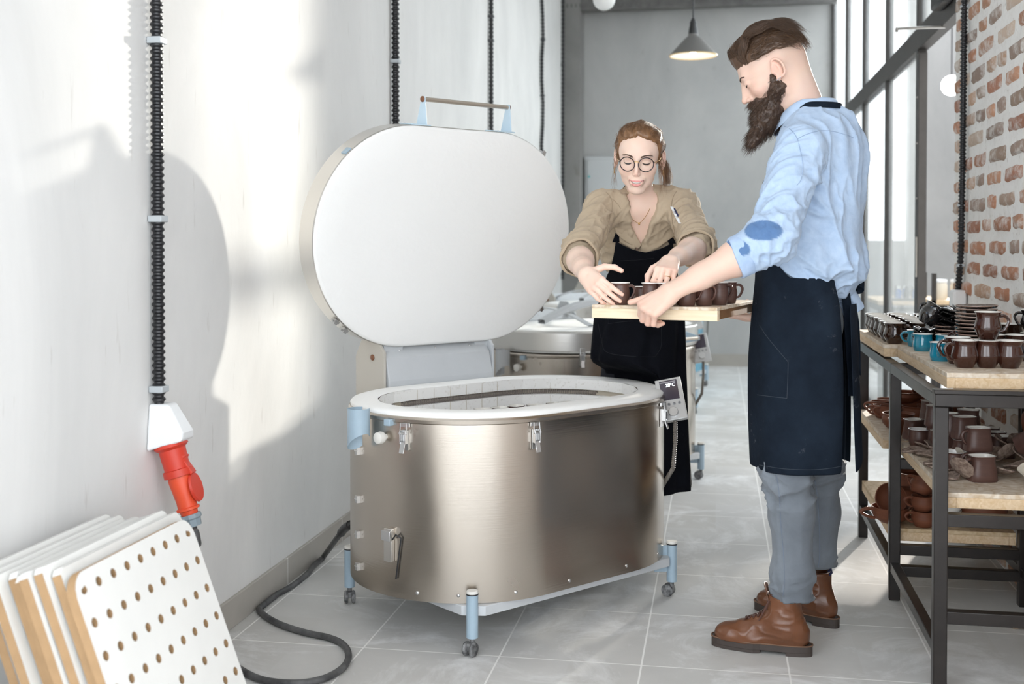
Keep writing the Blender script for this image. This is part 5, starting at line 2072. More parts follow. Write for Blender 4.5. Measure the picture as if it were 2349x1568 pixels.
def mesh_sdf(fn, lo, hi, vox, blk=8):
    """naive surface nets over the box lo..hi, evaluated only near the surface; returns verts, quads"""
    lo, hi = A3(lo), A3(hi)
    nb = np.ceil((hi - lo) / (vox * blk)).astype(int)
    n = nb * blk + 1
    cs = [lo[k] + (np.arange(nb[k]) + .5) * vox * blk for k in range(3)]
    G = np.stack(np.meshgrid(*cs, indexing='ij'), -1).reshape(-1, 3)
    dc = fn(G).reshape(nb)
    D = np.repeat(np.repeat(np.repeat(dc, blk, 0), blk, 1), blk, 2)
    D = np.pad(D, ((0, 1), (0, 1), (0, 1)), mode='edge').astype(np.float32)
    near = np.argwhere(np.abs(dc) < vox * blk * 1.35)
    loc = np.stack(np.meshgrid(*[np.arange(blk + 1)] * 3, indexing='ij'), -1).reshape(-1, 3)
    CH = 400
    for s in range(0, len(near), CH):
        b = near[s:s + CH]
        idx = (b[:, None, :] * blk + loc[None]).reshape(-1, 3)
        d = fn(lo + idx * vox)
        D[idx[:, 0], idx[:, 1], idx[:, 2]] = d
    S = D < 0
    cnt = np.zeros(tuple(n - 1), np.int8)
    for dx in (0, 1):
        for dy in (0, 1):
            for dz in (0, 1):
                cnt += S[dx:n[0] - 1 + dx, dy:n[1] - 1 + dy, dz:n[2] - 1 + dz]
    act = (cnt > 0) & (cnt < 8)
    ci = np.argwhere(act)
    vid = -np.ones(act.shape, np.int64)
    vid[act] = np.arange(len(ci))
    acc = np.zeros((len(ci), 3))
    num = np.zeros(len(ci))
    corner = [(0, 0, 0), (1, 0, 0), (0, 1, 0), (1, 1, 0), (0, 0, 1), (1, 0, 1), (0, 1, 1), (1, 1, 1)]
    vals = [D[ci[:, 0] + c[0], ci[:, 1] + c[1], ci[:, 2] + c[2]] for c in corner]
    for a in range(8):
        for b in range(a + 1, 8):
            if bin(a ^ b).count('1') != 1:
                continue
            va, vb = vals[a], vals[b]
            m_ = (va < 0) != (vb < 0)
            t = np.where(m_, va / np.where(m_, va - vb, 1), 0)
            pa, pb = np.array(corner[a], float), np.array(corner[b], float)
            acc += np.where(m_[:, None], pa + t[:, None] * (pb - pa), 0)
            num += m_
    V = lo + (ci + acc / num[:, None]) * vox
    Q = []
    for ax in range(3):
        u, w = (ax + 1) % 3, (ax + 2) % 3
        sl0 = [slice(0, n[k] - 1) if k == ax else slice(1, n[k] - 1) for k in range(3)]
        sl1 = list(sl0)
        sl1[ax] = slice(1, n[ax])
        a, b = S[tuple(sl0)], S[tuple(sl1)]
        e = np.argwhere(a != b)
        inside_first = a[tuple(e.T)]
        base = e + np.array([0 if k == ax else 1 for k in range(3)])
        du, dw = np.eye(3, dtype=int)[u], np.eye(3, dtype=int)[w]
        q = [base - du - dw, base - dw, base, base - du]
        ids = np.stack([vid[tuple(x.T)] for x in q], 1)
        ids = np.where(inside_first[:, None], ids, ids[:, ::-1])
        Q.append(ids)
    Q = np.concatenate(Q)
    Q = Q[(Q >= 0).all(1)]
    return V, Q


def vnormals(V, Q):
    a, b, c, d = V[Q[:, 0]], V[Q[:, 1]], V[Q[:, 2]], V[Q[:, 3]]
    fn_ = np.cross(c - a, d - b)
    N = np.zeros_like(V)
    for k in range(4):
        np.add.at(N, Q[:, k], fn_)
    return N / np.maximum(np.linalg.norm(N, axis=1, keepdims=True), 1e-12)


def relax(V, Q, it=2, f=.5):
    for _ in range(it):
        S_ = np.zeros_like(V)
        cn = np.zeros(len(V))
        for k in range(4):
            j = (k + 1) % 4
            np.add.at(S_, Q[:, k], V[Q[:, j]])
            np.add.at(S_, Q[:, j], V[Q[:, k]])
            np.add.at(cn, Q[:, k], 1)
            np.add.at(cn, Q[:, j], 1)
        V = V + f * (S_ / cn[:, None] - V)
    return V


def np_obj(name, V, Q, m, parent=None, col=None, rel=None, smooth=True):
    """mesh object from arrays; rel: parent matrix inverse applied so the mesh stays put in the world"""
    me = bpy.data.meshes.new(name)
    if rel is not None:
        R = np.array(rel)
        V = V @ R[:3, :3].T + R[:3, 3]
    me.vertices.add(len(V))
    me.vertices.foreach_set('co', V.astype(np.float32).ravel())
    k = Q.shape[1]
    me.loops.add(len(Q) * k)
    me.loops.foreach_set('vertex_index', Q.astype(np.int32).ravel())
    me.polygons.add(len(Q))
    me.polygons.foreach_set('loop_start', np.arange(0, len(Q) * k, k, dtype=np.int32))
    me.update(calc_edges=True)
    me.validate()
    if col is not None:
        ca = me.color_attributes.new('tint', 'FLOAT_COLOR', 'POINT')
        ca.data.foreach_set('color', np.concatenate([col, np.ones((len(col), 1))], 1).astype(np.float32).ravel())
    me.materials.append(m)
    if smooth:
        me.polygons.foreach_set('use_smooth', [True] * len(me.polygons))
    o = bpy.data.objects.new(name, me)
    C.objects.link(o)
    if parent is not None:
        o.parent = parent
    return o


def join_arrays(parts):
    V, Q, o = [], [], 0
    for v, q in parts:
        V.append(v)
        Q.append(q + o)
        o += len(v)
    return np.concatenate(V), np.concatenate(Q)


def exp_(x):
    return math.exp(x)


def unit(v):
    v = A3(v)
    return v / np.linalg.norm(v)


# ------------------------------------------------------------------ heads
def head_y(fn, x, z):
    y = .15
    for _ in range(60):
        d = float(fn(np.array([[x, y, z]]))[0])
        if d < .0003:
            break
        y -= max(d * .7, .0002)
    return y


def head_sdf(sex, smile=False):
    """head in its own frame: x to the person's left, y forward, z up, origin between the ears"""
    f = sex == 'f'
    it = [('+', Ell((0, -.014, .040), (.0735, .094, .083)), 0),
          ('+', Ell((0, .030, .045), (.060, .060, .060)), .03),
          ('+', Ell((0, .028, -.022), (.058 if not f else .0535, .062, .072 if not f else .068)), .03)]
    # jaw
    jw = .050 if not f else .034
    for sx in (-1, 1):
        it.append(('+', Cap((sx * jw, .004, -.050), (sx * .016, .073, -.094 if not f else -.090), .017 if not f else .015, .015 if not f else .012), .025))
        it.append(('+', Cap((sx * jw, .000, -.010), (sx * jw, .004, -.050), .018, .017), .02))
        it.append(('+', Ell((sx * .043, .060, -.016), (.021, .020, .019)), .022))        # cheek
        if smile:
            it.append(('+', Ell((sx * .036, .042, -.048), (.020, .026, .028)), .02))
            it.append(('+', Ell((sx * .036, .066, -.020), (.018, .016, .018)), .025))
    it.append(('+', Ell((0, .082, -.092 if not f else -.089), (.017 if not f else .013, .012, .013)), .02))      # chin
    br = .010 if not f else .007
    it.append(('+', Cap((-.034, .080, .034), (.034, .080, .034), br, br), .02))       # brow ridge
    it.append(('+', Ell((0, .085, .022), (.014, .010, .02)), .012))
    it.append(('+', Ell((0, .088, -.055), (.026, .016, .018)), .018))              # mouth mound
    # sockets
    for sx in (-1, 1):
        it.append(('-', Ell((sx * .0315, .106, .015), (.017, .016, .0125)), .012))
        it.append(('+', Ell((sx * .0315, .0785, .0140), (.0150, .0140, .0130)), .004))     # lidded eyeball
    # nose
    w = 1.0 if not f else .74
    it.append(('+', Ell((0, .090, -.008), (.014 if not f else .0095, .017, .028)), .010))
    it.append(('+', Cap((0, .091, .020), (0, .112 if not f else .108, -.020), .0062, .0080 * w), .010))
    it.append(('+', Ell((0, .1125 if not f else .1085, -.0235), (.0095 * w, .0098, .0085)), .006))
    for sx in (-1, 1):
        it.append(('+', Ell((sx * .0115 * w, .100, -.0275), (.0070 * w, .0095, .0068)), .005))
        it.append(('-', Ell((sx * .0060 * w, .1075, -.0345), (.0026, .0036, .003)), .0015))
    # lips, laid on the face surface
    base = Grp(list(it))

    def onf(pts, dy, dc):
        return [(x, head_y(base, x, z) + (dc if abs(x) > .018 else dy), z) for x, _, z in pts]
    if smile:
        up = [(-.0262, 0, -.0495), (-.0145, 0, -.0518), (-.005, 0, -.0522), (0, 0, -.0528), (.005, 0, -.0522), (.0145, 0, -.0518), (.0262, 0, -.0495)]
        lw = [(-.0262, 0, -.0502), (-.0170, 0, -.0612), (-.006, 0, -.0672), (.006, 0, -.0672), (.0170, 0, -.0612), (.0262, 0, -.0502)]
        mo = [(-.0225, 0, -.0512), (-.0125, 0, -.0558), (0, 0, -.0588), (.0125, 0, -.0558), (.0225, 0, -.0512)]
        up, lw, mo = onf(up, -.0004, -.0016), onf(lw, -.0010, -.0016), onf(mo, .0015, .0005)
        for a, b in zip(mo[:-1], mo[1:]):
            ra = .0056 if abs(a[0]) < .018 else .0020
            rb = .0056 if abs(b[0]) < .018 else .0020
            it.append(('-', Cap(a, b, ra, rb), .0015))
            it.append(('-', Cap((a[0], a[1] - .009, a[2]), (b[0], b[1] - .009, b[2]), ra, rb), .0015))
        ru, rl = .0019, .0032
    else:
        up = [(-.023, .0900, -.0545), (-.009, .0985, -.0525), (0, .0995, -.0535), (.009, .0985, -.0525), (.023, .0900, -.0545)]
        lw = [(-.022, .0900, -.0555), (-.008, .0975, -.0600), (.008, .0975, -.0600), (.022, .0900, -.0555)]
        ru, rl = .0035, .0045
    for pts, rr in ((up, ru), (lw, rl)):
        for a, b in zip(pts[:-1], pts[1:]):
            ra = rr * (.3 if abs(a[0]) > .02 else 1)
            rb = rr * (.3 if abs(b[0]) > .02 else 1)
            it.append(('+', Cap(a, b, ra, rb), .0025))
    # ears
    for sx in (-1, 1):
        tilt = np.array([[1, 0, 0], [0, cos(.22), -sin(.22)], [0, sin(.22), cos(.22)]])
        ring = []
        for i in range(13):
            a = -2.0 + 4.1 * i / 12
            yy, zz = -.016 * cos(a * 1.0) * 1.0, .028 * sin(a)
            ring.append((sx * (.0775 + .008 + .004 * cos(a)), -.012 + yy * 1.05, .004 + zz))
        ear = [('+', Ell((sx * .081, -.008, .002), (.0085, .0155, .026), None), 0),
               ('-', Ell((sx * .0925, -.005, .005), (.0080, .0105, .018)), .003)]
        for a, b in zip(ring[:-1], ring[1:]):
            ear.append(('+', Cap(a, b, .0032, .0032), .0025))
        ear.append(('+', Ell((sx * .084, .000, -.0235), (.005, .0065, .009)), .004))       # lobe
        ear.append(('+', Ell((sx * .081, .006, .0), (.004, .005, .006)), .003))            # tragus
        it.append(('+', Grp(ear), .003))
    return Grp(it), up, lw


def seg_dist(P_, pts):
    d = None
    for a, b in zip(pts[:-1], pts[1:]):
        e = Cap(a, b, 0, 0)(P_)
        d = e if d is None else np.minimum(d, e)
    return d


# ------------------------------------------------------------------ hands
def hand_sdf(W0, d, n, s, curls, spread=(.10, .03, -.04, -.12), scale=1., thumb=None, tcurl=(.3, .3), lens=None, kn_arch=.006):
    """W0 wrist; d direction of the palm, n palm normal (out of the back of the hand), s side toward the thumb.
    curls: per finger (index..little) three bends toward the palm. thumb: unit direction list for its two segments"""
    d, n = unit(d), A3(n)
    n = unit(n - d * (n @ d))
    s = A3(s)
    s = unit(s - d * (s @ d) - n * (s @ n))
    W0 = A3(W0)
    L = lens or [(.042, .025, .020), (.046, .028, .021), (.043, .026, .021), (.034, .020, .018)]
    pl = [.088, .090, .085, .077]
    off = [.0265, .0085, -.0095, -.0265]
    palm = []
    fingers, joints = [], []
    k_pts = []
    for i in range(4):
        base = W0 + s * off[i] * scale * .55 + d * .012 * scale
        kn = W0 + s * off[i] * scale + d * pl[i] * scale + n * (kn_arch - .003 * abs(i - 1)) * scale
        k_pts.append(kn)
        palm.append(('+', Cap(base, kn, .0135 * scale, .0105 * scale), .014 * scale))
    palm.append(('+', Cap(W0 + s * .018 * scale - n * .007 * scale + d * .02 * scale, W0 + s * .022 * scale - n * .004 * scale + d * .06 * scale, .0135 * scale, .010 * scale), .012 * scale))
    palm.append(('+', Cap(W0 - s * .019 * scale - n * .006 * scale + d * .02 * scale, W0 - s * .024 * scale - n * .004 * scale + d * .065 * scale, .012 * scale, .010 * scale), .012 * scale))
    G = Grp(palm)
    its = [('+', G, 0)]
    nails = []
    for i in range(4):
        p = k_pts[i]
        dd = unit(d + s * spread[i])
        ang = 0
        pts = [p]
        for j in range(3):
            ang += curls[i][j]
            v = dd * cos(ang) - n * sin(ang)
            p = p + v * L[i][j] * scale
            pts.append(p)
        rs = [.0098, .0086, .0078, .0066] if i < 3 else [.0086, .0075, .0068, .0058]
        fg = [('+', Cap(pts[j], pts[j + 1], rs[j] * scale, rs[j + 1] * scale), .002) for j in range(3)]
        fg.append(('+', Ell(pts[1], (rs[1] * 1.04 * scale,) * 3), .003))
        its.append(('+', Grp(fg), .0045))
        joints.append(pts)
        v = unit(pts[3] - pts[2])
        nn = dd * sin(ang) + n * cos(ang)
        nails.append((pts[3] + nn * rs[3] * scale * .75 - v * .001, v, nn, rs[3] * scale))
    # thumb
    tb = W0 + s * .020 * scale + d * .018 * scale - n * .006 * scale
    if thumb is None:
        t1 = unit(s * .75 + d * .65 - n * .25)
        t2 = unit(s * .35 + d * .9 - n * .3)
        t3 = unit(s * .1 + d * .95 - n * .35)
        thumb = (t1, t2, t3)
    q = [tb]
    for t, l in zip(thumb, (.044, .033, .027)):
        q.append(q[-1] + unit(t) * l * scale)
    tr_ = [.0135, .0108, .0098, .0078]
    tg = [('+', Cap(q[j], q[j + 1], tr_[j] * scale, tr_[j + 1] * scale), .003) for j in range(3)]
    its.append(('+', Grp(tg), .008 * scale))
    joints.append(q)
    nails.append((q[3] + unit(np.cross(unit(q[3] - q[2]), np.cross(n, unit(q[3] - q[2])))) * .006 * scale, unit(q[3] - q[2]), n, .0075 * scale))
    return Grp(its), joints, nails


def skin_mat(name, tone):
    m, nt, b, L = node_mat(name)
    at_ = nt.nodes.new('ShaderNodeAttribute')
    at_.attribute_name = 'tint'
    tc = nt.nodes.new('ShaderNodeTexCoord')
    n = nt.nodes.new('ShaderNodeTexNoise')
    n.inputs['Scale'].default_value = 22
    n.inputs['Detail'].default_value = 5
    L(tc.outputs['Object'], n.inputs[0])
    mx = nt.nodes.new('ShaderNodeMix')
    mx.data_type = 'RGBA'
    mx.blend_type = 'MULTIPLY'
    r = nt.nodes.new('ShaderNodeMapRange')
    r.inputs[1].default_value = .35
    r.inputs[2].default_value = .75
    r.inputs[4].default_value = .7
    L(n.outputs[0], r.inputs[0])
    L(r.outputs[0], mx.inputs[0])
    L(at_.outputs['Color'], mx.inputs[6])
    mx.inputs[7].default_value = (1, .93, .91, 1)
    L(mx.outputs[2], b.inputs['Base Color'])
    b.inputs['Roughness'].default_value = .48
    b.inputs['Specular IOR Level'].default_value = .4
    b.inputs['Subsurface Weight'].default_value = .12
    b.inputs['Subsurface Radius'].default_value = (.012, .004, .002)
    b.inputs['Subsurface Scale'].default_value = 1.
    n2 = nt.nodes.new('ShaderNodeTexNoise')
    n2.inputs['Scale'].default_value = 350
    L(tc.outputs['Object'], n2.inputs[0])
    bp = nt.nodes.new('ShaderNodeBump')
    bp.inputs['Strength'].default_value = .12
    bp.inputs['Distance'].default_value = .001
    L(n2.outputs[0], bp.inputs['Height'])
    L(bp.outputs[0], b.inputs['Normal'])
    return m


def cloth(name, c1, c2, scale=700, rough=.9, vs=14, attr=None, bump=.25, dust=0.):
    """woven cloth: fine cross weave plus soft tonal drift"""
    m, nt, b, L = node_mat(name)
    tc = nt.nodes.new('ShaderNodeTexCoord')
    n = nt.nodes.new('ShaderNodeTexNoise')
    n.inputs['Scale'].default_value = vs
    n.inputs['Detail'].default_value = 8
    n.inputs['Roughness'].default_value = .65
    L(tc.outputs['Object'], n.inputs[0])
    r = nt.nodes.new('ShaderNodeMapRange')
    r.inputs[1].default_value = .3
    r.inputs[2].default_value = .72
    L(n.outputs[0], r.inputs[0])
    mx = nt.nodes.new('ShaderNodeMix')
    mx.data_type = 'RGBA'
    mx.inputs[6].default_value = (*c1, 1)
    mx.inputs[7].default_value = (*c2, 1)
    L(r.outputs[0], mx.inputs[0])
    out = mx.outputs[2]
    if attr:
        a_ = nt.nodes.new('ShaderNodeAttribute')
        a_.attribute_name = attr
        m2 = nt.nodes.new('ShaderNodeMix')
        m2.data_type = 'RGBA'
        m2.blend_type = 'MULTIPLY'
        m2.inputs[0].default_value = 1
        L(out, m2.inputs[6])
        L(a_.outputs['Color'], m2.inputs[7])
        out = m2.outputs[2]
    L(out, b.inputs['Base Color'])
    b.inputs['Roughness'].default_value = rough
    b.inputs['Specular IOR Level'].default_value = .2 if attr else .08
    b.inputs['Sheen Weight'].default_value = .10 if attr else 0
    if dust:
        nd = nt.nodes.new('ShaderNodeTexNoise')
        nd.inputs['Scale'].default_value = 7
        nd.inputs['Detail'].default_value = 10
        nd.inputs['Roughness'].default_value = .7
        nd.inputs['Distortion'].default_value = 1.5
        L(tc.outputs['Object'], nd.inputs[0])
        rd = nt.nodes.new('ShaderNodeMapRange')
        rd.inputs[1].default_value = .62
        rd.inputs[2].default_value = .80
        rd.inputs[4].default_value = dust
        L(nd.outputs[0], rd.inputs[0])
        md = nt.nodes.new('ShaderNodeMix')
        md.data_type = 'RGBA'
        md.inputs[7].default_value = (.32, .34, .38, 1)
        L(rd.outputs[0], md.inputs[0])
        L(out, md.inputs[6])
        L(md.outputs[2], b.inputs['Base Color'])
    n2 = nt.nodes.new('ShaderNodeTexNoise')
    n2.inputs['Scale'].default_value = scale
    n2.inputs['Detail'].default_value = 2
    L(tc.outputs['Object'], n2.inputs[0])
    n4 = nt.nodes.new('ShaderNodeTexNoise')
    n4.inputs['Scale'].default_value = 30
    n4.inputs['Detail'].default_value = 4
    n4.inputs['Distortion'].default_value = 1
    L(tc.outputs['Object'], n4.inputs[0])
    ad = math_node(nt, 'ADD', math_node(nt, 'MULTIPLY', n2.outputs[0], v=.35), math_node(nt, 'MULTIPLY', n4.outputs[0], v=1.2))
    bp = nt.nodes.new('ShaderNodeBump')
    bp.inputs['Strength'].default_value = bump
    bp.inputs['Distance'].default_value = .004
    L(ad, bp.inputs['Height'])
    L(bp.outputs[0], b.inputs['Normal'])
    return m


def hair_mat(name, c1, c2):
    m, nt, b, L = node_mat(name)
    tc = nt.nodes.new('ShaderNodeTexCoord')
    n = nt.nodes.new('ShaderNodeTexNoise')
    n.inputs['Scale'].default_value = 90
    n.inputs['Detail'].default_value = 3
    L(tc.outputs['Object'], n.inputs[0])
    mx = nt.nodes.new('ShaderNodeMix')
    mx.data_type = 'RGBA'
    mx.inputs[6].default_value = (*c1, 1)
    mx.inputs[7].default_value = (*c2, 1)
    L(n.outputs[0], mx.inputs[0])
    L(mx.outputs[2], b.inputs['Base Color'])
    b.inputs['Roughness'].default_value = .42
    b.inputs['Specular IOR Level'].default_value = .5
    return m


def strands(name, paths, r, m, parent, rel=None, n=3, taper=.35):
    """many fine hairs as one mesh; paths: list of Nx3 arrays with equal point count"""
    Pn = np.array(paths)                       # S,K,3
    S_, K, _ = Pn.shape
    T = np.gradient(Pn, axis=1)
    T /= np.maximum(np.linalg.norm(T, axis=2, keepdims=True), 1e-9)
    ref = np.tile(np.array([.3, .2, .93]), (S_, K, 1))
    X = np.cross(T, ref)
    X /= np.maximum(np.linalg.norm(X, axis=2, keepdims=True), 1e-9)
    Y = np.cross(T, X)
    rr = (np.asarray(r) * np.ones(S_))[:, None, None] * (1 - (1 - taper) * np.linspace(0, 1, K))[None, :, None]
    rings = [Pn + rr * (cos(2 * pi * k / n) * X + sin(2 * pi * k / n) * Y) for k in range(n)]
    V = np.stack(rings, 2).reshape(-1, 3)
    idx = np.arange(S_ * K * n).reshape(S_, K, n)
    Q = []
    for k in range(n):
        j = (k + 1) % n
        Q.append(np.stack([idx[:, :-1, k], idx[:, :-1, j], idx[:, 1:, j], idx[:, 1:, k]], -1).reshape(-1, 4))
    return np_obj(name, V, np.concatenate(Q), m, parent, rel=rel)
# ------------------------------------------------------------------ people: shared helpers
def RF(r, f, z):
    return np.array(P(r, f, z))


def D3(r, f, u):
    """direction from right / forward / up components"""
    v = RGT * r + FWD * f + UP * u
    return unit(np.array(v))


def Wn(u, v, t):
    return np.array(W(u, v, t))


def frame(o, fwd, pitch=0., roll=0., sc=1.):
    """matrix of a head: y looks along fwd (horizontal) pitched down, x to the person's left"""
    y = Vector((fwd[0], fwd[1], 0)).normalized()
    z = Vector((0, 0, 1))
    x = y.cross(z)            # to the person's right
    x = -x
    M = Matrix(((x.x, y.x, z.x), (x.y, y.y, z.y), (x.z, y.z, z.z)))
    # person's left must be x: left = up x forward
    l = z.cross(y)
    M = Matrix(((l.x, y.x, z.x), (l.y, y.y, z.y), (l.z, y.z, z.z)))
    # l,y,z: l = z x y points to the left only if left-handed; mirror-safe since heads are symmetric
    R = Matrix.Rotation(0, 3, 'X')
    yy = y * cos(pitch) - z * sin(pitch)
    zz = z * cos(pitch) + y * sin(pitch)
    if roll:
        l2 = l * cos(roll) + zz * sin(roll)
        zz = zz * cos(roll) - l * sin(roll)
        l = l2
    M4 = Matrix(((l.x * sc, yy.x * sc, zz.x * sc, o[0]), (l.y * sc, yy.y * sc, zz.y * sc, o[1]), (l.z * sc, yy.z * sc, zz.z * sc, o[2]), (0, 0, 0, 1)))
    return M4


def tf(M, V):
    R = np.array(M)
    V = np.asarray(V, float)
    return V @ R[:3, :3].T + R[:3, 3]


def smoothstep(a, b, x):
    t = np.clip((x - a) / (b - a), 0, 1)
    return t * t * (3 - 2 * t)


def gauss(P_, c, r):
    q = (P_ - np.array(c)) / np.array(r)
    return np.exp(-(q ** 2).sum(1))


def lerp_col(c, col, w):
    return c + (np.array(col) - c) * np.clip(w, 0, 1)[:, None]


def folds(V, N, amp, scale, axis, seed, power=2.):
    """cloth creases: ridged noise stretched along an axis"""
    ax = unit(axis)
    al = V @ ax
    Q = V - np.outer(al, ax)
    X = Q * scale + np.outer(al, ax) * scale * .22
    w = vnoise(V * 5, seed + 5)[:, None] * .5
    n1 = vnoise(X + w, seed)
    n2 = vnoise(X * 2.1 + w + 7.3, seed + 1)
    r = (1 - np.abs(n1)) ** power * .7 + (1 - np.abs(n2)) ** power * .3
    return V + N * ((r - .4) * amp)[:, None]


def sheet(name, rows, m, parent, rel, thick=.003, closed=False, sub=1):
    """cloth panel from a grid of rows of points"""
    G = np.array(rows)
    a, b = G.shape[:2]
    idx = np.arange(a * b).reshape(a, b)
    if closed:
        idx = np.concatenate([idx, idx[:, :1]], 1)
    Q = np.stack([idx[:-1, :-1], idx[:-1, 1:], idx[1:, 1:], idx[1:, :-1]], -1).reshape(-1, 4)
    o = np_obj(name, G.reshape(-1, 3), Q, m, parent, rel=rel)
    s = o.modifiers.new('thickness', 'SOLIDIFY')
    s.thickness = thick
    s.offset = 0
    if sub:
        u = o.modifiers.new('soften', 'SUBSURF')
        u.levels = u.render_levels = sub
    return o


def tube_obj(name, pts, r, m, parent, rel, n=8, closed=False):
    R = rel
    return MB().tube([R @ Vector(p) for p in pts], r, n, closed=closed).build(name, m, parent)


def surf_ray(V, Q):
    from mathutils.bvhtree import BVHTree
    t = BVHTree.FromPolygons([Vector(v) for v in V], [tuple(int(i) for i in q) for q in Q])

    def hit(u, v, lift=.0):
        o = Vector((0, 0, CAM_H))
        d = (W(u, v, 1.0) - o).normalized()
        h = t.ray_cast(o, d)
        return (h[0] - d * lift) if h[0] is not None else None
    hit.tree = t
    return hit


def seam(name, pix, hit, r, m, parent, rel, lift=.0008):
    pts = [hit(u, v, lift) for u, v in pix]
    pts = [p for p in pts if p is not None]
    if len(pts) > 2:
        out = []
        for a, b in zip(pts[:-1], pts[1:]):
            if (a - b).length < .08:
                out.append(a)
        out.append(pts[-1])
        return tube_obj(name, out, r, m, parent, rel, 6)


def dense(pts, n):
    """n points along a pixel polyline, smoothed"""
    sp = smooth_path([Vector((x, y, 0)) for x, y in pts], max(2, n // max(1, len(pts) - 1)))
    return [(p.x, p.y) for p in sp]


TONE_M = np.array((.74, .52, .42))
TONE_F = np.array((.80, .60, .495))


def crop_tint(c, V):
    """cropped sides of the scalp"""
    q = smoothstep(.030, .055, V[:, 2] + .25 * np.maximum(0, -V[:, 1] - .02)) * smoothstep(.075, .045, V[:, 1])
    q2 = smoothstep(-.015, -.05, V[:, 1]) * smoothstep(-.06, .01, V[:, 2])
    return lerp_col(c, (.50, .375, .31), np.maximum(q, q2) * .5)


def head_arrays(sex, smile, M, tone, vox=.0015, neck=()):
    fn, up, lw = head_sdf(sex, smile)
    I, k_ = np.linalg.inv(np.array(M)), abs(Matrix(M).to_scale()[0])
    for a, b, ra, rb, kk in neck:
        a, b = tf(I, [a, b])
        fn = Grp([('+', fn, 0), ('+', Cap(a, b, ra / k_, rb / k_), kk)])
    V, Q = mesh_sdf(fn, (-.105, -.125, -.125), (.105, .135, .14), vox)
    V = relax(V, Q, 1, .4)
    c = np.tile(tone, (len(V), 1))
    c = lerp_col(c, tone * (1.0, .80, .76), .55 * (gauss(V, (.045, .07, -.02), (.022, .03, .02)) + gauss(V, (-.045, .07, -.02), (.022, .03, .02))))
    c = lerp_col(c, tone * (1.0, .80, .78), .5 * gauss(V, (0, .115, -.022), (.013, .02, .012)))
    for sx in (-1, 1):
        c = lerp_col(c, tone * (1.0, .72, .68), .6 * gauss(V, (sx * .086, -.008, 0), (.01, .025, .035)))
    if sex == 'f':
        for sx in (-1, 1):
            c = lerp_col(c, (.50, .27, .19), .55 * gauss(V, (sx * .0315, .092, .021), (.015, .015, .0055)))
    lipc = (.72, .30, .28) if sex == 'f' else (.55, .26, .22)
    d = np.minimum(seg_dist(V, up), seg_dist(V, lw) * (.72 if sex == 'f' else 1))
    c = lerp_col(c, lipc, smoothstep(.0056, .0038, d) * (V[:, 1] > .07)) if sex == 'm' else lerp_col(c, lipc, smoothstep(1., .7, d / (.0042 - .10 * np.maximum(0, np.abs(V[:, 0]) - .004))) * (V[:, 1] > .07) * smoothstep(.028, .025, np.abs(V[:, 0])))
    if sex == 'm':
        c = crop_tint(c, V)
    if smile:
        d2 = seg_dist(V, [(-.022, .094, -.0520), (0, .098, -.0585), (.022, .094, -.0520)])
        inside = smoothstep(.006, .0035, d2) * smoothstep(.098, .092, V[:, 1])
        c = lerp_col(c, (.16, .04, .035), inside * (V[:, 1] < .0965))
    return tf(M, V), Q[:, ::-1], c


M_SKIN_M = skin_mat('fair_skin_man', TONE_M)
M_SKIN_F = skin_mat('fair_skin_woman', TONE_F)
M_HAIR_M = hair_mat('dark_brown_hair', (.050, .026, .014), (.13, .068, .034))
M_BEARD = hair_mat('brown_beard', (.038, .021, .014), (.105, .062, .040))
M_HAIR_F = hair_mat('chestnut_hair', (.13, .060, .026), (.28, .145, .065))
M_BROW = hair_mat('brow_hair', (.045, .025, .017), (.08, .045, .03))
M_LASH = mat('black_lash', (.012, .009, .009), .5)
M_GOLD = mat('gold_wire', (.85, .58, .24), .25, metal=1.)
M_SILVER = mat('silver_wire', (.8, .8, .82), .2, metal=1.)
M_CHAMB = cloth('blue_chambray', (.47, .585, .745), (.37, .485, .66), scale=900, attr='tint', vs=40, bump=.3)
M_APR_M = cloth('dusty_navy_canvas', (.0055, .0085, .0145), (.015, .023, .036), scale=600, vs=5, bump=.45, dust=.6)
M_APR_F = cloth('black_canvas', (.0040, .0042, .0060), (.007, .008, .012), scale=600, vs=6, bump=.45)
M_KHAKI = cloth('khaki_cotton', (.50, .40, .29), (.43, .34, .24), scale=800, attr='tint', vs=12, bump=.3)
M_JEANS = cloth('grey_blue_denim', (.12, .135, .155), (.175, .195, .22), scale=900, attr='tint', vs=7, bump=.3)
M_SEAMB = mat('blue_thread_seam', (.30, .39, .54), .9)
M_SEAMK = mat('khaki_seam', (.36, .28, .195), .9)
M_SEAMD = mat('dark_seam', (.004, .005, .008), .9)
M_SEAMA = mat('navy_seam', (.03, .04, .055), .9)
M_LEATHER = mat('tan_leather', (.165, .060, .024), .36, col2=(.095, .034, .014), vscale=7, bump=.2, bscale=60, coat=.15)
M_SOLE = mat('dark_rubber_sole', (.045, .033, .028), .6, bump=.2, bscale=60)
M_LACE = mat('brown_lace', (.09, .04, .03), .7)

# ================================================================== the man
Fm, Lm = D3(-.909, .417, 0), D3(-.417, -.909, 0)
Un = np.array((0, 0, 1.))
RM = np.stack([Lm, Fm, Un], 1)            # columns: his left, his front, up
man_o = P(.86, 3.42, 0)
man = thing('person', 'bearded man in light blue shirt and navy apron holding the carried board', 'person', man_o)
relm = Matrix.Translation(-man_o)

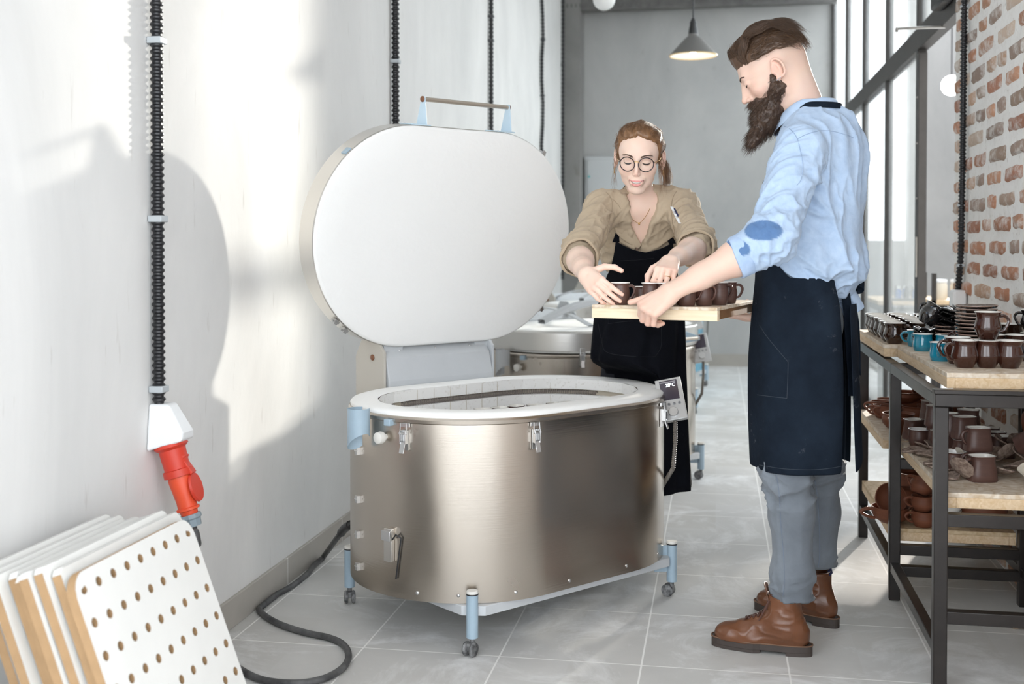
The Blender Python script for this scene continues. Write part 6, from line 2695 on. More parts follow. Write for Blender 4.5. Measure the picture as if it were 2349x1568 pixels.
m_pel, m_wai, m_che, m_upc = Wn(1840, 755, 3.41), Wn(1852, 640, 3.42), Wn(1868, 460, 3.43), Wn(1868, 350, 3.43)
m_nb = Wn(1850, 262, 3.44)
m_shL, m_shR = m_upc + Lm * .170 + Un * -.005 + Fm * .01, m_upc - Lm * .170 + Fm * .01
m_elL = Wn(1768, 552, 3.13)
m_knL = Wn(1482, 713, 3.125)
hd = D3(-.78, 0, -.6)
hn = D3(-.40, -.72, .55)
hs = np.cross(hd, hn)
m_wrL = m_knL - hd * .090
m_elR = RF(.97, 3.62, 1.135)
m_wrR = RF(.80, 3.50, .975)
# head
FH = D3(-.972, .235, 0)
hp_ear = Wn(1777, 163, 3.38)
h_o = hp_ear + np.cross(Un, FH) * -.0 + D3(.235, .972, 0) * .083
MH = frame(h_o, FH, radians(29))
nk_top = tf(MH, [(0, -.030, -.035)])[0]
m_nape = (tf(MH, [(0, -.060, .01)])[0], m_nb - Fm * .016 - Un * .02, .040, .046, .03)
HV, HQ, HC = head_arrays('m', False, MH, TONE_M, neck=[(m_nb - Un * .02, nk_top, .058, .054, .03), m_nape])

# body under the clothes
body_fn = Grp([('+', Ell(m_che, (.155, .105, .20), RM), 0), ('+', Ell(m_pel, (.15, .10, .14), RM), .06),
               ('+', Cap(m_shL, m_shR, .05, .05), .05), ('+', Cap(m_nb - Un * .02, nk_top, .058, .054), .035),
               ('+', Cap(tf(MH, [(0, -.060, .01)])[0], m_nb - Fm * .016 - Un * .02, .040, .046), .03),
               ('+', Cap(m_shR, m_elR, .050, .042), .02), ('+', Cap(m_shL, m_elL, .050, .043), .02)])
bv, bq = mesh_sdf(body_fn, m_pel - .30 + (0, 0, .10), np.array((m_pel[0] + .32, m_pel[1] + .32, nk_top[2] + .05)), .008)
armL = Grp([('+', Cap(m_elL, m_elL + (m_wrL - m_elL) * .35, .044, .0475), .02), ('+', Cap(m_elL + (m_wrL - m_elL) * .3, m_elL + (m_wrL - m_elL) * .72, .0475, .034), .02),
            ('+', Cap(m_elL + (m_wrL - m_elL) * .7, m_wrL + hd * .004, .034, .0275, flat=hn, fk=.82), .02)])
hfn, hj, hnails = hand_sdf(m_wrL, hd, hn, hs, [(1.15, .85, .45), (1.12, .95, .5), (1.08, 1.0, .5), (1.0, 1.0, .5)], thumb=(D3(-.72, .58, -.30), D3(-.90, .32, -.36), D3(-.98, .05, -.22)), spread=(.10, .03, -.05, -.14))
av, aq = mesh_sdf(Grp([('+', armL, 0), ('+', hfn, .016)]), np.minimum(m_elL, m_knL) - .13, np.maximum(m_elL, m_knL) + .13, .0024)
av = relax(av, aq, 1, .4)
# right arm, palm up under the far half of the board
hd2, hn2 = D3(-.93, .30, .05), D3(.05, 0, -1)
hs2 = np.cross(hn2, hd2)
armR = Grp([('+', Cap(m_elR, m_elR + (m_wrR - m_elR) * .4, .044, .046), .02), ('+', Cap(m_elR + (m_wrR - m_elR) * .4, m_wrR, .046, .028), .02)])
hfn2, hj2, _n2 = hand_sdf(m_wrR, hd2, hn2, hs2, [(.10, .15, .1), (.10, .15, .1), (.12, .15, .1), (.15, .2, .1)], spread=(.12, .04, -.05, -.14), thumb=(D3(-.5, .8, .05), D3(-.6, .6, .45), D3(-.5, .3, .8)))
cv, cq = mesh_sdf(Grp([('+', armR, 0), ('+', hfn2, .016)]), np.minimum(m_elR, m_wrR) - .22, np.maximum(m_elR, m_wrR) + .15, .0035)


def hand_tint(V, tone, joints, nails):
    c = np.tile(tone, (len(V), 1))
    for pts in joints:
        tip = np.array(pts[-1])
        c = lerp_col(c, tone * (1.02, .80, .76), .55 * np.exp(-((V - tip) ** 2).sum(1) / .022 ** 2))
        for p in pts[0:2]:
            c = lerp_col(c, tone * (1.0, .80, .76), .40 * np.exp(-((V - np.array(p)) ** 2).sum(1) / .014 ** 2))
    for p, v, nn, r in nails:
        q = V - p
        a, b = q @ v, q @ nn
        s_ = np.sqrt(np.maximum(0, (q ** 2).sum(1) - a ** 2 - b ** 2))
        w = smoothstep(1.15, .9, np.sqrt((a / (r * 1.1)) ** 2 + (s_ / (r * .75)) ** 2)) * (b > -r * .4)
        c = lerp_col(c, tone * (1.10, .95, .93), w * .8)
    return c


mv, mq = join_arrays([(HV, HQ), (bv, bq), (av, aq), (cv, cq)])
mc = np.concatenate([HC, crop_tint(np.tile(TONE_M, (len(bv), 1)), tf(np.linalg.inv(np.array(MH)), bv)), hand_tint(av, TONE_M, hj, hnails), np.tile(TONE_M, (len(cv), 1))])
np_obj('body', mv, mq, M_SKIN_M, man, col=mc, rel=relm)


# hair of the man: swept-back top, long beard, moustache, brows
def arc_hair(M, n, rnd, hgt, x_r, a0, a1, seed, lift=.0, wave=.004, freq=9.):
    rs = np.random.RandomState(seed)
    out = []
    K = 16
    for i in range(n):
        x = rs.uniform(-x_r, x_r)
        k = sqrt(max(.05, 1 - (x / .083) ** 2))
        A0, A1 = a0 + rs.uniform(-.10, .18), a1 + rs.uniform(-.35, .05)
        h = hgt * rs.uniform(.55, 1.08)
        th = np.linspace(A0, A0 + (A1 - A0) * rs.uniform(.45, 1), K)
        if rs.rand() < .5:
            st = rs.uniform(0, .5)
            th = th + (A1 - th[-1]) * st
        rise = np.sin(np.clip((th - a0) / .9, 0, 1) * pi / 2) ** .7
        ph = x * 60 + rs.uniform(-.5, .5)
        wv = wave * np.sin(th * freq + ph)
        ry, rz = .098 + h * rise + wv, .085 + h * rise + wv
        y = -.014 + ry * np.cos(th) * (k * .75 + .25)
        z = .040 + rz * np.sin(th) * k ** .5
        xx = x * (1 + .22 * rise) + .0025 * np.sin(th * 7 + ph * 2)
        out.append(np.stack([xx, y, z], 1))
    return out


hairpaths = [tf(MH, p) for p in arc_hair(MH, 2200, None, .034, .066, radians(22), radians(172), 3, wave=.0045, freq=8)]
# quiff: front hairs stand up from the hairline and roll back over the forehead
rs_ = np.random.RandomState(8)
for i in range(700):
    x = rs_.uniform(-.050, .050)
    k = sqrt(1 - (x / .075) ** 2)
    y0, z0 = .064 * k + .010, .088 + rs_.uniform(-.008, .006) - .010 * (1 - k)
    l = rs_.uniform(.6, 1.)
    t = np.linspace(0, 1, 16)
    y = y0 + l * (.030 * np.sin(t * pi * .9) - .060 * t ** 2)
    z = z0 + l * (.012 * t + .040 * np.sin(t * pi * .62)) + .002 * np.sin(t * 14 + x * 80)
    hairpaths.append(tf(MH, np.stack([x * (1 + .15 * t), y, z], 1)))
cap = Grp([('+', Ell((0, -.018, .046), (.080, .104, .098)), 0), ('+', Ell((0, .040, .098), (.052, .050, .030)), .03), ('&', Ell((0, -.020, .142), (.2, .30, .098)), .006)])
cap_fn = Grp([('+', cap, 0), ('&', lambda q: -(q[:, 2] - (.058 + .85 * np.minimum(0, q[:, 1] + .035) - .25 * np.maximum(0, q[:, 1] - .05))), .008)])
kv, kq = mesh_sdf(cap_fn, (-.10, -.14, -.01), (.10, .12, .17), .003)
kn = vnormals(kv, kq)
kv = kv + kn * (.003 * (1 - np.abs(vnoise(kv * np.array((170, 28, 28)), 4))) ** 2)[:, None]
kn = vnormals(kv, kq)
for i in rs_.choice(len(kv), 3400):
    p, nn = kv[i], kn[i]
    if (nn[2] < -.35 and p[2] < .075) or (p[1] > .05 and nn[2] < .3):
        continue
    d = np.array((0, -1., -.15 - .9 * smoothstep(.0, -.09, np.array([p[1]]))[0]))
    d = unit(d - nn * (d @ nn) + nn * .06)
    t = np.linspace(0, 1, 16)[:, None]
    l = rs_.uniform(.025, .055)
    s_ = unit(np.cross(nn, d))
    cv_ = p - nn * .001 + d * l * t - nn * (t ** 2 * l * l * 4.5) + s_ * (.0030 * np.sin(t * 7 + p[2] * 110 + p[1] * 60)) + nn * (.0035 * np.sin(pi * t) + .0015 * np.sin(t * 8 + p[0] * 50))
    hairpaths.append(tf(MH, cv_))
hair = np_obj('hair', tf(MH, kv), kq[:, ::-1], M_HAIR_M, man, rel=relm)
strands('hair_strands', hairpaths, .00055, M_HAIR_M, hair, rel=relm)
# beard mass
BT = tf(np.linalg.inv(np.array(MH)), [Wn(1722, 332, 3.42)])[0]
bb = [('+', Cap((-.058, .012, -.045), (0, .078, -.085), .022, .026), 0), ('+', Cap((.058, .012, -.045), (0, .078, -.085), .022, .026), .02),
      ('+', Cap((-.064, .010, -.008), (-.058, .015, -.045), .010, .022), .015), ('+', Cap((.064, .010, -.008), (.058, .015, -.045), .010, .022), .015),
      ('+', Ell((0, .070, -.085), (.046, .036, .036)), .03), ('+', Cap((0, .066, -.095), BT, .044, .014), .04),
      ('+', Cap((-.030, .078, -.052), (0, .100, -.044), .009, .0085), .012), ('+', Cap((.030, .078, -.052), (0, .100, -.044), .009, .0085), .012),
      ('+', Cap((-.030, .080, -.050), (-.030, .070, -.085), .011, .02), .015), ('+', Cap((.030, .080, -.050), (.030, .070, -.085), .011, .02), .015),
      ('-', Cap((-.012, .112, -.058), (.012, .112, -.058), .007, .007), .004)]
wv_, wq_ = mesh_sdf(Grp(bb), (-.12, -.06, -.27), (.12, .16, .03), .003)
wn_ = vnormals(wv_, wq_)
wv_ = wv_ + wn_ * (.004 * vnoise(wv_ * 130, 9) + .003 * vnoise(wv_ * 60, 3))[:, None]
beard = np_obj('beard', tf(MH, wv_), wq_[:, ::-1], M_BEARD, man, rel=relm)
sel = rs_.choice(len(wv_), 5200)
bp_ = []
tipd = unit(BT - np.array((0, .06, -.08)))
for i in sel:
    p, nn = wv_[i], wn_[i]
    if nn[1] < -.6:
        continue
    dn = unit(tipd * 1.0 + np.array((p[0] * 3, .2 if p[2] > -.06 else .0, 0)) + nn * rs_.uniform(.25, .8) + rs_.uniform(-.35, .35, 3))
    l = rs_.uniform(.010, .024) * (1.5 if p[2] < -.11 else 1) * (.55 if p[2] > -.03 else 1)
    t = np.linspace(0, 1, 6)[:, None]
    bend = (tipd - dn) * .45
    q = p - nn * .002 + dn * l * t + bend * l * t ** 2 + np.array([.0012 * np.sin(9 * t[:, 0] + i), .0012 * np.cos(8 * t[:, 0] + i), 0 * t[:, 0]]).T
    bp_.append(tf(MH, q))
strands('beard_strands', bp_, .00042, M_BEARD, beard, rel=relm)
def face_bits(M, fn, parent, rel, mb_, seed, hl=1., lash=.0011):
    """brows and lash lines laid on the face surface"""
    rs_ = np.random.RandomState(seed)
    for sx in (-1, 1):
        br = []
        for i in range(190):
            u_ = rs_.uniform(0, 1)
            x, z = sx * (.012 + .036 * u_), .031 + .007 * sin(u_ * 2.5) + rs_.uniform(-.003, .003) * (1.1 - .7 * u_) * hl
            y = head_y(fn, x, z)
            p = np.array((x, y - .0005, z))
            d = unit(np.array((sx * .9, -.35 * u_, .35 - .6 * u_)))
            t = np.linspace(0, 1, 4)[:, None]
            br.append(tf(M, p + d * .008 * t + np.array((0, .0016, 0)) * np.sin(t * 3)))
        strands('eyebrow', br, .0005, mb_, parent, rel=rel)
        pts = []
        for a in np.linspace(.2, pi - .2, 12):
            x, z = sx * (.0315 + .0130 * cos(a)), .0115 - .0050 * sin(a)
            pts.append((x, head_y(fn, x, z) + .0003, z))
        pts = tf(M, pts)
        tube_obj('eyelashes', pts, [.0006 + lash * sin(pi * i / 11) for i in range(12)], M_LASH, parent, rel, 6)


face_bits(MH, head_sdf('m')[0], man, relm, M_BROW, 5)
# earrings of the near ear
e0 = tf(MH, [(-.0895, .001, -.030)])[0]
for sx in (-1, 1):
    c0 = tf(MH, [(sx * .088, .001, -.0300)])[0]
    ring_ = [tf(MH, [(sx * (.0865 + .0045 * cos(a)), .001, -.0305 + .0055 * sin(a))])[0] for a in np.linspace(0, 2 * pi, 14)[:-1]]
    tube_obj('earring', ring_, .0009, M_SILVER, man, relm, 6, closed=True)
b_ = tf(MH, [(-.0895, -.004, -.026), (-.0895, .007, -.0285)])
for s_ in (-1, 1):
    q_ = tf(MH, [(s_ * .0905, -.005, -.0245), (s_ * .0905, .007, -.0275)])
    br_ = tube_obj('ear_bar', q_, .0010, M_SILVER, man, relm, 6)
    for p in q_:
        mb = MB().sphere(relm @ Vector(p), .0022, 10, 6)
        mb.build('ear_bead', M_SILVER, br_)

# shirt
cuffL = m_elL + (m_wrL - m_elL) * .36
fa = unit(m_wrL - m_elL)
sh = [('+', Ell(m_upc + Un * -.02 - Fm * .004, (.178, .122, .165), RM), 0), ('+', Ell(m_che - Un * .03, (.168, .132, .19), RM), .05),
      ('+', Ell(m_wai + Un * .055 - Fm * .010, (.172, .138, .125), RM), .05), ('+', Cap(m_shL, m_shR, .063, .063), .04),
      ('+', Cap(m_nb - Un * .030, m_shL + Un * .0, .060, .052), .03), ('+', Cap(m_nb - Un * .030, m_shR, .060, .052), .03),
      ('+', Ell(m_upc - Fm * .055 - Un * .02, (.13, .075, .13), RM), .04)]
slL = [('+', Cap(m_shL + Lm * .0, m_elL + (m_shL - m_elL) * .10, .068, .060), 0),
       ('+', Ell(m_elL - fa * .006 + Un * .006, (.066, .066, .062)), .03),
       ('+', Cap(m_elL, cuffL - fa * .02, .060, .056), .02)]
slR = [('+', Cap(m_shR, m_elR, .068, .060), 0), ('+', Cap(m_elR, m_elR + (m_wrR - m_elR) * .3, .060, .056), .03)]
shirt_fn = Grp([('+', Grp(sh), 0), ('+', Grp(slR), .035), ('+', Grp(slL), .022),
                ('&', lambda q: (RF(0, 0, 1.085)[2] + .05 * np.clip(((q - m_wai) @ Fm) / .1, -.6, 1.3)) - q[:, 2], .012)])
lo = np.minimum.reduce([m_shL, m_shR, m_elL, m_elR, m_wai, cuffL]) - .16
hi_ = np.maximum.reduce([m_shL, m_shR, m_elL, m_elR, m_nb]) + .16
sv, sq_ = mesh_sdf(shirt_fn, lo, hi_, .0048)
sn = vnormals(sv, sq_)
# crease fields: long soft folds over the back, tight ones round the elbow and armpit
back_w = smoothstep(.0, .08, -((sv - m_che) @ Fm))
armd = Cap(m_shL, m_elL, 0, 0)(sv)
fored = Cap(m_elL, cuffL, 0, 0)(sv)
arm_w = smoothstep(.085, .06, armd)
el_w = smoothstep(.13, .03, np.sqrt(((sv - m_elL) ** 2).sum(1)))
torso_w = 1 - np.maximum(arm_w, smoothstep(.085, .06, fored))
V1 = folds(sv, sn, .034, 13, Un + Fm * .15, 11, 2.4)
V2 = folds(sv, sn, .018, 30, np.cross(unit(m_elL - m_shL), Lm) + unit(m_elL - m_shL) * .6, 21, 2.)
V3 = folds(sv, sn, .026, 34, np.cross(fa, Un) + Un * .25, 31, 2.)
V4 = folds(sv, sn, .026, 22, Fm + Un * .9, 41, 2.)
pit = smoothstep(.16, .04, np.sqrt(((sv - (m_shL - Un * .12 - Fm * .05)) ** 2).sum(1)))
low = smoothstep(m_wai[2] + .16, m_wai[2] + .02, sv[:, 2])
sv = sv + (V1 - sv) * (torso_w * (.35 + .65 * back_w))[:, None] + (V2 - sv) * (arm_w * (1 - el_w))[:, None] + (V3 - sv) * el_w[:, None] + (V4 - sv) * np.maximum(pit, low * torso_w)[:, None] * .9
sc_ = np.ones((len(sv), 3))
hit = surf_ray(sv, sq_)
# denim patches at the elbow (a darker cloth of the shirt)
pc = hit(1752, 528)
pc2 = hit(1688, 566)
if pc is not None:
    q = sv - np.array(pc)
    w1 = smoothstep(1.08, .98, np.sqrt((q @ np.array(RGT) / .048) ** 2 + (q @ Un / .027) ** 2 + (q @ np.array(FWD) / .08) ** 2))
    w2 = 0
    if pc2 is not None:
        q2 = sv - np.array(pc2)
        w2 = smoothstep(1.08, .98, np.sqrt(((q2 @ np.array(RGT) + q2 @ Un * .6) / .034) ** 2 + ((q2 @ Un) / .024) ** 2 + (q2 @ np.array(FWD) / .05) ** 2))
    sc_ = lerp_col(sc_, (.25, .36, .52), np.maximum(w1, w2))
shirt = np_obj('shirt', sv, sq_, M_CHAMB, man, col=sc_, rel=relm)
seam('yoke_seam', dense([(1830, 318), (1850, 308), (1880, 300), (1910, 301), (1940, 309), (1958, 316)], 30), hit, .0011, M_SEAMB, shirt, relm)
seam('armhole_seam', dense([(1780, 286), (1806, 292), (1826, 312), (1836, 345), (1842, 380), (1838, 410), (1828, 425)], 30), hit, .0011, M_SEAMB, shirt, relm)
# rolled cuff: stacked turns of cloth
X1 = unit(np.cross(fa, Un))
X2 = np.cross(fa, X1)


def cuff(name, c, ax, r, ln, m, parent, rel, seed, flare=.004, tint=None, slant=0.):
    rows = []
    a1 = unit(np.cross(ax, Un + .01))
    a2 = np.cross(ax, a1)
    for j, (t, rr) in enumerate([(1, -.007), (1.0, -.001), (.97, .002), (.6, .001), (.3, .003), (.05, .003), (0, -.001), (.02, -.008)]):
        row = []
        for i in range(40):
            a = 2 * pi * i / 40
            w_ = .0022 * sin(3 * a + seed) + .0018 * sin(7 * a + seed * 2 + j)
            row.append(c + ax * (ln * t + .004 * sin(2 * a + seed) + slant * sin(a)) + (a1 * cos(a) + a2 * sin(a)) * (r + rr + flare * t + w_))
        rows.append(row)
    o = sheet(name, rows, m, parent, rel, .0025, closed=True)
    me = o.data
    ca = me.color_attributes.new('tint', 'FLOAT_COLOR', 'POINT')
    ca.data.foreach_set('color', list((tint or (1, 1, 1)) + (1,)) * len(me.vertices))
    return o


cuff('rolled_cuff', cuffL - fa * .036, fa, .0525, .040, M_CHAMB, shirt, relm, 1.3, tint=(.93, .95, 1.0), slant=.006)
cuff('rolled_cuff', m_elR + (m_wrR - m_elR) * .22, unit(m_wrR - m_elR), .0535, .038, M_CHAMB, shirt, relm, 2.3)
# collar round the neck
NA = unit(nk_top - m_nb)
rows = []
for j, (r, h) in enumerate([(.067, .000), (.066, .024), (.067, .046), (.071, .050), (.076, .044), (.083, .022), (.088, .000)]):
    row = []
    for i in range(46):
        a = 2 * pi * i / 46
        fr_ = cos(a)                                  # 1 at the front
        drop = -.050 * max(0, fr_) ** 1.5
        ext = (1 + .10 * max(0, fr_)) * (1.0 if j < 3 else 1 + .06 * abs(sin(a)))
        row.append(m_nb + Un * (-.012 + h + drop + (.004 if fr_ < -.5 else 0)) - Fm * .008 + Fm * fr_ * r * 1.06 * ext + Lm * sin(a) * r * ext)
    rows.append(row)
col_ = sheet('collar', rows, M_CHAMB, shirt, relm, .0025, closed=True)
ca = col_.data.color_attributes.new('tint', 'FLOAT_COLOR', 'POINT')
ca.data.foreach_set('color', [1.0] * 4 * len(col_.data.vertices))

# apron of the man: skirt wrapped round, bib, neck strap, pocket, ties
AC = RF(.855, 3.405, 0)


rows = []
NZ = 26
for j in range(NZ):
    row = []
    for i in range(72):
        t = radians(-150) + radians(302) * i / 71
        fr_ = max(0., min(1., (cos(t) - .05) / .75))
        zt = 1.105 + .10 * fr_
        kk = j / (NZ - 1)
        z = zt + (.548 - zt) * kk
        k = (1.10 - z) / .555
        up_ = (1 - fr_) * smoothstep(.14, .0, np.array([k]))[0]
        w_ = (.0012 + .0035 * max(0, k)) * (sin(5 * t + 1.2) + .6 * sin(9 * t + 2.4 + z * 3)) + .0035 * sin(11 * z + 4 * t) * sin(5 * t + 2)
        a = .131 + .012 * sin(max(0, k) * pi) + .012 * k - .012 * up_
        b = .172 + .008 * sin(max(0, min(1, k * 1.4)) * pi) + .004 * k - .020 * up_
        row.append(AC + Fm * cos(t) * (a + w_) + Lm * sin(t) * (b + w_) + Un * z)
    R_ = np.array(row)
    fw_ = smoothstep(.15, .5, (R_ - AC) @ Fm / .13)
    for _ in range(3):
        R_ = R_ + unit(Fm) * (np.maximum(0, .009 - shirt_fn(R_)) * fw_)[:, None]
    rows.append(list(R_))
apr = sheet('apron', rows, M_APR_M, man, relm, .0022, sub=1)
# rear flap that hangs behind, past the side edge
rows = []
for z in np.linspace(1.03, .575, 12):
    k = (1.03 - z) / .455
    row = []
    for i in range(10):
        t = radians(162 + 34 * i / 9)
        rr = 1.08 + .06 * k
        row.append(AC + Fm * cos(t) * (.142 * rr + .012 * k) + Lm * sin(t) * .18 * rr + Un * (z - .03 * k * (1 - i / 9)))
    rows.append(row)
sheet('apron_flap', rows, M_APR_M, apr, relm, .0022)
# bib over the chest, rising under the arm
rows = []
for j in range(14):
    k = j / 13
    z = 1.09 + k * .30
    half = radians(78 - 42 * k ** .8)
    row = []
    cc = m_wai + (m_upc - m_wai) * (k * .95)
    for i in range(30):
        t = -half + 2 * half * i / 29
        row.append(np.array((cc[0], cc[1], 0)) + Un * z + Fm * cos(t) * (.146 + .006 * sin(k * pi)) + Lm * sin(t) * (.180 - .015 * k))
    rows.append(row)
sheet('apron_bib', rows, M_APR_M, apr, relm, .0022)
# neck strap over the collar
pts = []
for i in range(33):
    a = radians(-75) + radians(330) * i / 32 - radians(90)
for i in range(41):
    a = radians(50) + radians(260) * i / 40
    fr_ = cos(a)
    pts.append(m_nb + Un * (.018 - .075 * max(0, fr_ + .15) ** 1.2) - Fm * .008 + Fm * fr_ * .0905 * 1.05 + Lm * sin(a) * .0905)
rows = []
for h in (-.0095, 0, .0095):
    rows.append([p + Un * h + unit(np.array((p[0] - m_nb[0], p[1] - m_nb[1], 0))) * (-.25 * h) for p in pts])
sheet('neck_strap', rows, M_APR_M, apr, relm, .002)
M_SEAMA2 = M_SEAMA
# pocket and hems drawn as raised seams on the skirt surface
dg = bpy.context.evaluated_depsgraph_get()
ev = apr.evaluated_get(dg)
me_ = ev.to_mesh()
va = np.array([tuple(apr.matrix_basis @ v.co) for v in me_.vertices]) + np.array(man_o)
from mathutils.bvhtree import BVHTree
tr_ = BVHTree.FromPolygons([Vector(v) for v in va], [tuple(p.vertices) for p in me_.polygons])
ev.to_mesh_clear()


def hit_a(u, v, lift=.001):
    o = Vector((0, 0, CAM_H))
    d = (W(u, v, 1.0) - o).normalized()
    h = tr_.ray_cast(o, d)
    return (h[0] - d * lift) if h[0] is not None else None


for nm_, px_ in [('pocket_seam', [(1742, 745), (1758, 770), (1780, 797), (1808, 830)]), ('pocket_seam', [(1808, 830), (1807, 870), (1805, 913)]), ('pocket_seam', [(1737, 905), (1770, 909), (1805, 913)]),
                 ('hem_seam', [(1742, 1066), (1800, 1075), (1870, 1077), (1925, 1070), (1935, 1064)]), ('side_seam', [(1934, 720), (1938, 800), (1939, 900), (1939, 1000), (1938, 1060)])]:
    seam(nm_, dense(px_, 24), hit_a, .0009, M_SEAMA, apr, relm)
# waist ties: knot at the back, two hanging ends, shirt tail
kn0 = Wn(1938, 648, 3.42)
mbk = MB().sphere(relm @ Vector(kn0 + D3(1, 0, 0) * .01), (.024, .020, .016), 16, 10)
mbk.build('apron_knot', M_APR_M, apr)


def ribbon(name, pts, wdir, w, m, parent, rel, thick=.002, tint=False):
    pts = [np.array(p) for p in smooth_path(pts, 5)]
    wd_ = unit(wdir)
    rows = [[p - wd_ * w / 2 * s_ for s_ in (-1, -.3, .3, 1)] for p in pts]
    o = sheet(name, rows, m, parent, rel, thick, sub=0)
    if tint:
        ca = o.data.color_attributes.new('tint', 'FLOAT_COLOR', 'POINT')
        ca.data.foreach_set('color', [1.0] * 4 * len(o.data.vertices))
    return o


ribbon('apron_tie', [Wn(1935, 650, 3.40), Wn(1952, 640, 3.40), Wn(1972, 648, 3.40), Wn(1982, 656, 3.41), Wn(1970, 665, 3.42), Wn(1946, 657, 3.42)], D3(.1, .3, 1), .024, M_APR_M, apr, relm)
ribbon('apron_tie', [Wn(1938, 655, 3.38), Wn(1945, 720, 3.36), Wn(1950, 800, 3.355), Wn(1955, 870, 3.355), Wn(1956, 908, 3.355)], D3(1, .1, 0), .026, M_APR_M, apr, relm)
ribbon('apron_tie', [Wn(1944, 655, 3.42), Wn(1962, 740, 3.42), Wn(1966, 860, 3.42)], D3(1, -.3, 0), .022, M_APR_M, apr, relm)
tail = []
T0 = [(1905, 640), (1918, 655), (1925, 668)]
rows = []
for j in range(7):
    k = j / 6
    row = []
    for i in range(6):
        s_ = i / 5
        u_ = 1912 + 20 * k + (38 + 16 * k) * s_
        v_ = 640 + (92 - 10 * s_ - 40 * abs(s_ - .3) * .6) * k
        row.append(Wn(u_, v_, 3.395 + .02 * sin(s_ * 7) + .015 * s_))
    rows.append(row)
tl_ = sheet('shirt_tail', rows, M_CHAMB, shirt, relm, .002)
ca = tl_.data.color_attributes.new('tint', 'FLOAT_COLOR', 'POINT')
ca.data.foreach_set('color', [1.0] * 4 * len(tl_.data.vertices))

# jeans
jl = [Wn(1838, 760, 3.33), Wn(1802, 1075, 3.335), Wn(1817, 1175, 3.345), Wn(1821, 1310, 3.36), Wn(1818, 1368, 3.365)]
jr = [Wn(1862, 760, 3.50), Wn(1876, 1075, 3.60), Wn(1877, 1175, 3.62), Wn(1872, 1300, 3.63), Wn(1871, 1318, 3.63)]
rl = [.086, .069, .060, .0545, .057]
rr_ = [.088, .070, .062, .052, .050]
jn_ = Grp([('+', Ell(m_pel + Un * .02, (.155, .118, .12), RM), 0)] +
          [('+', Grp([('+', Cap(jl[i], jl[i + 1], rl[i], rl[i + 1]), .03) for i in range(4)]), .03)] +
          [('+', Grp([('+', Cap(jr[i], jr[i + 1], rr_[i], rr_[i + 1]), .03) for i in range(4)]), .02)])
foot_clip = [(jl[4], .165), (jr[4], .190)]


def jf(q):
    d = jn_(q)
    dl = np.sqrt(((q[:, :2] - jl[4][:2]) ** 2).sum(1))
    dr = np.sqrt(((q[:, :2] - jr[4][:2]) ** 2).sum(1))
    zc = np.where(dl < dr, .158, .188)
    return np.maximum(d, zc - q[:, 2])


jv, jq = mesh_sdf(jf, np.minimum.reduce([*jl, *jr]) - .12, np.maximum.reduce([m_pel, *jl, *jr]) + .17, .006)
jnn = vnormals(jv, jq)
kneeL = smoothstep(.16, .03, np.abs(jv[:, 2] - .53))
ankL = smoothstep(.30, .17, jv[:, 2])
jv2 = folds(jv, jnn, .026, 24, D3(1, .2, .25), 51, 2.2)
jv3 = folds(jv, jnn, .013, 14, Un, 61, 2.)
jv = jv + (jv2 - jv) * (np.maximum(kneeL, ankL) * smoothstep(.62, .52, jv[:, 2]))[:, None] + (jv3 - jv) * .6 * smoothstep(.66, .5, jv[:, 2])[:, None]
jc = np.ones((len(jv), 3))
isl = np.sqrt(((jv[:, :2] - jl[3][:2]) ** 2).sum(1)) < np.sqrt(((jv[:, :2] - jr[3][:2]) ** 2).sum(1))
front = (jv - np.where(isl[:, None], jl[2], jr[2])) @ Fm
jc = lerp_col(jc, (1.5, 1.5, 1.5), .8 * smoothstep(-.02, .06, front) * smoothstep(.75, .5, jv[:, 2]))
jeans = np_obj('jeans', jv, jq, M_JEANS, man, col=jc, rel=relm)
hj_ = surf_ray(jv, jq)
M_SEAMJ = mat('denim_seam', (.16, .19, .24), .9)
seam('side_seam', dense([(1780, 1085), (1787, 1130), (1791, 1200), (1797, 1270), (1799, 1330), (1796, 1366)], 40), hj_, .0013, M_SEAMJ, jeans, relm)
seam('side_seam', dense([(1866, 1085), (1874, 1130), (1879, 1200), (1880, 1270), (1877, 1300)], 40), hj_, .0013, M_SEAMJ, jeans, relm)


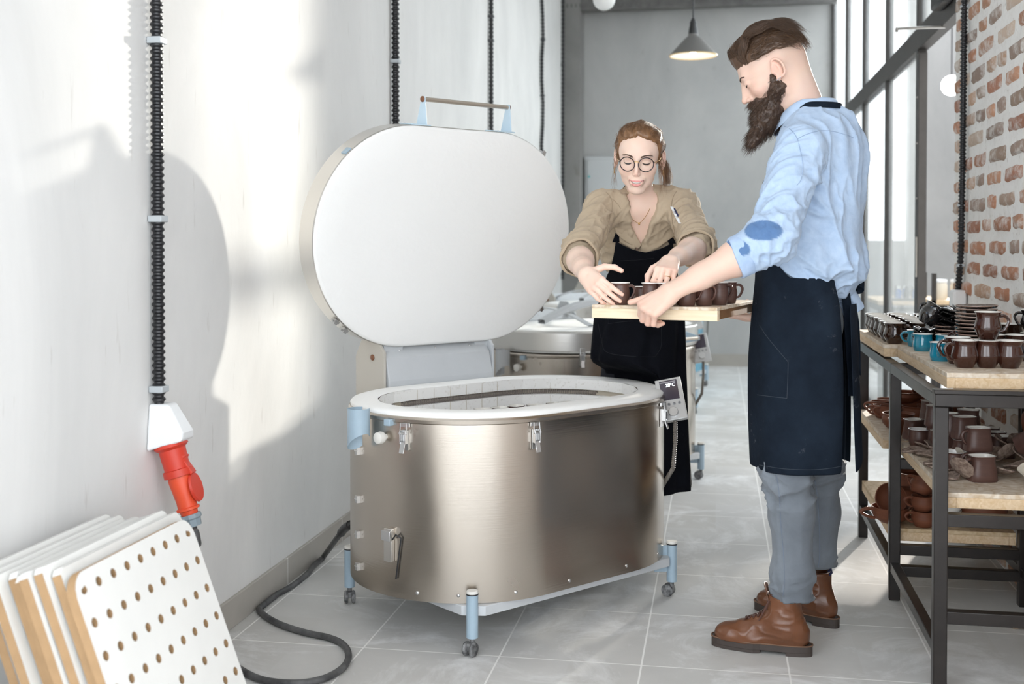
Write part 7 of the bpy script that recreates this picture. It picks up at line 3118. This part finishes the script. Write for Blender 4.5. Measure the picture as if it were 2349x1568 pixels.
# boots
def boot(heel, toe, parent, rel, lab):
    """heel and toe: floor points at the ends of the sole"""
    heel, toe = np.array(heel), np.array(toe)
    Ln = np.linalg.norm(toe - heel)
    yd = unit(toe - heel)
    k = Ln / .30
    xd = np.cross(yd, Un)
    M = Matrix(((xd[0] * k, yd[0] * k, 0, heel[0]), (xd[1] * k, yd[1] * k, 0, heel[1]), (0, 0, 1, 0), (0, 0, 0, 1)))
    fn = Grp([('+', Cap((0, .082, .170), (0, .078, .085), .049, .047), 0), ('+', Ell((0, .058, .058), (.037, .050, .050)), .03),
              ('+', Cap((0, .105, .085), (0, .185, .052), .043, .038), .04), ('+', Ell((0, .225, .040), (.046, .062, .034)), .03),
              ('+', Ell((.006, .252, .036), (.038, .038, .028)), .02), ('+', Ell((0, .15, .036), (.036, .10, .022)), .02),
              ('&', lambda q: .026 - q[:, 2], .002), ('&', lambda q: q[:, 2] - (.168 + .10 * np.maximum(0, q[:, 1] - .09)), .002),
              ('-', Cap((0, .084, .21), (0, .082, .15), .044, .042), .002)])
    V, Q = mesh_sdf(fn, (-.07, -.01, .015), (.07, .31, .20), .0035)
    n_ = vnormals(V, Q)
    w = smoothstep(.19, .14, np.abs(V[:, 1] - .10) + .02)
    V = V + n_ * (.0035 * ((1 - np.abs(vnoise(V * np.array((18, 30, 55)), 3))) ** 3 - .3) * (w * .8 + .25 * smoothstep(.12, .2, V[:, 1]) * smoothstep(.26, .2, V[:, 1])))[:, None]
    b = np_obj('boot', tf(M, V), Q, M_LEATHER, parent, rel=rel)
    out = []
    for i in range(48):
        a = 2 * pi * i / 48
        y = .151 - .151 * cos(a)
        wd_ = .0425 * (abs(sin(a)) ** .75) * (1.05 if y > .17 else .86 + .1 * abs(y - .11) / .11 * .6)
        out.append((wd_ * (1 if sin(a) > 0 else -1), y))
    mb = MB()
    MM = Matrix(rel) @ M
    mb.prism(out, .010, .030, MM)
    mb.build('outsole', M_SOLE, b, bevel=.0015, smooth=False)
    mb = MB()
    o2 = [(x * 1.0, y) for x, y in out if y < .088] 
    # heel block and forefoot tread
    hb = sorted([p for p in out if p[1] < .090], key=lambda p: math.atan2(p[1] - .08, p[0]))
    mb.prism(hb, 0.0, .0105, MM)
    mb.build('heel_block', M_SOLE, b, smooth=False)
    fb = sorted([(x * .96, y) for x, y in out if y > .135], key=lambda p: math.atan2(p[1] - .22, p[0]))
    MB().prism(fb, .001, .0105, MM).build('tread', M_SOLE, b, smooth=False)
    w_ = MB().tube([MM @ Vector((x * 1.02, y * 1.004 - .0006, .0305)) for x, y in out], .0022, 6, closed=True)
    w_.build('welt', mat('welt_stitching', (.16, .085, .05), .7), b)
    # laces
    def surf(x, y):
        # drop onto the instep surface
        z = .22
        for _ in range(40):
            d = float(fn(np.array([[x, y, z]]))[0])
            if d < .0008:
                break
            z -= max(.0008, d * .7)
        return np.array((x, y, z + .0016))
    st = []
    for j in range(6):
        yy = .200 - j * .0135
        yb_ = yy - .0135
        wdt = .014 + .002 * j
        for s_ in (-1, 1):
            pts = [surf(s_ * wdt * (1 - 2 * t), yy - .0135 * t) + np.array((0, 0, .0012 * sin(pi * t) * (1 if s_ > 0 else .3))) for t in np.linspace(0, 1, 7)]
            MB().tube([Vector(p) for p in (np.array([tuple(MM @ Vector(p)) for p in pts]))], .0024, 6).build('lace', M_LACE, b)
    for s_ in (-1, 1):
        pts = [(s_ * .012, .112, .150), (s_ * .03, .125, .155), (s_ * .036, .14, .125), (s_ * .030, .155, .095)]
        MB().tube([MM @ Vector(p) for p in smooth_path(pts, 4)], .0024, 6).build('lace', M_LACE, b)
        for j in range(3):
            yy = .118 - j * .004
            c0 = np.array((s_ * .0385, .1135 - .006 * j, .118 + .016 * j))
            MB().sphere(MM @ Vector(c0), (.003, .003, .003), 10, 6).build('eyelet', M_ZINC, b)
    # tongue
    rows = []
    for j in range(7):
        k2 = j / 6
        row = []
        for i in range(7):
            s_ = i / 6 * 2 - 1
            row.append(tuple(M @ Vector((s_ * (.022 + .006 * k2), .128 + .016 * k2 ** 1.5 - .006 * s_ * s_, .125 + .078 * k2 - .006 * s_ * s_ * k2))))
        rows.append(row)
    sheet('tongue', rows, M_LEATHER, b, rel, .003)
    # pull loop
    MB().tube([MM @ Vector(p) for p in [(0, .034, .160), (0, .026, .170), (0, .028, .182), (0, .036, .172)]], .004, 6).build('pull_loop', mat('navy_webbing', (.01, .012, .05), .8), b)
    return b


boot(onz(1864, 1503, 0), onz(1634, 1476, 0), man, relm, 'near')
boot(onz(1924, 1440, 0), onz(1734, 1394, 0), man, relm, 'far')
# cuff of the far jeans leg
rows = []
for j, (h, r) in enumerate([(.188, .0525), (.187, .0555), (.20, .0565), (.218, .056), (.221, .053)]):
    rows.append([np.array((jr[4][0], jr[4][1], h)) + np.array((cos(a), sin(a), 0)) * (r + .001 * sin(4 * a)) for a in np.linspace(0, 2 * pi, 33)[:-1]])
cf = sheet('turned_hem', rows, M_JEANS, jeans, relm, .002, closed=True)
ca = cf.data.color_attributes.new('tint', 'FLOAT_COLOR', 'POINT')
ca.data.foreach_set('color', [1.0] * 4 * len(cf.data.vertices))
# ================================================================== the woman
Xw = D3(.99, .12, .02)                     # her left, to the right of the picture
w_hip, w_wai = RF(.475, 4.285, .90), RF(.465, 4.20, 1.02)
w_che, w_nb = RF(.440, 3.99, 1.235), RF(.428, 3.885, 1.350)
Aw = unit(w_nb - w_wai)
Yw = unit(np.cross(Aw, Xw)) * 1.
if Yw @ np.array(FWD) > 0:
    Yw = -Yw
RW = np.stack([Xw, Yw, Aw], 1)
wo = P(.52, 4.38, 0)
wom = thing('person', 'smiling woman with round glasses, khaki shirt and black apron reaching for mugs', 'person', wo)
relw = Matrix.Translation(-wo)
w_shR, w_shL = Wn(1384, 478, 3.86), Wn(1560, 472, 3.90)
w_elR, w_elL = Wn(1327, 585, 3.60), Wn(1606, 566, 3.64)
mugA, mugB = np.array(onb(.073, .034)), np.array(onb(.172, .050))
dR, nR = D3(.42, -.78, -.46), D3(-.62, -.55, .36)
dR = unit(dR)
nR = unit(nR - dR * (nR @ dR))
sR = np.cross(nR, dR)
w_knR = mugA + D3(-1, -.15, 0) * .064 + np.array((0, 0, .050)) + np.array(FWD) * .012
w_wrR = w_knR - dR * .080
dL, nL = D3(-.32, -.86, -.40), D3(.05, -.42, .90)
nL = unit(nL - dL * (nL @ dL))
sL = np.cross(dL, nL)
w_knL = mugB + np.array(RGT) * .030 + np.array(FWD) * .030 + np.array((0, 0, .092))
w_wrL = w_knL - dL * .080
# head
FW = D3(-.20, -1, 0)
w_ho = Wn(1466, 367, 3.80)
WHM = frame(w_ho, FW, radians(17), radians(-3), .925)
nkt = tf(WHM, [(0, -.030, -.045)])[0]
WV, WQ, WC = head_arrays('f', True, WHM, TONE_F, .0013, [(w_nb - Aw * .015, nkt, .044, .042, .022)])
wb = Grp([('+', Ell(w_che, (.130, .088, .175), RW), 0), ('+', Ell(w_hip, (.14, .10, .14), RW), .06), ('+', Ell(w_wai, (.115, .09, .12), RW), .05),
          ('+', Cap(w_shL, w_shR, .040, .040), .045), ('+', Cap(w_nb - Aw * .015, nkt, .044, .042), .03),
          ('+', Cap(w_shR, w_elR, .040, .036), .02), ('+', Cap(w_shL, w_elL, .040, .036), .02),
          ('+', Cap(w_nb + Xw * .012 + Yw * .042 - Aw * .012, w_shL + Yw * .030 + Aw * .01, .009, .007), .02), ('+', Cap(w_nb - Xw * .012 + Yw * .042 - Aw * .012, w_shR + Yw * .030 + Aw * .01, .009, .007), .02)])
lo = np.minimum.reduce([w_shR, w_shL, w_elR, w_elL, w_hip]) - .17
hi_ = np.maximum.reduce([w_shR, w_shL, nkt, w_hip]) + .17
ubv, ubq = mesh_sdf(wb, lo, hi_, .006)


def fore(el, wr, d, n, hand, vox=.0022):
    A = Grp([('+', Cap(el, el + (wr - el) * .35, .036, .0385), .02), ('+', Cap(el + (wr - el) * .3, el + (wr - el) * .75, .0385, .027), .02),
             ('+', Cap(el + (wr - el) * .7, wr + d * .004, .027, .0215, flat=n, fk=.8), .02)])
    V, Q = mesh_sdf(Grp([('+', A, 0), ('+', hand, .014)]), np.minimum(el, wr + d * .13) - .10, np.maximum(el, wr + d * .13) + .10, vox)
    return relax(V, Q, 1, .4), Q


hR, jR, nlR = hand_sdf(w_wrR, dR, nR, sR, [(.30, .40, .25), (.34, .42, .25), (.40, .45, .25), (.48, .50, .3)], spread=(.06, .02, -.04, -.12), scale=.88,
                       thumb=(D3(.75, -.10, .30), D3(.90, -.30, -.05), D3(.80, -.45, -.40)))
hL, jL, nlL = hand_sdf(w_wrL, dL, nL, sL, [(.75, .75, .35), (.72, .80, .35), (.78, .85, .4), (.85, .85, .4)], spread=(.12, .03, -.05, -.14), scale=.88,
                       thumb=(D3(-.75, -.30, -.35), D3(-.55, -.45, -.75), D3(-.12, -.35, -.93)))
rv_, rq_ = fore(w_elR, w_wrR, dR, nR, hR)
lv_, lq_ = fore(w_elL, w_wrL, dL, nL, hL)
wv, wq = join_arrays([(WV, WQ), (ubv, ubq), (rv_, rq_), (lv_, lq_)])
wc = np.concatenate([WC, np.tile(TONE_F * (1, .96, .94), (len(ubv), 1)), hand_tint(rv_, TONE_F, jR, nlR), hand_tint(lv_, TONE_F, jL, nlL)])
np_obj('body', wv, wq, M_SKIN_F, wom, col=wc, rel=relw)
# teeth
rows = []
wfn = head_sdf('f', False)[0]
for z in (-.0515, -.0565, -.0610):
    row = []
    for x in np.linspace(-.020, .020, 21):
        zz_ = z - .0005 + 7 * x * x * (1 if z > -.056 else 1.25)
        row.append((x, head_y(wfn, x, -.0615) - .0065 - 2.5 * x * x, zz_))
    rows.append(tf(WHM, row))
sheet('teeth', rows, mat('white_teeth', (.86, .83, .78), .25), wom, relw, .002, sub=1)
face_bits(WHM, head_sdf('f', True)[0], wom, relw, hair_mat('brow_hair_brown', (.09, .05, .03), (.14, .08, .05)), 6, .75, .0020)
# glasses
def lens_glass():
    m = bpy.data.materials.new('clear_lens')
    m.use_nodes = True
    nt = m.node_tree
    nt.nodes.clear()
    o_, t_, g_, x_, l_ = [nt.nodes.new('ShaderNode' + k) for k in ('OutputMaterial', 'BsdfTransparent', 'BsdfGlossy', 'MixShader', 'LayerWeight')]
    g_.inputs['Roughness'].default_value = .02
    nt.links.new(math_node(nt, 'ADD', math_node(nt, 'MULTIPLY', math_node(nt, 'POWER', l_.outputs['Facing'], v=4.), v=.6), v=.04), x_.inputs[0])
    nt.links.new(t_.outputs[0], x_.inputs[1])
    nt.links.new(g_.outputs[0], x_.inputs[2])
    nt.links.new(x_.outputs[0], o_.inputs[0])
    return m


gl_ = None
M_FRAME = mat('black_acetate', (.02, .008, .012), .2, coat=.5)
M_LENS = lens_glass()
gy, gz = .1085, .0085
for sx in (-1, 1):
    ring_ = tf(WHM, [(sx * (.0325 + .0258 * cos(a)), gy - .010 * ((.0325 + .0258 * cos(a)) / .05) ** 2, gz + .0245 * sin(a)) for a in np.linspace(0, 2 * pi, 41)[:-1]])
    g_ = tube_obj('glasses', ring_, .00165, M_FRAME, wom, relw, 8, closed=True)
    if gl_ is None:
        gl_ = g_
    else:
        g_.parent = gl_
        g_.name = 'glasses_rim'
    c0 = tf(WHM, [(sx * .0325, gy - .0045, gz)])
    idx = np.arange(40)
    LV = np.concatenate([ring_, c0])
    LQ = np.stack([idx, (idx + 1) % 40, np.full(40, 40)], 1)
    np_obj('lens', LV, LQ, M_LENS, gl_, rel=relw)
    MB().sphere(relw @ Vector(tf(WHM, [(sx * .0590, gy - .0135, gz + .006)])[0]), .0028, 10, 6).build('glasses_hinge', M_FRAME, gl_)
    tp_ = tf(WHM, [(sx * .0600, gy - .0135, gz + .006), (sx * .066, gy - .030, gz + .006), (sx * .0755, .040, .012), (sx * .0795, .004, .020), (sx * .080, -.014, .012)])
    tube_obj('temple_arm', tp_, .0011, M_GOLD, gl_, relw, 6)
tube_obj('glasses_bridge', tf(WHM, [(-.0085, gy, gz + .008), (-.004, gy + .002, gz + .0105), (.004, gy + .002, gz + .0105), (.0085, gy, gz + .008)]), .0011, M_GOLD, gl_, relw, 6)
# earrings and necklace
for sx in (-1, 1):
    c0 = np.array((sx * .085, .001, -.040))
    tube_obj('hoop_earring', tf(WHM, [c0 + np.array((sx * .002, .0085 * cos(a), .0115 * sin(a))) for a in np.linspace(0, 2 * pi, 21)[:-1]]), .0009, M_GOLD, wom, relw, 6, closed=True)
    tube_obj('ear_pendant', tf(WHM, [c0 + np.array((0, 0, -.011)), c0 + np.array((0, 0, -.030)), c0 + np.array((0, 0, -.046))]), [.0007, .0022, .0012], M_SILVER, wom, relw, 6)
hb_ = surf_ray(wv, wq)
pts = [hb_(u, v, .0015) for u, v in dense([(1434, 478), (1440, 490), (1452, 504), (1466, 511), (1478, 500), (1486, 488), (1491, 478)], 30)]
pts = [p for p in pts if p is not None]
if len(pts) > 3:
    nk = tube_obj('necklace', pts, .0008, M_GOLD, wom, relw, 6)
    p = hb_(1466, 513, .003)
    if p is not None:
        MB().sphere(relw @ p, .0038, 12, 8).build('necklace_pendant', M_GOLD, nk)
# ring on the ring finger
rj = np.array(jL[2][0]) * .5 + np.array(jL[2][1]) * .5
ra_ = unit(np.array(jL[2][1]) - np.array(jL[2][0]))
r1 = unit(np.cross(ra_, Un))
r2 = np.cross(ra_, r1)
tube_obj('ring', [rj + (r1 * cos(a) + r2 * sin(a)) * .0088 for a in np.linspace(0, 2 * pi, 19)[:-1]], .0011, M_GOLD, wom, relw, 6, closed=True)

# hair: drawn back in waves with loose locks
hc = Grp([('+', Ell((0, -.020, .044), (.0815, .103, .087)), 0), ('+', Ell((0, .020, .088), (.060, .050, .036)), .02), ('+', Ell((0, -.110, .0), (.035, .03, .04)), .03)])
hl_ = lambda q: q[:, 1] - (.034 + .25 * np.clip(q[:, 2] - .07, -.2, 0) + 1.15 * np.clip(q[:, 2] - .07, 0, .06) - .010 * np.exp(-(q[:, 0] / .010) ** 2))
hfn_ = Grp([('+', hc, 0), ('&', hl_, .006), ('&', lambda q: -(q[:, 2] + .035 + .5 * np.minimum(0, q[:, 1] + .02)), .01)])
cv2, cq2 = mesh_sdf(hfn_, (-.10, -.16, -.07), (.10, .12, .16), .0028)
cn2 = vnormals(cv2, cq2)
cv2 = cv2 + cn2 * (.007 * (1 - np.abs(vnoise(cv2 * np.array((55, 18, 40)), 14))) ** 2 * smoothstep(.02, .06, cv2[:, 2]) + .002)[:, None]
whair = np_obj('hair', tf(WHM, cv2), cq2[:, ::-1], M_HAIR_F, wom, rel=relw)
rs2 = np.random.RandomState(4)
hp2 = []
cn2 = vnormals(cv2, cq2)
for i in rs2.choice(len(cv2), 4600):
    p, nn = cv2[i], cn2[i]
    if p[2] < .0 and p[1] > -.06:
        continue
    d = np.array((-p[0] * 5, -1., -.25 * (p[1] < 0)))
    d = unit(d - nn * (d @ nn) + nn * .04)
    t = np.linspace(0, 1, 10)[:, None]
    l = rs2.uniform(.025, .045)
    s_ = unit(np.cross(nn, d))
    hp2.append(tf(WHM, p - nn * .001 + d * l * t - nn * (t ** 2 * l * l * 5) + s_ * (.0024 * np.sin(t * 6 + p[0] * 90 + p[2] * 50)) + nn * (.003 * np.sin(pi * t))))
# ponytail falling behind her left shoulder and loose strands by the face
for i in range(500):
    a = rs2.uniform(0, 2 * pi)
    r = rs2.uniform(0, .018)
    t = np.linspace(0, 1, 10)[:, None]
    p0 = np.array((.030 + r * cos(a), -.115 + r * sin(a) * .6, .015))
    q = p0 + np.array((.052, .030, -.135)) * t + np.array((.022, -.02, .02)) * np.sin(t * pi * .8) + .004 * np.sin(t * 9 + i)
    hp2.append(tf(WHM, q + np.array((rs2.uniform(-.012, .012), rs2.uniform(-.01, .01), 0)) * t))
for i in range(56):
    sx = 1 if i < 40 else -1
    t = np.linspace(0, 1, 10)[:, None]
    p0 = np.array((sx * .077, .010 + rs2.uniform(-.03, .012), .015 + rs2.uniform(-.01, .02)))
    ln = rs2.uniform(.06, .15)
    q = p0 + np.array((sx * rs2.uniform(.0, .028), rs2.uniform(-.01, .03), -ln)) * t + np.array((sx * rs2.uniform(-.012, .012), 0, 0)) * np.sin(t * rs2.uniform(2, 7))
    hp2.append(tf(WHM, q))
strands('hair_strands', hp2, .00045, M_HAIR_F, whair, rel=relw)

# khaki shirt, open at the neck
fwR, fwL = unit(w_wrR - w_elR), unit(w_wrL - w_elL)
cR, cL = w_elR + fwR * .030, w_elL + fwL * .035
tor = Grp([('+', Ell(w_che + Aw * .005, (.148, .102, .185), RW), 0), ('+', Ell(w_wai, (.138, .108, .15), RW), .05), ('+', Cap(w_shL, w_shR, .050, .050), .05),
           ('+', Cap(w_nb - Aw * .028, w_shL, .046, .045), .03), ('+', Cap(w_nb - Aw * .028, w_shR, .046, .045), .03)])


def vneck(q):
    e = q - w_nb
    x, y, z = e @ Xw, e @ Yw, e @ Aw
    w_ = np.abs(x + .002) - (.042 + .23 * z)
    return np.maximum(w_ * .9, -(y - .012))


sf_ = Grp([('+', tor, 0), ('-', vneck, .006), ('+', Grp([('+', Cap(w_shR, w_elR - (w_elR - w_shR) * .08, .053, .050), 0), ('+', Cap(w_elR - (w_elR - w_shR) * .1, cR, .052, .048), .02)]), .028),
           ('+', Grp([('+', Cap(w_shL, w_elL - (w_elL - w_shL) * .08, .053, .050), 0), ('+', Cap(w_elL - (w_elL - w_shL) * .1, cL, .052, .048), .02)]), .028)])
kv_, kq_ = mesh_sdf(sf_, lo, hi_, .0045)
kn_ = vnormals(kv_, kq_)
dRr, dLl = Cap(w_shR, cR, 0, 0)(kv_), Cap(w_shL, cL, 0, 0)(kv_)
sw = smoothstep(.075, .055, np.minimum(dRr, dLl))
f1 = folds(kv_, kn_, .020, 30, D3(.6, .2, .7), 71, 2.)
f2 = folds(kv_, kn_, .024, 27, D3(1, .1, .15), 81, 2.)
elw = smoothstep(.15, .04, np.minimum(np.sqrt(((kv_ - w_elR) ** 2).sum(1)), np.sqrt(((kv_ - w_elL) ** 2).sum(1))))
kv_ = kv_ + (f1 - kv_) * ((1 - elw) * .75)[:, None] + (f2 - kv_) * elw[:, None]
wsh = np_obj('shirt', kv_, kq_, M_KHAKI, wom, col=np.ones((len(kv_), 3)), rel=relw)
hk = surf_ray(kv_, kq_)
seam('sleeve_seam', dense([(1390, 440), (1402, 455), (1404, 480), (1396, 510), (1390, 540)], 24), hk, .0012, M_SEAMK, wsh, relw)
seam('sleeve_seam', dense([(1552, 438), (1543, 455), (1540, 480), (1543, 510), (1548, 535)], 24), hk, .0012, M_SEAMK, wsh, relw)
seam('yoke_seam', dense([(1398, 452), (1412, 462), (1424, 478)], 12), hk, .001, M_SEAMK, wsh, relw)
for nm_, c_, ax_, sd in (('rolled_cuff', cR, fwR, .7), ('rolled_cuff', cL, fwL, 2.9)):
    cuff(nm_, c_ - ax_ * .012, ax_, .0475, .036, M_KHAKI, wsh, relw, sd, flare=.012, tint=(.95, .94, .93), slant=.010)


# collar and lapels: sheets from the nape to a point on the chest
def TW(x, y, z):
    return w_nb + Xw * x + Yw * y + Aw * z


for sx in (-1, 1):
    path = [(0, -.052, .028), (sx * .030, -.046, .026), (sx * .050, -.022, .014), (sx * .056, .010, -.002), (sx * .050, .040, -.022), (sx * .040, .064, -.052), (sx * .026, .082, -.088), (sx * .010, .094, -.125)]
    outw = [(0, -.078, .000), (sx * .042, -.070, -.002), (sx * .074, -.034, -.010), (sx * .086, .014, -.022), (sx * .092, .050, -.044), (sx * .098, .068, -.074), (sx * .075, .088, -.098), (sx * .022, .102, -.130)]
    rows = []
    pa = smooth_path([TW(*p) for p in path], 4)
    po = smooth_path([TW(*p) for p in outw], 4)
    for k in (0, .12, .4, .7, 1):
        rows.append([np.array(a.lerp(b, k)) + Aw * (.009 * sin(pi * min(1, k * 1.3))) * .8 + Yw * .004 for a, b in zip(pa, po)])
    o = sheet('collar', rows, M_KHAKI, wsh, relw, .0025)
    ca = o.data.color_attributes.new('tint', 'FLOAT_COLOR', 'POINT')
    ca.data.foreach_set('color', [1.0] * 4 * len(o.data.vertices))
# chambray-and-white tape on her upper sleeve
for (u0, v0, u1, v1, mm, w_, nm_) in [(1541, 474, 1560, 512, M_WHITEPL, .0045, 'sleeve_tape'), (1547, 478, 1556, 496, mat('navy_tape', (.01, .015, .08), .7), .0022, 'sleeve_tape')]:
    pts = [hk(u0 + (u1 - u0) * t, v0 + (v1 - v0) * t, .004) for t in np.linspace(0, 1, 8)]
    pts = [p for p in pts if p is not None]
    if len(pts) > 2:
        ribbon(nm_, pts, RGT, w_ * 2.2, mm, wsh, relw, .002)

# apron: bib, skirt, straps
def off_kiln(p, mg=.016):
    q = Matrix(_iv) @ Vector(p)
    if p[2] > .76:
        return p
    x = max(-KA, min(KA, q.x))
    d = Vector((q.x - x, q.y, 0))
    R_ = KR + mg + (.02 if p[2] < .20 else 0)
    if d.length < R_ and d.length > 1e-6:
        d = d.normalized() * R_
        q2 = Vector((x + d.x, d.y, q.z))
        return np.array(_iv.inverted() @ q2)
    return p


rows = []
NR = 34
for j in range(NR):
    k = j / (NR - 1)
    row = []
    if k < .40:                                 # bib, follows the leaning torso
        t = k / .40
        c = w_che + Aw * .055 + (w_wai - w_che - Aw * .055) * t
        Ya, Xa = Yw, Xw
        a, b, ph = .106 + .010 * t, .150 - .006 * t, radians(40 + 42 * t ** 1.2)
    else:
        t = (k - .40) / .60
        c0 = w_wai
        c = np.array((c0[0], c0[1], 0)) + (np.array(P(.462, 4.245, 0)) - np.array((c0[0], c0[1], 0))) * min(1, t * 1.5) + Un * (w_wai[2] + (.295 - w_wai[2]) * t)
        bl = min(1, t * 3)
        Ya = unit(Yw * (1 - bl) + D3(-.10, -1, 0) * bl)
        Xa = Xw
        a, b, ph = .116 + .030 * t, .156 + .052 * t ** .8, radians(82 + 55 * min(1, t * 2.2))
    for i in range(56):
        s_ = -1 + 2 * i / 55
        al = s_ * ph
        f_ = (.0015 + .008 * k) * (sin(9 * al + 1 + 3 * k) + .7 * sin(15 * al + 4 * k)) * (1 if k > .3 else .3)
        dip = -.030 * (1 - abs(s_)) ** .7 * max(0, 1 - k * 9)
        p = c + Xa * sin(al) * (b + f_) + Ya * cos(al) * (a + f_) + Aw * dip
        if .30 < k < .62:                       # gathered over the pocket
            p = p + Ya * (.010 * exp_(-((s_) / .45) ** 2) * sin((k - .30) / .32 * pi) * (1 + .5 * sin(26 * k + 5 * s_ * s_ * 6)))
        row.append(off_kiln(p))
    if .0 <= k < .47:
        R_ = np.array(row)
        for _ in range(4):
            R_ = R_ + Ya * np.maximum(0, .016 - sf_(R_))[:, None]
        row = list(R_)
    rows.append(row)
wap = sheet('apron', rows, M_APR_F, wom, relw, .0022)
for sx in (-1, 1):
    pts = [rows[0][0] if sx < 0 else rows[0][-1], TW(sx * .078, .066, -.075), TW(sx * .066, .040, -.030), TW(sx * .052, .0, .012), TW(sx * .030, -.05, .020)]
    pts = [np.array(pts[0]) - Aw * .012] + [p + Yw * .0 for p in pts[1:]]
    ribbon('apron_strap', pts, Xw, .024, M_APR_F, wap, relw)
dg = bpy.context.evaluated_depsgraph_get()
ev = wap.evaluated_get(dg)
me_ = ev.to_mesh()
va = np.array([tuple(wap.matrix_basis @ v.co) for v in me_.vertices]) + np.array(wo)
tr_ = BVHTree.FromPolygons([Vector(v) for v in va], [tuple(p.vertices) for p in me_.polygons])
ev.to_mesh_clear()
for px_ in ([(1372, 742), (1380, 780), (1390, 806), (1430, 815), (1495, 818), (1508, 810), (1517, 790), (1517, 742)], [(1395, 742), (1450, 736), (1517, 740)], [(1424, 598), (1460, 596), (1500, 592)]):
    seam('pocket_seam', dense(px_, 36), hit_a, .0010, M_SEAMD, wap, relw)

# trousers and shoes, mostly behind the kiln
tr1 = Grp([('+', Cap(RF(.43, 4.35, .86), RF(.37, 4.45, .46), .075, .058), 0), ('+', Cap(RF(.37, 4.45, .46), RF(.35, 4.49, .10), .056, .045), .02),
           ('+', Cap(RF(.54, 4.35, .86), RF(.50, 4.44, .46), .075, .058), .02), ('+', Cap(RF(.50, 4.44, .46), RF(.485, 4.48, .10), .056, .045), .01), ('+', Ell(RF(.505, 4.34, .90), (.14, .11, .12)), .04)])
tv, tq = mesh_sdf(tr1, RF(.22, 4.2, .03) - .05, RF(.76, 4.6, 1.05) + .05, .009)
np_obj('trousers', tv, tq, cloth('dark_cotton', (.02, .021, .026), (.03, .031, .036)), wom, rel=relw)
for r_ in (.35, .485):
    h = RF(r_, 4.51, 0)
    sf2 = Grp([('+', Ell(h + np.array(FWD) * -.11 + Un * .035, (.042, .12, .032)), 0), ('+', Cap(h + np.array(FWD) * -.03 + Un * .05, h + np.array(FWD) * -.04 + Un * .10, .04, .038), .03), ('&', lambda q: .002 - q[:, 2], .004)])
    sv2, sq2 = mesh_sdf(sf2, h - .27, h + .18, .006)
    np_obj('shoe', sv2, sq2, mat('black_leather', (.02, .02, .02), .4), wom, rel=relw)
